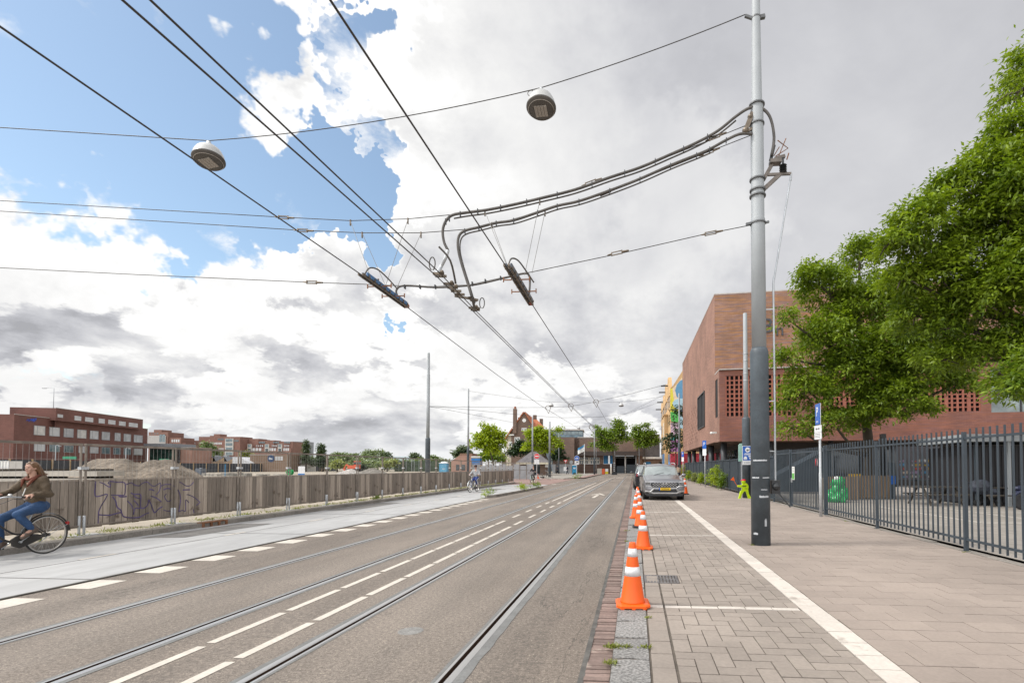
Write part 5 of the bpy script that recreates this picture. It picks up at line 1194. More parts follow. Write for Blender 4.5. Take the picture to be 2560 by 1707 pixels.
# ================================================================ far side of the site
aptb = mkbrick('apartment brick', (.245,.13,.10), (.215,.115,.09), (.21,.13,.11), .3, .08, .008, .12)
aptw = mk('pale bay panel', (.50,.49,.46), .6, 0, .1, 1)
def fblock(wl, par, x0, x1, y0, y1, m, dep=8, off=0., name='wall', zmin=None):
    u0, zt = wl.uz(x0,y0); u1, zb = wl.uz(x1,y1); zb = 0 if zmin is None and y1 > 1160 else zb
    return MB().box(u0,u1,off,off+dep,zb,zt).obj(name, m, par)
def wrow(wl, par, x0, x1, y0, y1, n, m, gap=.35, off=-.04, name='window'):
    u0, zt = wl.uz(x0,y0); u1, zb = wl.uz(x1,y1); s = (u1-u0)/n
    for i in range(n): MB().box(u0+i*s,u0+(i+1)*s-gap*s,off,off+.2,zb,zt).obj(name, m, par)
def bld(name, label, px, D, cat='building', group=None):
    wl = facing(px, D); return wl, thing(name, label, cat, wl.o, YAW, group)
q = lambda x: 360+x/5.88
r_ = lambda y: 1040+y/5.88
gp_ = 'brick apartment blocks beyond the site'
wl, t = bld('apartment_building', 'narrow brick apartment block peeking out right beside the office', 418, 205, group=gp_)
fblock(wl,t,q(70),q(340),r_(235),1170,aptb); fblock(wl,t,q(130),q(242),r_(198),r_(236),aptb,5,.5,'roof_tower'); fblock(wl,t,q(335),q(515),r_(315),1170,aptb,7,.6); fblock(wl,t,q(60),q(325),r_(285),r_(405),mk('grey cladding', (.38,.37,.36), .6),.3,-.35,'cladding'); wrow(wl,t,q(240),q(325),r_(270),r_(380),2,glassm,.2,-.42); wrow(wl,t,q(390),q(515),r_(340),r_(380),4,glassb,.3,.5); wrow(wl,t,q(100),q(230),r_(250),r_(262),3,glassm)
fblock(wl,t,q(515),q(575),r_(395),1170,aptb,6,.9)
wl, t = bld('apartment_building', 'long brick apartment block with a rooftop tower and glazed stair bay', 540, 215, group=gp_)
fblock(wl,t,q(515),q(1180),r_(358),1170,aptb); fblock(wl,t,q(775),q(1405),r_(300),r_(360),aptb,7,1.2,'top_floor'); fblock(wl,t,q(975),q(1068),r_(258),r_(302),aptb,4,2,'roof_tower'); fblock(wl,t,q(915),q(955),r_(283),r_(302),aptb,3,2,'chimney'); fblock(wl,t,q(1180),q(1410),r_(312),1170,aptb,8,-.3)
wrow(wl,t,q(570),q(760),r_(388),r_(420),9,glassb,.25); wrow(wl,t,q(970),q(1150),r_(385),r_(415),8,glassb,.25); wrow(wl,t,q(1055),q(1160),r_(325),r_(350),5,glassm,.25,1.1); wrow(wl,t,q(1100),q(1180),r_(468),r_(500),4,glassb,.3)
fblock(wl,t,q(1210),q(1325),r_(330),r_(575),aptw,.3,-.7,'stair_bay'); [wrow(wl,t,q(1220),q(1318),r_(y),r_(y+42),5,glassm,.2,-.78) for y in (335,395,460,530)]
wrow(wl,t,q(1335),q(1405),r_(350),r_(375),3,glassm,.3,-.4)
wl, t = bld('apartment_building', 'stepped brick terrace of flats with white window bays, right of the stair bay', 660, 220, group=gp_)
fblock(wl,t,q(1330),q(1675),r_(336),1170,aptb); fblock(wl,t,q(1575),q(1675),r_(330),r_(340),aptb,5,1,'roof_tower'); fblock(wl,t,q(1675),q(1895),r_(360),1170,aptb,8,.4); fblock(wl,t,q(1800),q(1890),r_(352),r_(362),aptb,5,1,'roof_tower'); fblock(wl,t,q(1890),q(2165),r_(372),1170,aptb,8,.8); fblock(wl,t,q(1545),q(2195),r_(478),1170,aptb,2,-2,'lower_floor')
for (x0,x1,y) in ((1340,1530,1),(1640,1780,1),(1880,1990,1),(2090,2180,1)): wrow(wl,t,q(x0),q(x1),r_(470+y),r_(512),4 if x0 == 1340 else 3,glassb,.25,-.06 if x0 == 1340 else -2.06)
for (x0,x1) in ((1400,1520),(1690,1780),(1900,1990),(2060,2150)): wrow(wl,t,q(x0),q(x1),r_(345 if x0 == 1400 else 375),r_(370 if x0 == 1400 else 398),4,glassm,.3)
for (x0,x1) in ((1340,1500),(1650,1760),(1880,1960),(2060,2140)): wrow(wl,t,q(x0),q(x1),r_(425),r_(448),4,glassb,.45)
for x in (1580,1830,2020): fblock(wl,t,q(x),q(x+55),r_(415),r_(520),aptw,.4,-2.5,'white_bay'); wrow(wl,t,q(x+8),q(x+48),r_(420),r_(460),1,glassm,.05,-2.56); wrow(wl,t,q(x+8),q(x+48),r_(478),r_(520),1,glassd,.05,-2.56)
wl, t = bld('glass_building', 'pale glass office block at the right end of the brick flats', 745, 235)
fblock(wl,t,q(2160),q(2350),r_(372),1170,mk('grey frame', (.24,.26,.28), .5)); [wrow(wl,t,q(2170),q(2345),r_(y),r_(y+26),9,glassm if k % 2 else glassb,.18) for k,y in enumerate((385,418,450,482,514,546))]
# sheds in front
pinkb = mkbrick('pink shed brick', (.36,.21,.16), (.32,.185,.145), (.30,.2,.16), .3, .08, .007, .1)
wl, t = bld('canopy_building', 'low building with a grey flat canopy over dark glazing beside the office', 405, 150)
fblock(wl,t,q(62),q(470),r_(405),r_(458),mk('grey fascia', (.20,.21,.23), .5),9,-1.5,'canopy'); fblock(wl,t,q(65),q(450),r_(458),1175,glassd,3,.5,'glazing'); wrow(wl,t,q(70),q(445),r_(490),r_(640),9,mk('dark green glass', (.02,.05,.04), .1, 0, .5, .5),.12,.4)
wl, t = bld('brick_shed', 'windowless pinkish brick shed next to the canopy building', 460, 152); fblock(wl,t,q(470),q(695),r_(462),1175,pinkb); fblock(wl,t,q(465),q(700),r_(456),r_(464),cop,8.2,-.1,'roof_edge')
roofg = mk('grey sawtooth roof', (.20,.22,.25), .6, .1, .2, 1)
wl, t = bld('sawtooth_shed', 'low factory shed with a grey sawtooth roof in front of the flats', 530, 160)
u0,zt = wl.uz(q(690),r_(595)); u1,_ = wl.uz(q(1345),r_(595)); zb = wl.uz(q(690),r_(668))[1]; b = MB(); bb = MB(); n = 4; s = (u1-u0)/n
for i in range(n): x = u0+i*s; b.prism([(x,zt),(x+s*.42,zb),(x+s,zb),(x+s,zt-.01)][::-1] if False else [(x,zt),(x+s*.3,zb),(x+s,zt)],-.1,6); bb.prism([(x+s*.3,zb),(x+s*.99,zb),(x+s*.99,zt-.2)],-.12,-.1)
b.obj('roof', roofg, t); bb.obj('gable', mk('tan gable', (.33,.24,.15), .8), t); MB().box(u0,u1,0,6,0,zb).obj('wall', mk('tan wall', (.32,.24,.17), .8), t)
b = MB()
for x in (785,905,1030,1160): uu, z = wl.uz(q(x),r_(575)); b.box(uu-.6,uu+.6,1,2,zt-.3,z)
each(b, 'roof_vent', polegrey, t)
wl, t = bld('warehouse', 'brown flat-roofed warehouse with a dark round logo on its wall', 670, 158); fblock(wl,t,q(1558),q(2105),r_(568),1175,mk('brown warehouse brick', (.20,.14,.10), .85, 0, .1, 1)); fblock(wl,t,q(1550),q(1930),r_(562),r_(570),cop,8.2,-.1,'roof_edge')
uu,z = wl.uz(q(1868),r_(622)); b = MB(); b.lathe([(.01,0),(1.1,0),(1.1,.05)],20,0,Matrix.Translation((uu,-.03,z)) @ Matrix.Rotation(R(90),4,'X')); b.obj('round_logo', mk('logo navy', (.03,.06,.13), .5), t); b = MB(); [b.box(uu-.6+.3*k,uu-.42+.3*k,-.1,-.085,z-.3,z+.35-.1*k) for k in range(4)]; b.obj('logo_letters', signw, t)
wrow(wl,t,q(1930),q(2045),r_(590),r_(650),3,glassb,.15)
wl, t = bld('white_shed', 'low white-roofed shed between the sawtooth roof and the warehouse', 604, 156); u0,zt = wl.uz(q(1300),r_(600)); u1,zb = wl.uz(q(1560),r_(685)); b = MB(); b.prism([(u0,0),(u1,0),(u1,zb),(u0+2,zt),(u0,zt)],0,5); b.obj('wall', mk('white sheet metal', (.55,.56,.58), .5), t)
wl, t = bld('white_shed', 'small white-roofed shed left of the poplars', 735, 165); fblock(wl,t,q(2105),q(2330),r_(645),1175,mk('white wall', (.58,.56,.53), .6)); fblock(wl,t,q(2140),q(2350),r_(690),r_(700),woodd,1,-1.2,'dark_beam')
# site clutter
def sbox(name, label, cat, px0, px1, py0, D, m, dep=1.2, base=None, extra=None):
    wl = facing((px0+px1)/2, D); t = thing(name, label, cat, wl.o, YAW); u0, zt = wl.uz(px0,py0); u1, _ = wl.uz(px1,py0)
    b = MB(); b.box(u0,u1,0,dep,.05,zt); b.box(u0+.05,u1-.05,.05,dep-.05,zt,zt+.04); b.obj('body', m, t); return t, u0, u1, zt
t,u0,u1,zt = sbox('site_container', 'small grey tank container on the sand', 'container', 488,503,1171,88, mk('grey tank', (.10,.12,.15), .5)); MB().lathe([(.2,0),(.2,.12)],12).obj('lid', steel, t, ((u0+u1)/2,.6,zt))
t = thing('cable_drum', 'bright green cable drum on the sand in front of the screen fence', 'drum', W(721,1166,95)*1, YAW); t.location.z = 0; Mx = Matrix.Translation((0,.5,.55)) @ Matrix.Rotation(R(90),4,'X')
b = MB(); b.lathe([(.55,-.4),(.55,-.34),(.35,-.34),(.35,.34),(.55,.34),(.55,.4)],20,0,Mx); b.obj('drum', mk('drum green', (.02,.30,.09), .4), t); MB().lathe([(.1,-.42),(.1,.42)],10,0,Mx).obj('hub', black, t)
t,u0,u1,zt = sbox('site_sign', 'white board with a blue lower strip on the sand', 'sign', 745.5,762,1166,82, signw, .12); MB().box(u0,u1,-.03,-.005,.05,zt*.3).obj('blue_strip', mk('strip blue', (.03,.16,.42), .5), t)
for (lab,px,D,w,h,n) in (('low stack of pale planks on the sand, left of the grey pallets',523,84,2.6,.5,4),('long dark pallet stack on the sand',585,84,4.4,.55,6),('short dark stack of slabs on the sand',652,84,1.6,.35,3),('pale flat stack right of the dark slabs',695,86,1.9,.35,3)):
    p = W(px,1166,D); t = thing('material_stack', lab, 'stack', (p.x,p.y,0), YAW); b = MB()
    for i in range(n):
        for j in range(3): b.box(-w/2+i*w/n,-w/2+(i+1)*w/n-.1,.1,1.4,.03+j*h/3,.01+(j+1)*h/3-random.uniform(0,.06))
    b.obj('planks', conc2 if 'pale' in lab else mk('grey pallet wood', (.17,.165,.15), .85, 0, .3, 2), t)
sn = W(563,1166,60); t = thing('survey_pole', 'thin bright blue pole standing on the sand', 'pole', (sn.x,sn.y,0)); MB().tube([(0,0,0),(0,0,1.9)],.03,6).obj('pole', mk('pole blue', (.03,.25,.50), .5), t)
# digger, portable toilet, kiosk, white car, low brick building
t = thing('digger', 'orange-red digger working behind the rubble heap', 'digger', W(881,1166,120)*1, YAW); t.location.z = .2; od = mk('digger orange', (.60,.10,.04), .45)
b = MB(); b.box(-1.2,1.0,0,2,.9,1.7); b.box(.2,1.2,.2,1.8,1.7,2.7); b.obj('body', od, t); MB().box(.25,1.22,.15,1.85,1.9,2.5).obj('cab_window', glassd, t); b = MB(); b.bar((-1,1,1.3),(-1.9,1,1.9),.25); b.bar((-1.9,1,1.9),(-2.5,1,.9),.2); b.bar((-2.5,1,1.0),(-2.2,1,.5),.5,.4); b.obj('arm', od, t); b = MB(); b.box(-1.5,1.3,-.1,.4,0,.85); b.box(-1.5,1.3,1.6,2.1,0,.85); b.obj('track', black, t)
t = thing('portable_toilet', 'blue portable toilet cabin with a white roof behind the planks', 'toilet cabin', W(1108,1166,72)*1, YAW); t.location.z = 0
tb = mk('toilet blue', (.06,.24,.40), .5, 0, .1, 2); MB().box(-.58,.58,0,1.15,0,2.05).obj('cabin', tb, t); b = MB(); b.box(-.62,.62,-.04,1.19,2.05,2.13); b.lathe([(.55,2.13),(.4,2.28),(.05,2.32)],16,0,Matrix.Translation((0,.57,0))); b.obj('roof', signw, t); b = MB(); b.box(-.4,.4,-.03,-.005,.08,1.95); b.obj('door', mk('toilet door', (.09,.30,.46), .5), t); text('WC', .28, signw, t, (.1,-.05,1.25))
t = thing('kiosk', 'tall yellow kiosk with bright blue top panels', 'kiosk', W(1189,1166,88)*1, YAW); t.location.z = 0; MB().box(-.72,.72,0,1.4,0,3.2).obj('body', mk('kiosk cream', (.50,.40,.20), .6), t); MB().box(-.75,.75,-.03,1.43,1.95,3.05).obj('blue_panel', mk('kiosk blue', (.02,.16,.45), .45), t); MB().box(-.76,.76,-.06,1.46,3.2,3.4).obj('roof', signw, t); MB().box(-.2,.72,-.035,-.004,.3,1.9).obj('door', polegrey, t)
wl, t = bld('brick_outbuilding', 'long low brick outbuilding with sloping parapet beyond the cycle path', 1145, 105); u0,_ = wl.uz(1128,1166); u1,_ = wl.uz(1180,1166); zt = wl.uz(1150,1136)[1]; zl = wl.uz(1128,1152)[1]
b = MB(); b.prism([(u0,0),(u1,0),(u1,zt),(u0+1.9,zt),(u0,zl)],0,10); b.obj('wall', pinkb, t); MB().box(u0+1.8,u1+.1,-.1,10,zt,zt+.25).obj('roof', mk('brown roof', (.20,.12,.08), .7), t); [MB().box(u0+1+k*1.2,u0+1.7+k*1.2,-.05,.02,.8,2).obj('window', glassd, t) for k in range(2)]
# ---------------------------------------------------------------- far trees beyond the site
FT = [('poplar','tall dark slender poplar at the end of the flats',[(765,1122,8,165,2.4),(764,1140,9,165,2.2),(765,1108,5,165,2.4),(765,1152,9,165,1.5)],'pop',110),('poplar','left one of the pair of twin poplars',[(799,1132,6,165,2.6),(799,1118,4,165,2.6),(799,1148,7,165,2)],'pop',70),('poplar','right one of the pair of twin poplars',[(808,1132,6,165,2.6),(808,1117,4,165,2.6),(808,1148,7,165,2)],'pop',70),
 ('round_tree','round grey-green tree between the single poplar and the twins',[(775,1152,16,170,.65),(768,1158,14,170,.6)],'farb',90),('round_tree','dark green tree at the foot of the twin poplars',[(806,1157,10,160,1)],'dark',50),('bush','bright yellow-green bush on the site edge, left of the digger',[(843,1161,12,150,.85),(848,1164,13,150,.6)],'fary',70),
 ('broad_tree','broad hazy tree behind the digger',[(870,1152,22,185,.75),(858,1145,12,185,.6),(885,1142,14,185,.6),(893,1158,16,180,.7)],'far',170),('broad_tree','wide pale crown left of the tallest treetops',[(840,1140,14,215,.6),(855,1138,14,215,.5),(826,1150,12,200,.8)],'far',110),
 ('tall_tree','tallest rounded treetop of the distant row',[(925,1136,22,210,.55),(945,1131,18,210,.45),(915,1148,20,205,.7)],'far',170),('tall_tree','rounded treetop right of the tallest one',[(962,1138,15,205,.6),(952,1150,18,200,.7),(972,1145,9,205,.9)],'farb',130),
 ('bush','mid green bush in front of the tall treetops',[(905,1163,14,160,.6),(920,1165,12,160,.6)],'far',60),('bush','dark conifer bush right of the digger',[(902,1168,6,150,1.0)],'dark',30),('bush','pale bush in front of the hedge with white poles',[(968,1160,9,160,.8),(980,1158,10,165,.8)],'fary',70),('round_tree','small dark crown standing above the hedge',[(1036,1140,10,185,.8),(1046,1146,8,185,.7)],'farb',60),
 ('round_tree','pale tree right of the small dark crown',[(1085,1146,11,175,.6),(1072,1154,9,175,.6)],'far',60),('round_tree','tree in front of the brick flats',[(520,1126,20,175,.8),(505,1134,15,175,.6),(538,1134,17,175,.6),(518,1112,10,175,.8)],'far',170),('round_tree','grey-green tree behind the second tall pole',[(1158,1126,12,125,.8),(1148,1136,12,125,.7),(1168,1135,9,125,.8)],'farb',90),('bush','yellowish bush under the flats, right of the sawtooth shed',[(612,1136,9,175,.8)],'fary',40)]
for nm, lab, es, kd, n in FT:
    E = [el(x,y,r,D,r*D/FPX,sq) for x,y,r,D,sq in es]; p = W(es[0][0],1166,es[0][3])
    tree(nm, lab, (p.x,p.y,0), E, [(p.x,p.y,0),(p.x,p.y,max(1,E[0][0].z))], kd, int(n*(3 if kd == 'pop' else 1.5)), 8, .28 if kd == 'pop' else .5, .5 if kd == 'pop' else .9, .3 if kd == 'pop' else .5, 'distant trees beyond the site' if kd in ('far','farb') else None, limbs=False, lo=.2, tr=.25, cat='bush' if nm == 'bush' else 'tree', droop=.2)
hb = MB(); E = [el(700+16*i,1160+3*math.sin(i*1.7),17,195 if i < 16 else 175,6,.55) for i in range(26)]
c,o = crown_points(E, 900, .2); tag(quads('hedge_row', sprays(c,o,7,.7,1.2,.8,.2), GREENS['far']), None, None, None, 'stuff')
wl, t = bld('hedge_wall', 'long dark clipped hedge with a row of white poles beyond the site', 1020, 168, 'hedge'); u0,zt = wl.uz(985,1152); u1,_ = wl.uz(1130,1152); MB().box(u0,u1,.5,1.5,0,zt).obj('hedge', mk('dark hedge', (.04,.065,.035), .9, 0, .4, .8, bump=1, bs=3), t)
for px in (998,1016,1030,1036,1048,1054,1076,1090): uu,z = wl.uz(px,1151); MB().tube([(uu,-.2,0),(uu,-.2,z+.4)],.08,6).obj('pole', polegrey, t)
t = thing('glass_dome', 'hazy blue-green domed roof behind the distant trees', 'building', W(1005,1166,300)*1, YAW); t.location.z = 0; MB().lathe([(11,0),(11,5.5),(8,7.0),(3,7.6),(.1,7.7)],24).obj('dome', mk('hazy dome', (.30,.36,.38), .5), t, smooth=True)
# ================================================================ centre: house, hut, depot
wl, t = bld('gable_house', 'old brown brick house with steep tiled gable and tall chimneys', 1300, 112)
cx = lambda x: 1240+x/7.84
cy = lambda y: 1000+y/7.84
hb_ = mkbrick('brown house brick', (.175,.115,.085), (.15,.10,.075), (.15,.11,.09), .22, .07, .007, .12); tile_r = mk('orange roof tiles', (.33,.11,.05), .8, 0, .2, 1.5, fine=.15, fs=6)
def U(x,y): return wl.uz(cx(x),cy(y))
ap = U(555,240); el_ = U(205,750); er = U(900,810); zb = 0
b = MB(); b.prism([(U(305,0)[0],0),(er[0],0),(er[0],er[1]),ap,(U(305,0)[0],U(0,565)[1])],0,11); b.obj('wall', hb_, t)
b = MB(); ov = .35
def rs(p, q_, y0, y1, th=.25):
    d = Vector((q_[0]-p[0], 0, q_[1]-p[1])); n_ = Vector((-d.z,0,d.x)).normalized()*th*(1 if d.x > 0 else -1)
    a = Vector((p[0],0,p[1])); e = Vector((q_[0],0,q_[1])); vs = [(a.x,y0,a.z),(e.x,y0,e.z),(e.x,y1,e.z),(a.x,y1,a.z)]; vs += [(x+n_.x,y,z+n_.z) for x,y,z in vs]
    b.mesh(vs, [(0,1,2,3),(4,7,6,5),(0,4,5,1),(1,5,6,2),(2,6,7,3),(3,7,4,0)])
rs(ap, (el_[0]-.3, el_[1]-.3), -.3, 11.3); rs(ap, (er[0]+.4, er[1]-.4), -.3, 11.3)
xr, zr = U(720,245); b.poly([(ap[0],6,ap[1]-.4),(U(690,0)[0],6,ap[1]-.4),(U(935,520)[0],2,U(935,520)[1]),(U(760,520)[0],2,U(760,520)[1])]); b.obj('roof', tile_r, t)
for (x0,x1,y0,y1,yy) in ((342,408,175,600,-.6),(410,455,325,560,1.5),(675,740,245,330,5),(788,852,305,420,7)): u0,z1 = U(x0,y0); u1,z0 = U(x1,y1); MB().box(u0,u1,yy,yy+1.0,z0-.6,z1).obj('chimney', hb_, t)
u,z = U(376,165); b = MB(); b.lathe([(.3,0),(.2,.4),(.26,.45)],8,0,Matrix.Translation((u,0,z))); b.obj('chimney_pot', tile_r, t)
wl2 = wl
for (x0,y0,x1,y1) in ((515,558,592,598),(378,738,457,868),(258,828,303,905)): winbox(wl, t, cx(x0),cy(y0),cx(x1),cy(y1), glassm, white, split=(.33,.66), depth=.09, th=.14)
u,z = U(553,395); b = MB(); b.lathe([(.42,-.05),(.42,.05)],16,0,Matrix.Translation((u,-.02,z)) @ Matrix.Rotation(R(90),4,'X')); b.obj('oculus', white, t)
u0,zt = U(197,700); u1,_ = U(303,700); b = MB(); b.prism([(u0,0),(u1,0),(u1,U(0,640)[1]),(u0,zt)],.5,8); b.obj('annex_wall', mk('cream render', (.60,.54,.43), .8, 0, .08, 1), t); u0,zt = U(105,1050); u1,_ = U(197,1050); MB().box(u0,u1,1,6,0,zt).obj('annex_wall', hb_, t); b = MB(); u0,z0 = U(105,1050); u1,z1 = U(195,1030); b.box(u0-.1,u1,-.3,6,z0,z1+.3); u0,z0 = U(255,692); u1,z1 = U(358,680); b.box(u0,u1,-.35,.0,z0,z1+.1); u0,z0 = U(325,562); u1,z1 = U(368,550); b.box(u0,u1,-.35,0,z0,z1+.1); b.obj('cornice', white, t); MB().box(*(U(258,0)[0],U(300,0)[0]),.38,.5,U(0,1115)[1],U(0,1000)[1]).obj('door', polegrey, t)
# hut with pyramid roof
wl, t = bld('pavilion_hut', 'low brick hut with a dark pyramid roof and cream eaves', 1330, 86)
u0,ze = wl.uz(cx(388),cy(1218)); u1,_ = wl.uz(cx(1045),cy(1218)); ua,za = wl.uz(cx(655),cy(1005)); d = u1-u0
b = MB(); c4 = [(u0,0,ze),(u1,0,ze),(u1,d*.8,ze),(u0,d*.8,ze)]; b.v = c4+[(ua,d*.4,za),(ua+.9,d*.4,za)]; b.f = [(0,1,5,4),(1,2,5),(2,3,4,5),(3,0,4)]; b.m = [0]*4; b.obj('roof', mk('dark roof shingles', (.13,.12,.125), .85, 0, .15, 1.5, fine=.15, fs=5), t); MB().box(u0,u1,0,d*.8,ze-.32,ze-.01).obj('eaves', mk('cream eaves', (.55,.50,.38), .6), t)
ub,_ = wl.uz(cx(850),1180); b = MB(); b.box(ub,u1-.6,1,d*.7,0,ze-.3); b.box(u0+.8,u0+1.4,1,d*.7,0,ze-.3); b.obj('wall', hb_, t); b = MB(); b.box(ub+.9,ub+1.6,.93,.99,1.5,2.3); b.obj('notice', signw, t); MB().box(u0+1.4,ub,2.0,2.2,0,ze-.3).obj('glazing', glassd, t)
# tram depot
wl, t = bld('tram_depot', 'wide brown brick tram depot with dark open doors across the end of the street', 1530, 119)
ex = lambda x: 1400+x/5.228
ey = lambda y: 960+y/5.228
depb = mkbrick('dark depot brick', (.215,.145,.112), (.18,.122,.096), (.175,.13,.11), .22, .07, .007, .14)
def D_(x,y): return wl.uz(ex(x),ey(y))
def rectm(x0,x1,y0,y1,m,name,a=0.,bb=.3): u0,z1 = D_(x0,y0); u1,z0 = D_(x1,y1); return MB().box(u0,u1,a,bb,max(z0,0) if y1 < 1170 else 0,z1).obj(name, m, t)
rectm(-90,190,700,1172,depb,'wall',-2,8); 
for (x0,x1) in ((190,250),(520,565),(690,725),(1000,1075)): rectm(x0,x1,700,1172,depb,'wall',0,8)
rectm(190,1075,700,895,depb,'wall',0,8); rectm(195,1075,880,935,mk('dark canopy', (.06,.045,.04), .7),'canopy',-1.6,0); rectm(250,520,925,955,depb,'wall',0,8); rectm(230,1310,690,702,cop,'roof_edge',-.1,8)
rectm(1075,1312,650,960,mk('grey tiled roof', (.12,.115,.12), .8, 0, .15, 1.5, fine=.12, fs=4),'roof',1,9); rectm(1080,1340,950,975,white,'gutter',.3,1); rectm(1080,1340,975,1172,depb,'wall',.9,8)
wf = mk('cream window frames', (.55,.52,.46), .6)
rectm(250,520,955,1040,wf,'window_wall',.3,.5)
for i in range(9):
    if i not in (4,): 
        for (y0,y1) in ((950,985),(1000,1036)): rectm(257+i*29,275+i*29,y0,y1,glassd,'window',.24,.3)
rectm(240,640,1045,1172,mk('dark stained wall', (.055,.03,.022), .8, 0, .4, .6),'forecourt_wall',-9,-8.6)
bl = mk('depot blue doors', (.015,.16,.36), .45, 0, .1, 1)
for (x0,x1) in ((570,628),(655,690)): rectm(x0,x1,925,1040,bl,'door',.2,.4); rectm(x0-8,x0,920,1045,white,'door_frame',.1,.4); rectm(x1,x1+8,920,1045,white,'door_frame',.1,.4)
rectm(725,1000,935,1172,darkin,'doorway',2.5,2.8); rectm(845,862,925,1172,mk('white pillar', (.55,.55,.54), .6),'pillar',-.2,.3); rectm(985,1000,930,1172,polegrey,'pillar',-.2,.3); rectm(725,1000,955,962,polegrey,'door_rail',.2,.3)
rectm(740,840,1070,1168,fencegrey,'gate',-.6,-.5); rectm(870,990,1050,1168,fencegrey,'gate',-.6,-.5); rectm(1115,1190,1015,1060,bl,'blue_sign',.75,.88); rectm(1300,1335,1015,1060,glassd,'window',.8,.9)
wl, t = bld('glass_tower', 'glazed office block with blue-grey windows rising behind the depot', 1410, 170)
u0,zt = wl.uz(cx(945),cy(592)); u1,_ = wl.uz(cx(1705),cy(592)); MB().box(u0,u1,0,12,0,zt).obj('frame', mk('blue grey frame', (.11,.14,.17), .5), t); MB().box(u0-.3,u1+.3,-.4,12.2,zt,zt+.35).obj('roof_edge', cop, t)
[wrow(wl,t,cx(950),cx(1700),cy(y0),cy(y1),n,m,.12) for (y0,y1,n,m) in ((612,672,10,glassm),(686,722,20,mk('dim glass', (.10,.16,.20), .1, 0, .5, .3)))]
# zinc hoarding, walls, boxes
zinc = mk('zinc hoarding', (.30,.31,.325), .5, .2, .2, 1)
wl, t = bld('metal_hoarding', 'grey corrugated metal hoarding in front of the depot', 1405, 112, 'hoarding'); u0,zt = wl.uz(1381,1160); u1,_ = wl.uz(1431,1160); b = MB()
for i in range(int((u1-u0)/.3)): b.box(u0+i*.3,u0+i*.3+.2,0,.08,0,zt); b.box(u0+i*.3+.2,u0+i*.3+.3,.04,.1,0,zt)
b.obj('panel', zinc, t)
def sm(name, label, cat, px0, px1, py0, D, m, dep=.8): return sbox(name, label, cat, px0, px1, py0, D, m, dep)
t,u0,u1,zt = sm('blue_booth', 'bright blue bag-shaped booth on the plaza in front of the dark wall', 'booth', 1430.5,1442,1161,97, mk('booth blue', (.02,.25,.46), .45)); b = MB(); b.box(u0-.05,u1+.05,-.05,.85,zt-.15,zt); b.obj('rim', signw, t); b = MB(); b.box(u0+.2,u1-.2,-.03,-.005,zt*.65,zt*.72); b.box(u0+.25,u1-.25,-.03,-.005,zt*.58,zt*.62); b.obj('print', signw, t); MB().box(u0+.2,u1-.2,-.04,0,.06,.4).obj('dark_foot', black, t)
sm('utility_box', 'pale concrete utility box left of the orange box', 'box', 1493,1504.5,1171,102, conc2); sm('orange_box', 'orange-red box cabinet beside the pale utility box', 'box', 1505,1512,1172,102, mk('box orange', (.62,.10,.03), .5)); t,u0,u1,zt = sm('yellow_board', 'white and yellow notice board beside the orange box', 'board', 1513,1520.5,1172,102, signw, .15); MB().box(u0,u1,-.03,-.004,.1,zt*.55).obj('yellow_strip', mk('board yellow', (.60,.48,.02), .5), t)
t,u0,u1,zt = sm('traffic_column', 'black traffic column with white arrows on a black base', 'bollard', 1532.5,1539.5,1160,98, blackp, .5); MB().box(u0-.25,u1+.25,-.2,.7,0,.4).obj('base', blackp, t); b = MB()
for k in range(5): z = .7+k*.38; b.prism([((u0+u1)/2-.12,z),((u0+u1)/2+.12,z+.1),((u0+u1)/2-.12,z+.2)],-.02,-.004)
b.obj('arrow', signw, t)
# street trees in the centre
def ctree(label, es, kd, tx, tb, D, n, tr=.16):
    E = [el(x,y,r,D,r*D/FPX,sq) for x,y,r,sq in es]; p = W(tx,1166,D)
    return tree('street_tree', label, (p.x,p.y,0), E, [(p.x,p.y,0),(p.x+.1,p.y,1.8),(E[0][0].x,E[0][0].y,E[0][0].z)], kd, n, 9, .34, .42, .30, 'street trees around the plaza', lo=.25, tr=tr)
ctree('bright yellow-green street tree left of the gable house', [(1218,1105,26,.8),(1236,1090,20,.8),(1204,1092,20,.75),(1225,1074,17,.7),(1212,1065,10,.8),(1246,1108,20,.8),(1192,1112,15,.7),(1230,1125,24,.6),(1255,1086,10,.8)], 'lime', 1233, 1187, 82, 560)
ctree('bright green street tree in front of the gable house', [(1345,1100,28,.8),(1330,1085,20,.8),(1362,1085,20,.7),(1345,1072,15,.6),(1380,1105,24,.8),(1325,1118,20,.7),(1395,1110,14,.7),(1396,1075,10,1),(1360,1125,24,.6)], 'lime', 1374, 1190, 92, 620)
ctree('larger green plane tree in front of the depot windows', [(1525,1095,26,.8),(1545,1080,22,.8),(1505,1085,20,.8),(1545,1058,13,.9),(1560,1095,17,.8),(1500,1110,16,.9),(1520,1118,22,.6),(1550,1070,18,.8),(1496,1068,9,.8),(1483,1112,9,.8)], 'plane', 1535, 1185, 100, 640)
ctree('second plane tree right of the open depot doors', [(1610,1095,24,.8),(1595,1085,17,.8),(1625,1085,17,.8),(1614,1066,13,.9),(1632,1105,15,.8),(1590,1070,9,.9),(1605,1112,20,.6),(1643,1100,9,.8)], 'plane', 1612, 1185, 106, 480)
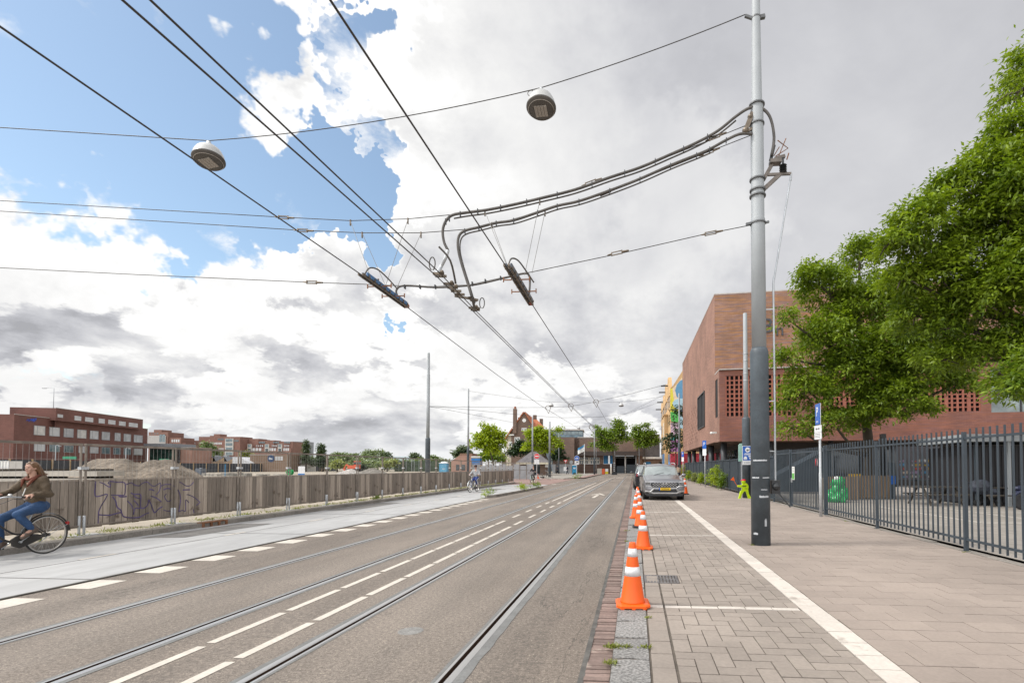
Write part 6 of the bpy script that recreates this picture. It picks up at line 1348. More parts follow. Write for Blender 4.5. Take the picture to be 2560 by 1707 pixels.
for (lab,es,D,n) in (('dark evergreen shrub mass under the bright green street tree',[(1300,1122,18,.9),(1285,1132,14,.9),(1315,1130,14,.9),(1305,1110,12,.8)],100,260),('dark evergreen behind the thin poles left of the depot',[(1390,1140,13,1.2),(1400,1125,10,1.0),(1410,1146,8,1.2)],112,160),('green shrub behind the fence beneath the yellow-green tree',[(1222,1140,22,.6),(1245,1146,14,.8)],95,160)):
    E = [el(x,y,r,D,r*D/FPX,sq) for x,y,r,sq in es]; p = W(es[0][0],1166,D); tree('evergreen_shrub', lab, (p.x,p.y,0), E, [(p.x,p.y,0),(p.x,p.y,3)], 'dark' if 'dark' in lab else 'plane', n, 9, .4, .5, .3, limbs=False, lo=.2, tr=.12, cat='shrub')
# poles down the street
def fpole(lab, px, D, pyt, zc_=4.0, r=.17):
    p = W(px,1166,D); h = W(px,pyt,D).z; return collar_pole('tram_pole', lab, p.x, p.y, h, (r,r*.7,r*.6,r*.5), zc_, tiers=(6.5, 9.2 if h > 10 else 30))
fpole('tall grey tram pole standing behind the plank fence', 1069, 42, 881, 3.97, .2); fpole('tall thin lamp pole next to the blue kiosk', 1170, 63, 971, 4.0, .165)
fpole('grey tram pole directly behind the no-entry sign', 1331, 76, 1041, 3.2, .17); fpole('grey tram pole with black base on the plaza pavement', 1374, 70, 1054, 3.5, .185); fpole('thin pair pole left of the depot, nearer one', 1397, 105, 1085, 3.3, .15); fpole('thin pair pole left of the depot, farther one', 1393, 112, 1120, 2.2, .13); fpole('slim grey pole beside the flag in front of the depot', 1486, 96, 1067, 3.2, .16); fpole('pale thin pole by the depot wall right of the doors', 1598, 108, 1093, 1.0, .12); fpole('short thin pole by the depot trees', 1490.5, 104, 1115, .8, .08); fpole('thin post beside the depot doorway', 1537, 110, 1120, .8, .07); fpole('mast rising from the depot roof near the ochre house', 1642, 128, 1076, 1.0, .12)
def round_sign(lab, px, py, D, r, m, kind, pole_b=0):
    p = W(px,py,D); t = thing('traffic_sign', lab, 'sign', (p.x,p.y,0), YAW); MB().tube([(0,0.03,0),(0,.03,p.z+r)],.045,8).obj('post', galv, t)
    Mx = Matrix.Translation((0,0,p.z)) @ Matrix.Rotation(R(90),4,'X'); sg = MB().lathe([(r,-.01),(r,.01)],24,0,Mx).obj('sign_panel', m, t); return t, sg, p.z
t,sg,z = round_sign('round red no-entry sign with white bar on a thin post', 1342, 1140, 63, .31, signr, 0); MB().box(-.24,.24,-.03,-.011,z-.055,z+.055).obj('bar', signw, sg); MB().box(-.3,.3,-.01,.01,z-.98,z-.42).obj('sub_plate', signw, t); b = MB(); b.lathe([(.335,-.005),(.335,.005)],24,0,Matrix.Translation((0,.008,z)) @ Matrix.Rotation(R(90),4,'X')); b.obj('rim', signw, sg)
t,sg,z = round_sign('round blue cycle path sign with a white plate below', 1442, 1145, 66, .32, blue, 0); b = MB()
for s in (-1,1): b.tube([(s*.12+.075*math.cos(a),-.014,z-.06+.075*math.sin(a)) for a in np.linspace(0,6.28,13)],.016,5,cap=False)
for p,q_ in (((-.12,-.06),(-.04,.06)),((-.04,.06),(.09,.06)),((.09,.06),(.12,-.06)),((-.04,.06),(.0,-.06)),((0,-.06),(.09,.06)),((-.12,-.06),(0,-.06)),((.09,.06),(.07,.11))): b.bar((p[0],-.014,z+p[1]),(q_[0],-.014,z+q_[1]),.022)
b.obj('bicycle_symbol', signw, sg); pl = MB().box(-.29,.29,-.012,.012,z-.82,z-.36).obj('sub_plate', signw, t); b = MB(); b.box(-.08,.2,-.016,-.0125,z-.62,z-.5); b.box(0,.1,-.016,-.0125,z-.5,z-.44); b.box(-.2,-.1,-.016,-.0125,z-.75,z-.66); b.obj('pictogram', signk, pl)
b = MB(); b.lathe([(.345,-.005),(.345,.005)],24,0,Matrix.Translation((0,.008,z)) @ Matrix.Rotation(R(90),4,'X')); b.obj('rim', signw, sg)
t,sg,z = round_sign('grey back of a round sign in front of the depot', 1428, 1155, 104, .38, polegrey, 0)
p = W(1414,1153,102); t = thing('yield_sign', 'small red and white triangular yield sign', 'sign', (p.x,p.y,0), YAW); MB().tube([(0,.03,0),(0,.03,p.z)],.04,6).obj('post', galv, t); MB().prism([(0,p.z-.4),(.42,p.z+.33),(-.42,p.z+.33)],-.01,.01).obj('sign_panel', signr, t); MB().prism([(0,p.z-.2),(.25,p.z+.22),(-.25,p.z+.22)],-.02,-.011).obj('centre', signw, t); MB().box(-.4,.4,-.01,.01,p.z-1.9,p.z-1.1).obj('sub_plate', signw, t)
# flag
p = W(1461,1180,100); t = thing('flag', 'white flag with a blue stripe flying on a white pole before the depot', 'flag', (p.x,p.y,.1), YAW); h = W(1461,1111,100).z; MB().tube([(0,0,0),(0,0,h)],.06,8).obj('flagpole', white, t)
for (a0,a1,m,nm) in ((0,.34,mk('flag blue', (.04,.22,.40), .7),'blue_stripe'),(.34,1,white,'cloth')):
    b = MB(); n = 10; H = 1.3; L_ = 1.25
    def fp(i, f): u = i/n; return (-.06-u*L_, .12*math.sin(u*7), h-.12-u*.75-(H*f)*(1-.1*u))
    for i in range(n): b.poly([fp(i,a0),fp(i,a1),fp(i+1,a1),fp(i+1,a0)]); b.poly([(x,y+.01,z) for x,y,z in (fp(i,a0),fp(i+1,a0),fp(i+1,a1),fp(i,a1))])
    fl_ = b.obj(nm, m, t)
b = MB(); [b.bar((-.3-.16*k,-.16,h-.8-.1*k),(-.42-.16*k,-.16,h-.65-.1*k),.05) for k in range(5)]; b.obj('flag_print', blue, t)
# far span wires and lamps
g = 'far span wires crossing above the street'
def fwire(lab, pts, r=.014):
    wire('span_wire', lab, 'span wire', [W(x,y,D) for x,y,D in pts], r, group=g, n=5)
fwire('far span wire from the first far pole across both tracks', [(1069,1015.5,42),(1150,1017,43),(1311,1018.5,43),(1378,1018,43),(1426,1015.6,43),(1485,1005,43),(1581,983,43),(1665,961,43)])
fwire('feeder span falling from the first far pole towards the depot', [(1069,1015.5,42),(1103,1017,43),(1279,1034.6,52),(1403,1044,60),(1504,1042,66),(1570,1033,70),(1662,1000,70)])
fwire('third span wire dropping from the first far pole to the gable house', [(1069,1015.5,42),(1103,1021,43),(1283,1056,62),(1400,1078,80)])
fwire('far lamp span wire from the second far pole', [(1170,977,63),(1328,1000,63),(1378,1005,63),(1484,1006,63),(1553,1005,63),(1600,1000,63),(1662,990,63)])
fwire('low span wire in front of the depot trees', [(1400,1078,85),(1480,1064,85),(1560,1036,80),(1662,986,75)])
fwire('thin wire across the tops of the plane trees', [(1400,1064,100),(1500,1066,100),(1700,1066,95)])
fwire('pale wires sagging in front of the depot', [(1270,1112,70),(1331,1112.5,76),(1374,1105,70),(1420,1110,90),(1510,1106,100),(1555,1106,100),(1598,1093,108)])
for lab, px, py, D in (('far hanging lamp left of the wire pair',1378,1005,63),('far hanging lamp against the clouds above the plane trees',1553,1005,63),('farthest tiny hanging lamp above the glass block',1447,1065,90)): p = W(px,py,D); lamp(lab, p, (0,0), 1.0 if D < 70 else .9)
for lab,px,py,D in (('curved pull-off bracket on the left contact wire in the distance',1370,1020,43),('round pull-off bracket on the feeder pair in the distance',1427,1015,43),('round pull-off bracket on the right contact wire in the distance',1490,1005,43),('round bracket low above the depot trees',1479,1067,85)):
    p = W(px,py,D); t = thing('pull_off_bracket', lab, 'bracket', p, YAW, 'pull-off brackets along the far wires'); S = D/43; b = MB(); b.tube([(.22*S*math.cos(a),0,.02+.2*S*math.sin(a)) for a in np.linspace(-.6,3.9,12)],.022*S,6); b.tube([(.2*S,0,0),(.05*S,0,-.45*S)],.02*S,5); b.tube([(-.2*S,0,0),(.05*S,0,-.45*S)],.02*S,5); b.obj('hoop', bronze, t)
# ================================================================ vehicles
def car(label, loc, rz, paint_, W_=.95, plate=True, group=None, plate_txt='R-127-NL', detail=True):
    t = thing('parked_car', label, 'car', loc, rz, group)
    S = [(0,.30,.76,.79,.74,.74,.80,.66,.83),(.06,.26,.86,.88,.80,.84,.88,.74,.91),(.2,.24,.92,.94,.88,.90,.955,.78,.985),(.6,.24,.94,.95,.96,.92,1.01,.80,1.04),(1.15,.24,.94,.95,1.05,.92,1.09,.82,1.12),(1.36,.24,.94,.95,1.10,.93,1.14,.83,1.17),
         (2.02,.24,.94,.95,1.10,.93,1.54,.765,1.585),(2.32,.24,.94,.95,1.10,.93,1.635,.765,1.69),(3.0,.24,.94,.95,1.11,.93,1.66,.76,1.70),(3.9,.24,.94,.95,1.12,.93,1.64,.74,1.68),(4.4,.25,.93,.94,1.13,.91,1.55,.70,1.59),(4.66,.28,.90,.92,1.12,.86,1.16,.74,1.19),(4.74,.32,.86,.88,1.02,.82,1.06,.72,1.08)]
    b = MB(); n = len(S); rows = []
    for (y,zb,wl,wm_,ze,we,zt,wt,zc_) in S:
        h = [(0,zb),(wl*.93,zb),(wl,zb+.12),(wm_,.62 if ze > .75 else .55),(we,ze),(we-.045,ze+.02),(wt,zt-.06),(wt-.09,zt),(0,zc_)]
        ring = [(x,y,z) for x,z in h]+[(-x,y,z) for x,z in h[-2:0:-1]]; rows.append(len(b.v)); b.v += ring
    k = 16
    for i in range(n-1):
        for j in range(k):
            A_,B2 = rows[i]+j, rows[i]+(j+1)%k; C2_,D2 = rows[i+1]+(j+1)%k, rows[i+1]+j
            jj = j if j < 8 else 15-j
            m = 0
            if jj == 5 and 6 <= i <= 9: m = 1
            if jj in (6,7) and i in (5,10): m = 1
            if jj in (5,) and i in (5,): m = 1
            if jj in (0,1): m = 2
            b.f.append((A_,B2,C2_,D2)); b.m.append(m)
    b.f.append(tuple(rows[0]+j for j in reversed(range(k)))); b.m.append(0); b.f.append(tuple(rows[-1]+j for j in range(k))); b.m.append(0)
    body = b.obj('body', [paint_, mkglass('car glass', (.20,.225,.225), .03, 1.0, .35) if 'car glass' not in bpy.data.materials else bpy.data.materials['car glass'], blackp], t, smooth=True)  # glass base colour lightened to stand in for reflected clouds
    try:
        body.data.set_sharp_from_angle(angle=R(32))
    except Exception: pass
    for sx_ in (-1,1):
        for y in (.92,3.72):
            M = Matrix.Translation((sx_*.80,y,.36)) @ Matrix.Rotation(R(90),4,'Y')
            w = MB().lathe([(.20,-.13),(.33,-.13),(.36,-.09),(.36,.09),(.33,.13),(.20,.13)],24,0,M).obj('wheel', black, t, smooth=True)
            r = MB(); M2 = Matrix.Translation((sx_*.925,y,.36)) @ Matrix.Rotation(R(90),4,'Y'); r.lathe([(.01,0),(.23,0),(.23,.012)],20,0,M2)
            r.obj('rim', steel, w); MB().lathe([(.365,-.03),(.43,-.03),(.43,.03),(.365,.03)],24,0,Matrix.Translation((sx_*.925,y,.36)) @ Matrix.Rotation(R(90),4,'Y'),cap=False).obj('wheel_arch', blackp, t)
    chrome = bpy.data.materials.get('satin chrome') or mk('satin chrome', (.62,.62,.63), .25, .8, .05, 3)
    if detail:
        b = MB(); b.prism([(-.56,.60),(.56,.60),(.66,.70),(.62,.82),(-.62,.82),(-.66,.70)],-.035,.05); g = b.obj('grille', blackp, t)
        b = MB()
        for i in range(9):
            for j in range(4): x = -.52+i*.13+(.065 if j%2 else 0); b.box(x-.032,x+.032,-.043,-.036,.635+j*.048,.655+j*.048) if abs(x) < .58 else None
        b.obj('grille_stud', chrome, g); b = MB(); b.bar((-.08,-.045,.79),(-.02,-.045,.79),.015,.015); b.prism([(-.12,.755),(-.04,.755),(-.02,.80),(-.10,.80)],-.047,-.037); b.prism([(.02,.755),(.10,.755),(.12,.80),(.04,.80)],-.047,-.037); b.obj('emblem', chrome, g)
        for s in (-1,1):
            b = MB(); P_ = [(.66,.70),(.87,.72),(.885,.84),(.70,.83)]; P_ = [(s*x,z) for x,z in P_][::s]; b.prism(P_,-.012,.10); h = b.obj('headlight', mk('headlight glass', (.14,.145,.15), .1, 0, .3, 9, spec=.9), t); b = MB(); b.prism([(s*x,z) for x,z in [(.66,.835),(.88,.845),(.90,.868),(.68,.858)]][::s],-.02,.10); b.obj('running_light', signw, h)
            b = MB(); b.bar((s*.90,1.45,1.08),(s*1.03,1.42,1.12),.06); b.ball((s*1.07,1.44,1.14),(.12,.09,.075)); b.obj('wing_mirror', paint_, t, smooth=True)
            b = MB(); b.tube([(s*.74,2.2,1.67),(s*.72,2.5,1.73),(s*.72,3.7,1.73),(s*.72,4.1,1.67)],.024,6); b.obj('roof_rail', chrome, t)
        b = MB(); b.tube([(-.87,.0,.66),(-.66,-.05,.655),(-.52,-.055,.565),(.52,-.055,.565),(.66,-.05,.655),(.87,.0,.66)],.018,6); b.obj('chrome_trim', chrome, t)
        b = MB(); b.prism([(-.60,.36),(.60,.36),(.50,.50),(-.50,.50)],-.03,.05); b.obj('lower_intake', black, t); b = MB(); b.tube([(-.90,.06,.42),(-.66,-.02,.40),(-.55,-.04,.335),(.55,-.04,.335),(.66,-.02,.40),(.90,.06,.42)],.035,6); b.tube([(-.66,-.03,.40),(-.50,-.045,.54)],.03,6); b.tube([(.66,-.03,.40),(.50,-.045,.54)],.03,6); b.obj('skid_trim', mk('silver trim', (.38,.38,.38), .4, .3), t); b = MB(); b.box(-.82,.82,-.02,.3,.20,.32); b.obj('lower_lip', blackp, t)
        pl = MB().box(-.26,.26,-.075,-.06,.475,.585).obj('number_plate', mk('plate yellow', (.68,.42,.01), .4), t); MB().box(-.27,-.215,-.078,-.0755,.475,.585).obj('plate_band', blue, pl); text(plate_txt, .085, signk, pl, (.02,-.077,.53))
        b = MB(); b.tube([(.25,1.3,1.14),(.6,1.55,1.24)],.01,5); b.tube([(-.4,1.3,1.14),(.1,1.5,1.26)],.01,5); b.obj('wiper', black, t)
    for s in (-1,1):
        b = MB(); b.prism([(s*x,z) for x,z in [(.62,.95),(.84,.90),(.83,1.08),(.66,1.10)]][::s],4.66,4.765); b.obj('tail_light', mk('tail light red', (.30,.01,.02), .2) if 'tail light red' not in bpy.data.materials else bpy.data.materials['tail light red'], t)
    return t
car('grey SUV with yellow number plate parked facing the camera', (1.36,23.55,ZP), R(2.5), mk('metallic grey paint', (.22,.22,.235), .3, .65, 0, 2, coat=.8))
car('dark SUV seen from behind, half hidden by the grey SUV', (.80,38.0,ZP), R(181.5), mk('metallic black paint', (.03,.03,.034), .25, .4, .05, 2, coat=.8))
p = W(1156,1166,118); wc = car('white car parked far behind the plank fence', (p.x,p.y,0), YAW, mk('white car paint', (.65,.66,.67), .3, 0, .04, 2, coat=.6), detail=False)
# ================================================================ bicycles
bkm = {'black': mk('black bike enamel', (.018,.018,.02), .3, 0, .1, 6, coat=.4), 'silver': mk('silver bike enamel', (.42,.44,.46), .35, .4, .05, 6), 'green': mk('pale green bike', (.25,.34,.31), .4)}
tyre = mk('bicycle tyre', (.028,.027,.026), .75, 0, .2, 8); rimm = mk('aluminium rim', (.55,.54,.52), .3, .75, .05, 5); leather = mk('saddle leather', (.03,.022,.018), .5)
def bicycle(label, loc, rz, fm, group=None, cat='bicycle', basket=False, pa=0.):
    t = thing('bicycle', label, cat, loc, rz, group); r = .345
    for x in (0, 1.13):
        Mx = Matrix.Translation((x,0,r+.005)) @ Matrix.Rotation(R(90),4,'X')
        w = MB().lathe([(r-.018,-.018),(r-.005,-.02),(r,-.008),(r,.008),(r-.005,.02),(r-.018,.018)],48,0,Mx,cap=False).obj('wheel', tyre, t, smooth=True)
        MB().lathe([(r-.04,-.012),(r-.018,-.014),(r-.018,.014),(r-.04,.012),(r-.04,-.012)],48,0,Mx,cap=False).obj('rim', rimm, w, smooth=True)
        b = MB()
        for k in range(28):
            a = 2*math.pi*k/28; s = .035*(1 if k%2 else -1); a2 = a+(.55 if k%4 < 2 else -.55)
            b.tube([(x+.02*math.cos(a2),s*.8,r+.005+.02*math.sin(a2)),(x+(r-.035)*math.cos(a),0,r+.005+(r-.035)*math.sin(a))],.0014,4,cap=False)
        b.obj('spokes', rimm, w, uv=False); b = MB(); b.tube([(x,-.06,r+.005),(x,.06,r+.005)],[.028,.028],10); b.obj('hub', steel if x else bkm['black'], w)
        a0, a1 = (R(18),R(190)) if x == 0 else (R(35),R(195))
        b = MB(); pts = [(x+(r+.035)*math.cos(math.pi-a),r+.005+(r+.035)*math.sin(math.pi-a)) for a in np.linspace(a0-.25,a1-.35,18)]
        for (xa,za),(xb,zb_) in zip(pts[:-1],pts[1:]): b.poly([(xa,-.028,za-.006),(xb,-.028,zb_-.006),(xb,0,zb_+.006),(xa,0,za+.006)]); b.poly([(xa,0,za+.006),(xb,0,zb_+.006),(xb,.028,zb_-.006),(xa,.028,za-.006)])
        b.obj('mudguard', fm, t, smooth=True)
    BB = Vector((.45,0,.28)); ST_ = Vector((.27,0,.62)); HT = Vector((.90,0,.86)); HB = Vector((.94,0,.66)); RH = Vector((0,0,r)); FHb = Vector((1.13,0,r))
    b = MB(); b.tube([BB,ST_],.017,8); b.tube(smooth_path([HB,(.74,0,.44),(.58,0,.31),BB],5),.019,8); b.tube(smooth_path([HT,(.70,0,.60),(.50,0,.43),(.39,0,.40)],5),.015,8); b.tube([HT,HB],.02,8)
    for s in (-.05,.05): b.tube([BB+Vector((0,s,0)),RH+Vector((0,s,0))],.010,6); b.tube([ST_+Vector((0,s*.4,-.03)),RH+Vector((0,s,0))],.009,6); b.tube(smooth_path([HB+Vector((0,s*.8,-.02)),(1.03,s,.52),FHb+Vector((0,s,0))],4),.011,6)
    b.obj('frame', fm, t, smooth=True)
    b = MB(); b.tube([ST_,(.22,0,.76)],.013,8); b.obj('seat_post', steel, t)
    b = MB(); b.ball((.16,0,.785),(.11,.095,.035),12,6); b.ball((.27,0,.79),(.10,.04,.03),12,6); b.obj('saddle', leather, t, smooth=True)
    b = MB(); b.tube([HT,(.88,0,1.0)],.013,8); b.tube(smooth_path([(.50,.27,1.055),(.62,.27,1.06),(.78,.22,1.07),(.88,.08,1.02),(.88,0,1.0),(.88,-.08,1.02),(.78,-.22,1.07),(.62,-.27,1.06),(.50,-.27,1.055)],5),.011,8); hb_2 = b.obj('handlebar', steel, t, smooth=True)
    b = MB(); [b.tube([(.47,s,1.053),(.60,s,1.059)],.018,8) for s in (-.27,.27)]; b.obj('grip', leather, hb_2); b = MB(); b.ball((.70,.20,1.10),(.03,.03,.022)); b.obj('bell', rimm, hb_2)
    b = MB(); [b.tube([(.66,s*.22,1.03),(.58,s*.27,1.02)],.006,5) for s in (-1,1)]; b.tube(smooth_path([(.66,.22,1.04),(.80,.20,.97),(.9,.05,.9)],4),.005,5); b.obj('brake_lever', blackp, hb_2)
    b = MB(); b.prism([(.12,.29),(.44,.17),(.55,.22),(.57,.33),(.46,.40),(.14,.37)],.045,.075); b.bar((0,.06,.335),(.2,.06,.30),.012); b.bar((0,.06,.36),(.2,.06,.365),.012); b.obj('chain_case', mk('chain case cloth', (.035,.032,.03), .7) if 'chain case cloth' not in bpy.data.materials else bpy.data.materials['chain case cloth'], t)
    b = MB(); c = math.cos(pa); s_ = math.sin(pa); b.tube([BB+Vector((0,.09,0)),BB+Vector((-.17*c,.10,.17*s_))],.010,6); b.tube([BB-Vector((0,.09,0)),BB+Vector((.17*c,-.10,-.17*s_))],.010,6); b.tube([BB-Vector((0,.1,0)),BB+Vector((0,.1,0))],.02,8); cr = b.obj('crank', steel, t)
    b = MB(); b.box(-.17*c+.45-.045,-.17*c+.45+.045,.10,.20,.28+.17*s_-.012,.28+.17*s_+.012); b.box(.17*c+.45-.045,.17*c+.45+.045,-.20,-.10,.28-.17*s_-.012,.28-.17*s_+.012); b.obj('pedal', black, cr)
    b = MB(); b.ball((-.34,0,.52),(.035,.03,.035)); b.obj('rear_light', mk('red lens', (.35,.02,.02), .2) if 'red lens' not in bpy.data.materials else bpy.data.materials['red lens'], t)
    b = MB(); b.tube([(.02,.06,.33),(.22,.10,.20),(.26,.11,.17)],.008,5); b.tube([(0,.065,r),(-.30,.05,.50)],.004,5); b.tube([(0,-.065,r),(-.30,-.05,.50)],.004,5); b.obj('kickstand', steel, t)
    if basket:
        b = MB(); b.box(.98,1.36,-.24,.24,.86,.88); b.box(.98,1.0,-.24,.24,.88,1.1); b.box(1.34,1.36,-.24,.24,.88,1.1); b.box(1.0,1.34,-.24,-.22,.88,1.1); b.box(1.0,1.34,.22,.24,.88,1.1); b.obj('crate', mk('grey crate', (.22,.21,.21), .6), t)
    return t
# ================================================================ people
skin = mk('skin', (.43,.25,.185), .5, 0, .05, 8); lipm = mk('lips', (.36,.13,.11), .5); eyem = mk('eye', (.03,.03,.035), .2)
def remeshed(b, name, m, parent, vox, it=4):
    o = b.obj(name, m, parent, uv=False); md = o.modifiers.new('skin','REMESH'); md.mode = 'VOXEL'; md.voxel_size = vox; md.use_smooth_shade = True
    s = o.modifiers.new('soft','SMOOTH'); s.factor = .5; s.iterations = it; return o
def hand(b, p, fwd, up, out, curl=.8):
    # palm and five fingers; fwd points along the forearm, the fingers curl towards -up
    p = Vector(p); f = Vector(fwd).normalized(); u = Vector(up).normalized(); s = f.cross(u).normalized()*out
    b.capsule(p, p+f*.075, .026, .024, 8); b.capsule(p+s*.018, p+f*.07+s*.025, .020, .018, 8); b.capsule(p-s*.018, p+f*.07-s*.025, .020, .018, 8)
    for k, (o_, L) in enumerate(((.032,.058),(.011,.068),(-.011,.064),(-.031,.050))):
        a = p+f*.078+s*o_; c = a+(f*.8-u*.55*curl)*L*.5; d = c+(f*.1-u*1.0*curl)*L*.42; e = d+(-f*.7-u*.6)*L*.36*curl
        b.capsule(a, c, .0095, .009, 6); b.capsule(c, d, .009, .0085, 6); b.capsule(d, e, .0085, .0075, 6)
    a = p+f*.02+s*.03; c = a+(f*.6+s*.7-u*.3)*.038; d = c+(f*.7-u*.8)*.032; b.capsule(a, c, .012, .0105, 6); b.capsule(c, d, .0105, .009, 6)
def person(label, loc, rz, J, cols, hair='long', vox=.009, female=True, cap=None, extras=None, group=None):
    t = thing('person', label, 'person', loc, rz, group); V = {k: Vector(v) for k, v in J.items()}
    hd = V['head']; nk = V['neck']; pv = V['pelvis']; f = V['face'].normalized(); HS = .87; upv = Vector((0,0,1)); sd = upv.cross(f).normalized()
    b = MB()
    h0 = len(b.v)
    # head: skull, jaw, nose, chin, ears
    b.ball(hd+Vector((0,0,.02)), (.085,.075,.10), 16, 10); b.ball(hd+f*.012+Vector((0,0,.03)), (.085,.076,.088), 16, 10)
    b.capsule(hd+f*.035-upv*.03, hd+f*.055-upv*.085, .055, .032, 12); b.capsule(hd+f*.088+upv*.012, hd+f*.104-upv*.022, .010, .014, 8); b.ball(hd+f*.082-upv*.055, (.014,.022,.012), 8, 5); b.ball(hd+f*.078+upv*.035, (.02,.055,.012), 10, 5)
    for s in (-1,1): b.ball(hd+sd*.076*s-f*.008-upv*.005, (.018,.010,.03), 8, 5); b.ball(hd+f*.06+sd*.04*s-upv*.025, (.022,.022,.022), 8, 5)
    for i in range(h0, len(b.v)): b.v[i] = tuple(hd+(Vector(b.v[i])-hd)*HS)
    b.capsule(nk-upv*.03, hd-upv*.05-f*.015, .052, .05, 12)
    b.capsule(pv, (pv+nk)*.5, .11, .10, 14); b.capsule((pv+nk)*.5, nk-upv*.10, .10, .10, 14); b.capsule(V['shL'], V['shR'], .055, .055, 12)
    for s in 'LR':
        b.capsule(V['sh'+s], V['el'+s], .045, .036, 10); b.capsule(V['el'+s], V['ha'+s], .036, .025, 10)
        b.capsule(V['hi'+s], V['kn'+s], .07, .05, 12); b.capsule(V['kn'+s], V['an'+s], .048, .034, 12); b.capsule(V['an'+s], V['to'+s], .034, .028, 10)
        hand(b, V['ha'+s], V['hf'+s] if 'hf'+s in V else (V['ha'+s]-V['el'+s]), V.get('hu'+s, upv), 1 if s == 'R' else -1)
    remeshed(b, 'body', skin, t, vox*.72, 2)
    for s in (-1,1): MB().ball(hd+(f*.079+sd*.031*s+upv*.018)*HS, (.009,.011,.008), 8, 6).obj('eye', eyem, t)
    MB().capsule(hd+(f*.093-sd*.018-upv*.052)*HS, hd+(f*.093+sd*.018-upv*.052)*HS, .006, .006, 6).obj('mouth', lipm, t)
    # jacket
    b = MB(); mid = (pv+nk)*.5
    b.capsule(pv+upv*.07, mid, .125, .125, 16); b.capsule(mid, nk-upv*.12, .125, .105, 16); b.capsule(V['shL'], V['shR'], .068, .068, 14); b.capsule(pv+upv*.10+f*.015, mid+f*.03, .115, .105, 14); b.capsule(mid+sd*.06, nk-upv*.13+sd*.06, .12, .10, 12); b.capsule(mid-sd*.06, nk-upv*.13-sd*.06, .12, .10, 12)
    for s in 'LR':
        b.capsule(V['sh'+s], V['el'+s], .066, .064, 12); w = V['ha'+s].lerp(V['el'+s], .10); b.capsule(V['el'+s], w, .064, .042, 12)
        for k in range(3): c = V['el'+s].lerp(V['sh'+s], .1+.2*k); b.ball(c+Vector((0,0,-.02)), (.068,.068,.03), 10, 6)
    jk = remeshed(b, 'jacket', cols['jacket'], t, vox, 3)
    if 'folds' not in bpy.data.textures: tx = bpy.data.textures.new('folds', 'CLOUDS'); tx.noise_scale = .11; tx.noise_depth = 2
    dm = jk.modifiers.new('folds', 'DISPLACE'); dm.texture = bpy.data.textures['folds']; dm.strength = .045; dm.mid_level = .5; dm.texture_coords = 'LOCAL'
    if 'collar' in cols:
        b = MB(); pts = [nk+sd*.085*math.cos(a)+f*(.085*math.sin(a)+.01)+upv*(.015-.06*max(0,math.sin(a))) for a in np.linspace(-1.9, math.pi+1.9, 22)]
        b.tube(pts, .022, 8)
        for s_ in (-1,1): b.tube([nk+sd*.09*s_+f*.02-upv*.0, nk+sd*.085*s_+f*.10-upv*.06, nk+sd*.05*s_+f*.15-upv*.17], [.024,.026,.010], 8)
        b.obj('collar', cols['collar'], jk, smooth=True)
        b = MB(); b.tube([nk+f*.125-upv*.2, nk+f*.165-upv*.32, pv+f*.185+upv*.12], .008, 6); b.obj('zip', rimm, jk)
    # trousers
    b = MB(); b.capsule(V['hiL'], V['hiR'], .112, .112, 14); b.ball(pv-upv*.0-f*.03, (.15,.155,.12), 14, 8); b.capsule(pv, pv+upv*.08, .13, .125, 14)
    for s in 'LR':
        b.capsule(V['hi'+s], V['kn'+s], .098, .068, 14); b.capsule(V['kn'+s], V['an'+s].lerp(V['kn'+s], .12), .067, .050, 14); b.ball(V['kn'+s], (.068,.066,.066), 12, 8)
    tr = remeshed(b, 'trousers', cols['trousers'], t, vox, 3)
    dm = tr.modifiers.new('folds', 'DISPLACE'); dm.texture = bpy.data.textures['folds']; dm.strength = .022; dm.mid_level = .5; dm.texture_coords = 'LOCAL'
    if 'stripe' in cols:
        for s in 'LR': o_ = sd*(.075 if s == 'L' else -.075); MB().tube([V['hi'+s]+o_*1.25, V['kn'+s]+o_*.85, V['an'+s]+o_*.7], .018, 6).obj('stripe', cols['stripe'], tr)
    for s in 'LR':
        b = MB(); d = (V['to'+s]-V['an'+s]); d.normalize(); dn = Vector(J.get('sole', (0,0,-1)))
        heel = V['an'+s]-d*.05; b.capsule(V['an'+s]+upv*.04, V['an'+s]-upv*.02, .046, .05, 10); b.capsule(heel-upv*.03, V['to'+s]-upv*.02, .044, .036, 10); b.capsule(V['to'+s]-d*.06-upv*.015, V['to'+s]-upv*.025, .045, .032, 10); remeshed(b, 'shoe', cols['shoe'], t, vox, 2)
    # hair
    b = MB(); b.ball(-f*.020+upv*.047, (.102,.094,.090), 16, 10); b.ball(-f*.045, (.075,.085,.09), 14, 8); b.capsule(f*.03+upv*.105, f*.062+upv*.088, .034, .022, 10)
    if hair == 'long':
        b.capsule(-f*.07+upv*.03, -f*.19-upv*.13, .074, .05, 12); b.capsule(-f*.11-upv*.05, -f*.27-upv*.19, .056, .022, 10); b.capsule(-f*.15-upv*.10, -f*.30-upv*.14, .035, .010, 8); b.capsule(-f*.16-upv*.14, -f*.25-upv*.26, .04, .015, 8)
        for s in (-1,1): b.capsule(-f*.03+sd*.07*s+upv*.06, -f*.12+sd*.06*s-upv*.15, .034, .03, 10); b.capsule(-f*.10+sd*.06*s-upv*.12, -f*.17+sd*.06*s-upv*.25, .03, .012, 8); b.capsule(f*.035+sd*.06*s+upv*.09, -f*.02+sd*.083*s+upv*.03, .02, .02, 8)
        b.capsule(f*.0-sd*.06-upv*.10, f*.02-sd*.05-upv*.19, .022, .010, 8)
    b.v = [tuple(hd+Vector(q)*(HS*1.02)) for q in b.v]
    remeshed(b, 'hair', cols['hair'], t, vox*.8, 3)
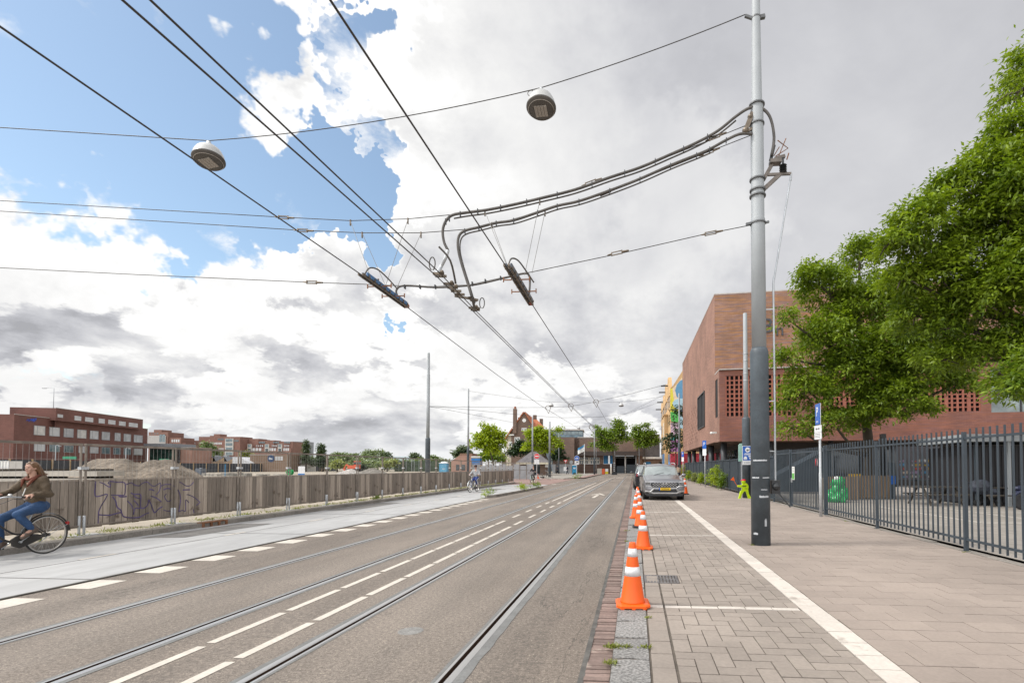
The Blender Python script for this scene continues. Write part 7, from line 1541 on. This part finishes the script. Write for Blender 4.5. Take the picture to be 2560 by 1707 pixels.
    if cap:
        b = MB(); b.ball(hd-f*.005+upv*.07, (.104,.098,.075), 16, 8); b.tube([hd+f*.07+upv*.065, hd+f*.16+upv*.045], [.07,.05], 10); b.obj('cap', cap, t, smooth=True)
    return t
RIDE = dict(pelvis=(.165,0,.875), neck=(.215,0,1.40), head=(.255,0,1.55), face=(1,.05,-.03), shL=(.195,.16,1.34), shR=(.20,-.16,1.34), elL=(.185,.25,1.09), elR=(.33,-.27,1.16), haL=(.44,.262,1.085), haR=(.50,-.26,1.095), hfL=(1,.05,-.15), hfR=(1,-.05,-.15),
    hiL=(.185,.085,.86), hiR=(.185,-.085,.86), knL=(.53,.115,.76), knR=(.62,-.11,.68), anL=(.31,.13,.475), anR=(.57,-.13,.255), toL=(.46,.135,.375), toR=(.70,-.135,.19))
denim = mk('blue denim', (.021,.058,.140), .8, 0, .22, 6, fine=.12, fs=90); olive = mk('olive brown jacket', (.082,.057,.033), .75, 0, .2, 5, fine=.08, fs=70); rustc = mk('rust corduroy collar', (.12,.03,.014), .8); hairb = mk('light brown hair', (.13,.066,.03), .45, 0, .35, 12, stretch=(14,14,1)); hairk = mk('dark hair', (.02,.015,.012), .5, 0, .2, 12); shoeb = mk('brown leather shoe', (.10,.07,.055), .5)
WL = (-10.66, 8.42, .012)
bicycle('black city bicycle ridden by the woman at the left picture edge', WL, R(-90), bkm['black'], pa=R(38))
person('woman in olive jacket with rust collar and blue jeans cycling to the left', WL, R(-90), RIDE, dict(jacket=olive, trousers=denim, collar=rustc, shoe=shoeb, hair=hairb), 'long', .009)
b2loc = (-9.92, 31.35, .012)
bicycle('silver bicycle ridden by the person in the grey sweater', b2loc, R(-94), bkm['silver'], pa=R(60))
person('person in grey sweater, dark cap and blue striped track pants cycling closer', b2loc, R(-94), RIDE, dict(jacket=mk('grey sweater', (.36,.36,.37), .85, 0, .15, 6), trousers=mk('royal blue track pants', (.02,.04,.17), .6), stripe=white, shoe=white, hair=hairk), 'short', .012, cap=mk('dark cap', (.05,.025,.025), .7))
b3loc = (-9.92, 49.4, .012)
bicycle('pale green bicycle with a front crate on the far end of the cycle path', b3loc, R(-92), bkm['green'], basket=True, pa=R(20))
person('person dressed in black cycling closer at the far end of the path', b3loc, R(-92), RIDE, dict(jacket=mk('black coat', (.015,.015,.018), .7), trousers=mk('black trousers', (.015,.016,.02), .7), shoe=black, hair=hairk), 'short', .014)
WALK = dict(pelvis=(0,0,.95), neck=(.02,0,1.45), head=(.04,0,1.585), face=(1,0,-.05), shL=(.0,.17,1.39), shR=(.02,-.17,1.39), elL=(-.10,.22,1.12), elR=(.08,-.22,1.12), haL=(-.02,.23,.88), haR=(.20,-.22,.90), hiL=(0,.09,.93), hiR=(0,-.09,.93), knL=(.10,.09,.51), knR=(-.02,-.09,.50), anL=(.20,.09,.10), anR=(-.22,-.09,.14), toL=(.33,.09,.06), toR=(-.12,-.09,.05))
navy = mk('navy coat', (.012,.014,.03), .8)
p = W(1418.5,1166,98); person('pedestrian in a dark coat walking on the plaza beside the blue booth', (p.x,p.y,.12), R(200), WALK, dict(jacket=navy, trousers=navy, shoe=black, hair=hairk), 'short', .018)
p = W(1394,1166,104); person('pedestrian in navy clothes standing by the thin pair of poles', (p.x,p.y,.12), R(180), WALK, dict(jacket=navy, trousers=navy, shoe=black, hair=hairk), 'short', .018)
p = W(1695,1166,44); person('pedestrian in a beige jacket walking away behind the grey SUV', (p.x,p.y,ZP), R(95), WALK, dict(jacket=mk('beige jacket', (.32,.25,.17), .8), trousers=navy, shoe=black, hair=hairk), 'short', .014)
# parked bicycles and a cone by the hut
for k,(px,D,rz,lab) in enumerate(((1350,60,25,'parked dark bicycle leaning beside the pavilion hut'),)): 
    p = W(px,1166,D); bicycle(lab, (p.x,p.y,.02), R(rz), bkm['black'])
p = W(1345,1166,66); cone('distant orange cone next to the no-entry sign post', p.x, p.y, None, .9)
# ================================================================ sky, sun, camera
world = bpy.data.worlds.new('World'); SC.world = world; world.use_nodes = True
t = world.node_tree; bg = t.nodes['Background']
SUN_EL, SUN_AZ = R(50), R(-98)                       # azimuth measured from +Y towards +X
sky = t.nodes.new('ShaderNodeTexSky'); sky.sky_type = 'NISHITA'; sky.sun_disc = False; sky.sun_elevation = SUN_EL; sky.sun_rotation = SUN_AZ; sky.altitude = 0; sky.air_density = 1.0; sky.dust_density = .6; sky.ozone_density = 1.4
tc = t.nodes.new('ShaderNodeTexCoord'); d = tc.outputs['Generated']
sp = t.nodes.new('ShaderNodeSeparateXYZ'); t.links.new(d, sp.inputs[0]); dz_ = sp.outputs[2]
def mx(op, *cs):
    o = cs[0]
    for c in cs[1:]: o = math_(t, op, o, c)
    return o
wn = t.nodes.new('ShaderNodeTexNoise'); wn.inputs['Scale'].default_value = 7.; wn.inputs['Detail'].default_value = 5; wn.inputs['Roughness'].default_value = .6; t.links.new(d, wn.inputs['Vector'])
ws = t.nodes.new('ShaderNodeVectorMath'); ws.operation = 'SUBTRACT'; t.links.new(wn.outputs['Color'], ws.inputs[0]); ws.inputs[1].default_value = (.5,.5,.5)
wd = t.nodes.new('ShaderNodeVectorMath'); wd.operation = 'MULTIPLY_ADD'; t.links.new(ws.outputs[0], wd.inputs[0]); wd.inputs[1].default_value = (.11,.11,.11); t.links.new(d, wd.inputs[2])
dw = wd.outputs[0]
def lobe(px, py, rad, soft=1.0):                      # soft disc around a sky direction, rad in degrees
    v = ray(px, py).normalized(); n = t.nodes.new('ShaderNodeVectorMath'); n.operation = 'DOT_PRODUCT'; t.links.new(dw, n.inputs[0]); n.inputs[1].default_value = v
    return ramp(t, n.outputs['Value'], math.cos(R(rad*(1+.5*soft))), math.cos(R(rad*max(0.,1-.7*soft))))
def lobes(L):
    o = None
    for px, py, r_, w in L: l = math_(t, 'MULTIPLY', lobe(px,py,r_), w); o = l if o is None else math_(t, 'MAXIMUM', o, l)
    return o
def skyco(dx=0., dy=0., dz=0.):                       # cloud space: puffs shrink towards the horizon
    zz = math_(t, 'POWER', math_(t, 'ADD', math_(t, 'MAXIMUM', math_(t, 'ADD', dz_, dz), -.02), .16), .55); c = t.nodes.new('ShaderNodeCombineXYZ')
    for i, (a, o, s) in enumerate(((sp.outputs[0], dx, 1.), (sp.outputs[1], dy, 1.), (dz_, dz, 1.35))): t.links.new(math_(t, 'DIVIDE', math_(t, 'MULTIPLY', math_(t, 'ADD', a, o), s), zz), c.inputs[i])
    return c.outputs[0]
def fb(co, off, sc, det=9, rough=.56, dist=.3):
    m = t.nodes.new('ShaderNodeMapping'); m.inputs['Location'].default_value = off; t.links.new(co, m.inputs[0])
    n = t.nodes.new('ShaderNodeTexNoise'); n.inputs['Scale'].default_value = sc; n.inputs['Detail'].default_value = det; n.inputs['Roughness'].default_value = rough; n.inputs['Distortion'].default_value = dist; t.links.new(m.outputs[0], n.inputs['Vector']); return n.outputs[0]
def puffs(co, sc):
    n = t.nodes.new('ShaderNodeTexVoronoi'); n.feature = 'F1'; n.inputs['Scale'].default_value = sc; n.inputs['Detail'].default_value = 1.0; n.inputs['Roughness'].default_value = .55; n.inputs['Lacunarity'].default_value = 2.4
    t.links.new(co, n.inputs['Vector']); return n.outputs['Distance']
OFFS = (3.1, 1.7, .2)
def warp(co, sc, amt):
    n = t.nodes.new('ShaderNodeTexNoise'); n.inputs['Scale'].default_value = sc; n.inputs['Detail'].default_value = 3; t.links.new(co, n.inputs['Vector'])
    m = t.nodes.new('ShaderNodeVectorMath'); m.operation = 'MULTIPLY_ADD'; t.links.new(n.outputs['Color'], m.inputs[0]); m.inputs[1].default_value = (amt,)*3; t.links.new(co, m.inputs[2]); return m.outputs[0]
def dens(co, off=None, sc=2.6):
    a = math_(t, 'MULTIPLY', math_(t, 'SUBTRACT', fb(co, off or OFFS, sc, 8, .62), .5), 1.9)
    return math_(t, 'SUBTRACT', a, math_(t, 'MULTIPLY', math_(t, 'SUBTRACT', puffs(warp(co, 6., .10), 5.0), .42), .30))
c0 = skyco(); base = dens(c0); lit = dens(skyco(-.03, -.02, .06))
clear = lobes(((230,150,12,1.0),(420,320,9,1.0),(280,40,10,1.0),(540,400,7,1.0),(690,470,5,.9),(770,520,4.5,.95),(720,430,4,.9),(60,210,9,1.0),(900,210,5,.60),(870,110,3,.55),(910,300,3.5,.58),(540,210,6,.95),(480,90,5,.8),(30,985,3,.3),(50,1050,3,.3)))
wht = lobes(((20,20,6,.6),(250,500,6,.6),(60,560,8,.5),(560,560,4,.3)))
cov = math_(t, 'ADD', math_(t, 'SUBTRACT', math_(t, 'ADD', math_(t, 'MULTIPLY', base, 1.35), 1.16), math_(t, 'MULTIPLY', clear, 1.66)), wht)
fine_ = math_(t, 'MULTIPLY', math_(t, 'SUBTRACT', fb(c0, (2.2,5.1,3.3), 9., 5, .65), .5), .5)
cov = math_(t, 'ADD', cov, fine_); mask = ramp(t, cov, -.12, .30)
over = lobes(((1950,200,26,1.),(2350,350,26,1.),(1600,60,10,.8),(2400,800,20,1.)))        # smooth overcast part
puff = math_(t, 'MULTIPLY', math_(t, 'SUBTRACT', base, lit), math_(t, 'SUBTRACT', 1.25, math_(t, 'MULTIPLY', over, 1.1)))
core = ramp(t, cov, .25, .95)
grey = lobes(((1900,200,24,.40),(2350,300,24,.42),(1560,60,10,.34),(1700,420,10,.24),(2200,800,16,.30),(700,830,8,.14),(330,880,9,.18),(1150,840,12,.10),(100,900,8,.18),(160,700,7,.10),(1300,960,10,.12),(560,990,8,.08),(1350,780,10,.26),(1500,900,9,.25)))
bri = lobes(((1150,330,15,.34),(1000,80,10,.34),(850,640,10,.28),(280,460,7,.22),(150,500,7,.18),(1640,520,9,.22),(600,640,10,.16),(400,760,7,.14),(1440,1010,10,.16),(1250,560,9,.30)))
val = math_(t, 'ADD', math_(t, 'ADD', .88, math_(t, 'MULTIPLY', puff, .8)), math_(t, 'SUBTRACT', bri, grey))
val = math_(t, 'SUBTRACT', val, math_(t, 'MULTIPLY', core, math_(t, 'SUBTRACT', .20, math_(t, 'MULTIPLY', over, .2))))
val = math_(t, 'ADD', val, math_(t, 'MULTIPLY', math_(t, 'SUBTRACT', fb(c0, (7.7,2.2,1.1), 1.3, 5), .5), -.75))
val = math_(t, 'ADD', val, math_(t, 'MULTIPLY', math_(t, 'SUBTRACT', fb(c0, (1.2,9.4,.7), 4.5, 7, .68), .5), math_(t, 'SUBTRACT', .8, math_(t, 'MULTIPLY', over, .70))))
c2 = dens(skyco(0, 0, .01), (8.3, 4.4, 2.9), 2.0)
m2 = ramp(t, math_(t, 'SUBTRACT', math_(t, 'ADD', math_(t, 'ADD', c2, fine_), .16), math_(t, 'MULTIPLY', over, .7)), .0, .13)
hf = math_(t, 'MULTIPLY', math_(t, 'SUBTRACT', fb(c0, (1.2,9.4,.7), 4.5, 7, .68), .5), .55)
v2 = math_(t, 'ADD', math_(t, 'SUBTRACT', 1.02, math_(t, 'MULTIPLY', ramp(t, c2, .05, .75), .42)), math_(t, 'ADD', hf, math_(t, 'SUBTRACT', bri, math_(t, 'MULTIPLY', grey, .45))))
val = math_(t, 'ADD', val, math_(t, 'MULTIPLY', math_(t, 'SUBTRACT', v2, val), m2))
K = CLOUD_K
cl = t.nodes.new('ShaderNodeMapRange'); cl.inputs[1].default_value = .2; cl.inputs[2].default_value = 1.15; cl.inputs[3].default_value = .40*K; cl.inputs[4].default_value = .97*K; t.links.new(val, cl.inputs[0])
tint = mixc(t, ramp(t, val, .3, 1.0), (.965,.975,1.035), (1.0,.997,.99))
ccol = mixc(t, 1.0, tint, cl.outputs[0], 'MULTIPLY')
def dlobe(v, r0, r1):
    n = t.nodes.new('ShaderNodeVectorMath'); n.operation = 'DOT_PRODUCT'; t.links.new(d, n.inputs[0]); n.inputs[1].default_value = Vector(v).normalized(); return ramp(t, n.outputs['Value'], math.cos(R(r0)), math.cos(R(r1)))
sunv = (math.sin(SUN_AZ)*math.cos(SUN_EL), math.cos(SUN_AZ)*math.cos(SUN_EL), math.sin(SUN_EL))
# brightness added to unseen cloud near the sun and behind the camera as fill
fill_glow = math_(t, 'ADD', 1.0, math_(t, 'ADD', math_(t, 'MULTIPLY', dlobe(sunv, 40, 5), 1.6), math_(t, 'MULTIPLY', dlobe((-.25,-1,.45), 80, 25), 1.3)))
ccol = mixc(t, 1.0, ccol, fill_glow, 'MULTIPLY')
skc = mixc(t, 1.0, mixc(t, 1.0, sky.outputs[0], (SKY_K*1.04, SKY_K*1.07, SKY_K*.99), 'MULTIPLY'), (0.045,0.05,0.055), 'ADD')
hz_ = ramp(t, dz_, .0, .09, .6, 0)
fin = mixc(t, mask, skc, ccol)
fin = mixc(t, hz_, fin, (.74*K,.76*K,.78*K))
sc_ = mixc(t, 1.0, fin, (1/.1,)*3, 'MULTIPLY'); t.links.new(sc_, bg.inputs[0]); bg.inputs[1].default_value = .1
world.cycles.sampling_method = 'MANUAL'; world.cycles.sample_map_resolution = 512
sl = bpy.data.lights.new('sun', 'SUN'); sl.energy = SUN_E; sl.angle = R(10); sl.color = (1.0,.955,.88); so = bpy.data.objects.new('sun', sl); COL.objects.link(so)
sd_ = Vector((math.sin(SUN_AZ)*math.cos(SUN_EL), math.cos(SUN_AZ)*math.cos(SUN_EL), math.sin(SUN_EL))); so.rotation_euler = sd_.to_track_quat('Z','Y').to_euler(); so.location = (0,0,60)
cam = bpy.data.cameras.new('camera'); co = bpy.data.objects.new('camera', cam); COL.objects.link(co); SC.camera = co
co.location = (0,0,CH); co.rotation_euler = (R(90)+PIT, 0, YAW)
cam.sensor_width = 36; cam.lens = FPX/2560*36; cam.shift_x = -(CPX-1280)/2560; cam.shift_y = (CPY-853.5)/2560; cam.clip_start = .05; cam.clip_end = 6000
vs_ = SC.view_settings; vs_.view_transform = 'Standard'; vs_.look = 'None'; vs_.exposure = EXPO; vs_.gamma = 1; vs_.use_curve_mapping = False
SC.render.engine = 'CYCLES'; SC.cycles.max_bounces = 5; SC.cycles.diffuse_bounces = 3; SC.cycles.glossy_bounces = 3; SC.cycles.transmission_bounces = 2; SC.cycles.volume_bounces = 0; SC.cycles.sample_clamp_indirect = 6
SC.cycles.use_denoising = True; SC.cycles.use_adaptive_sampling = True
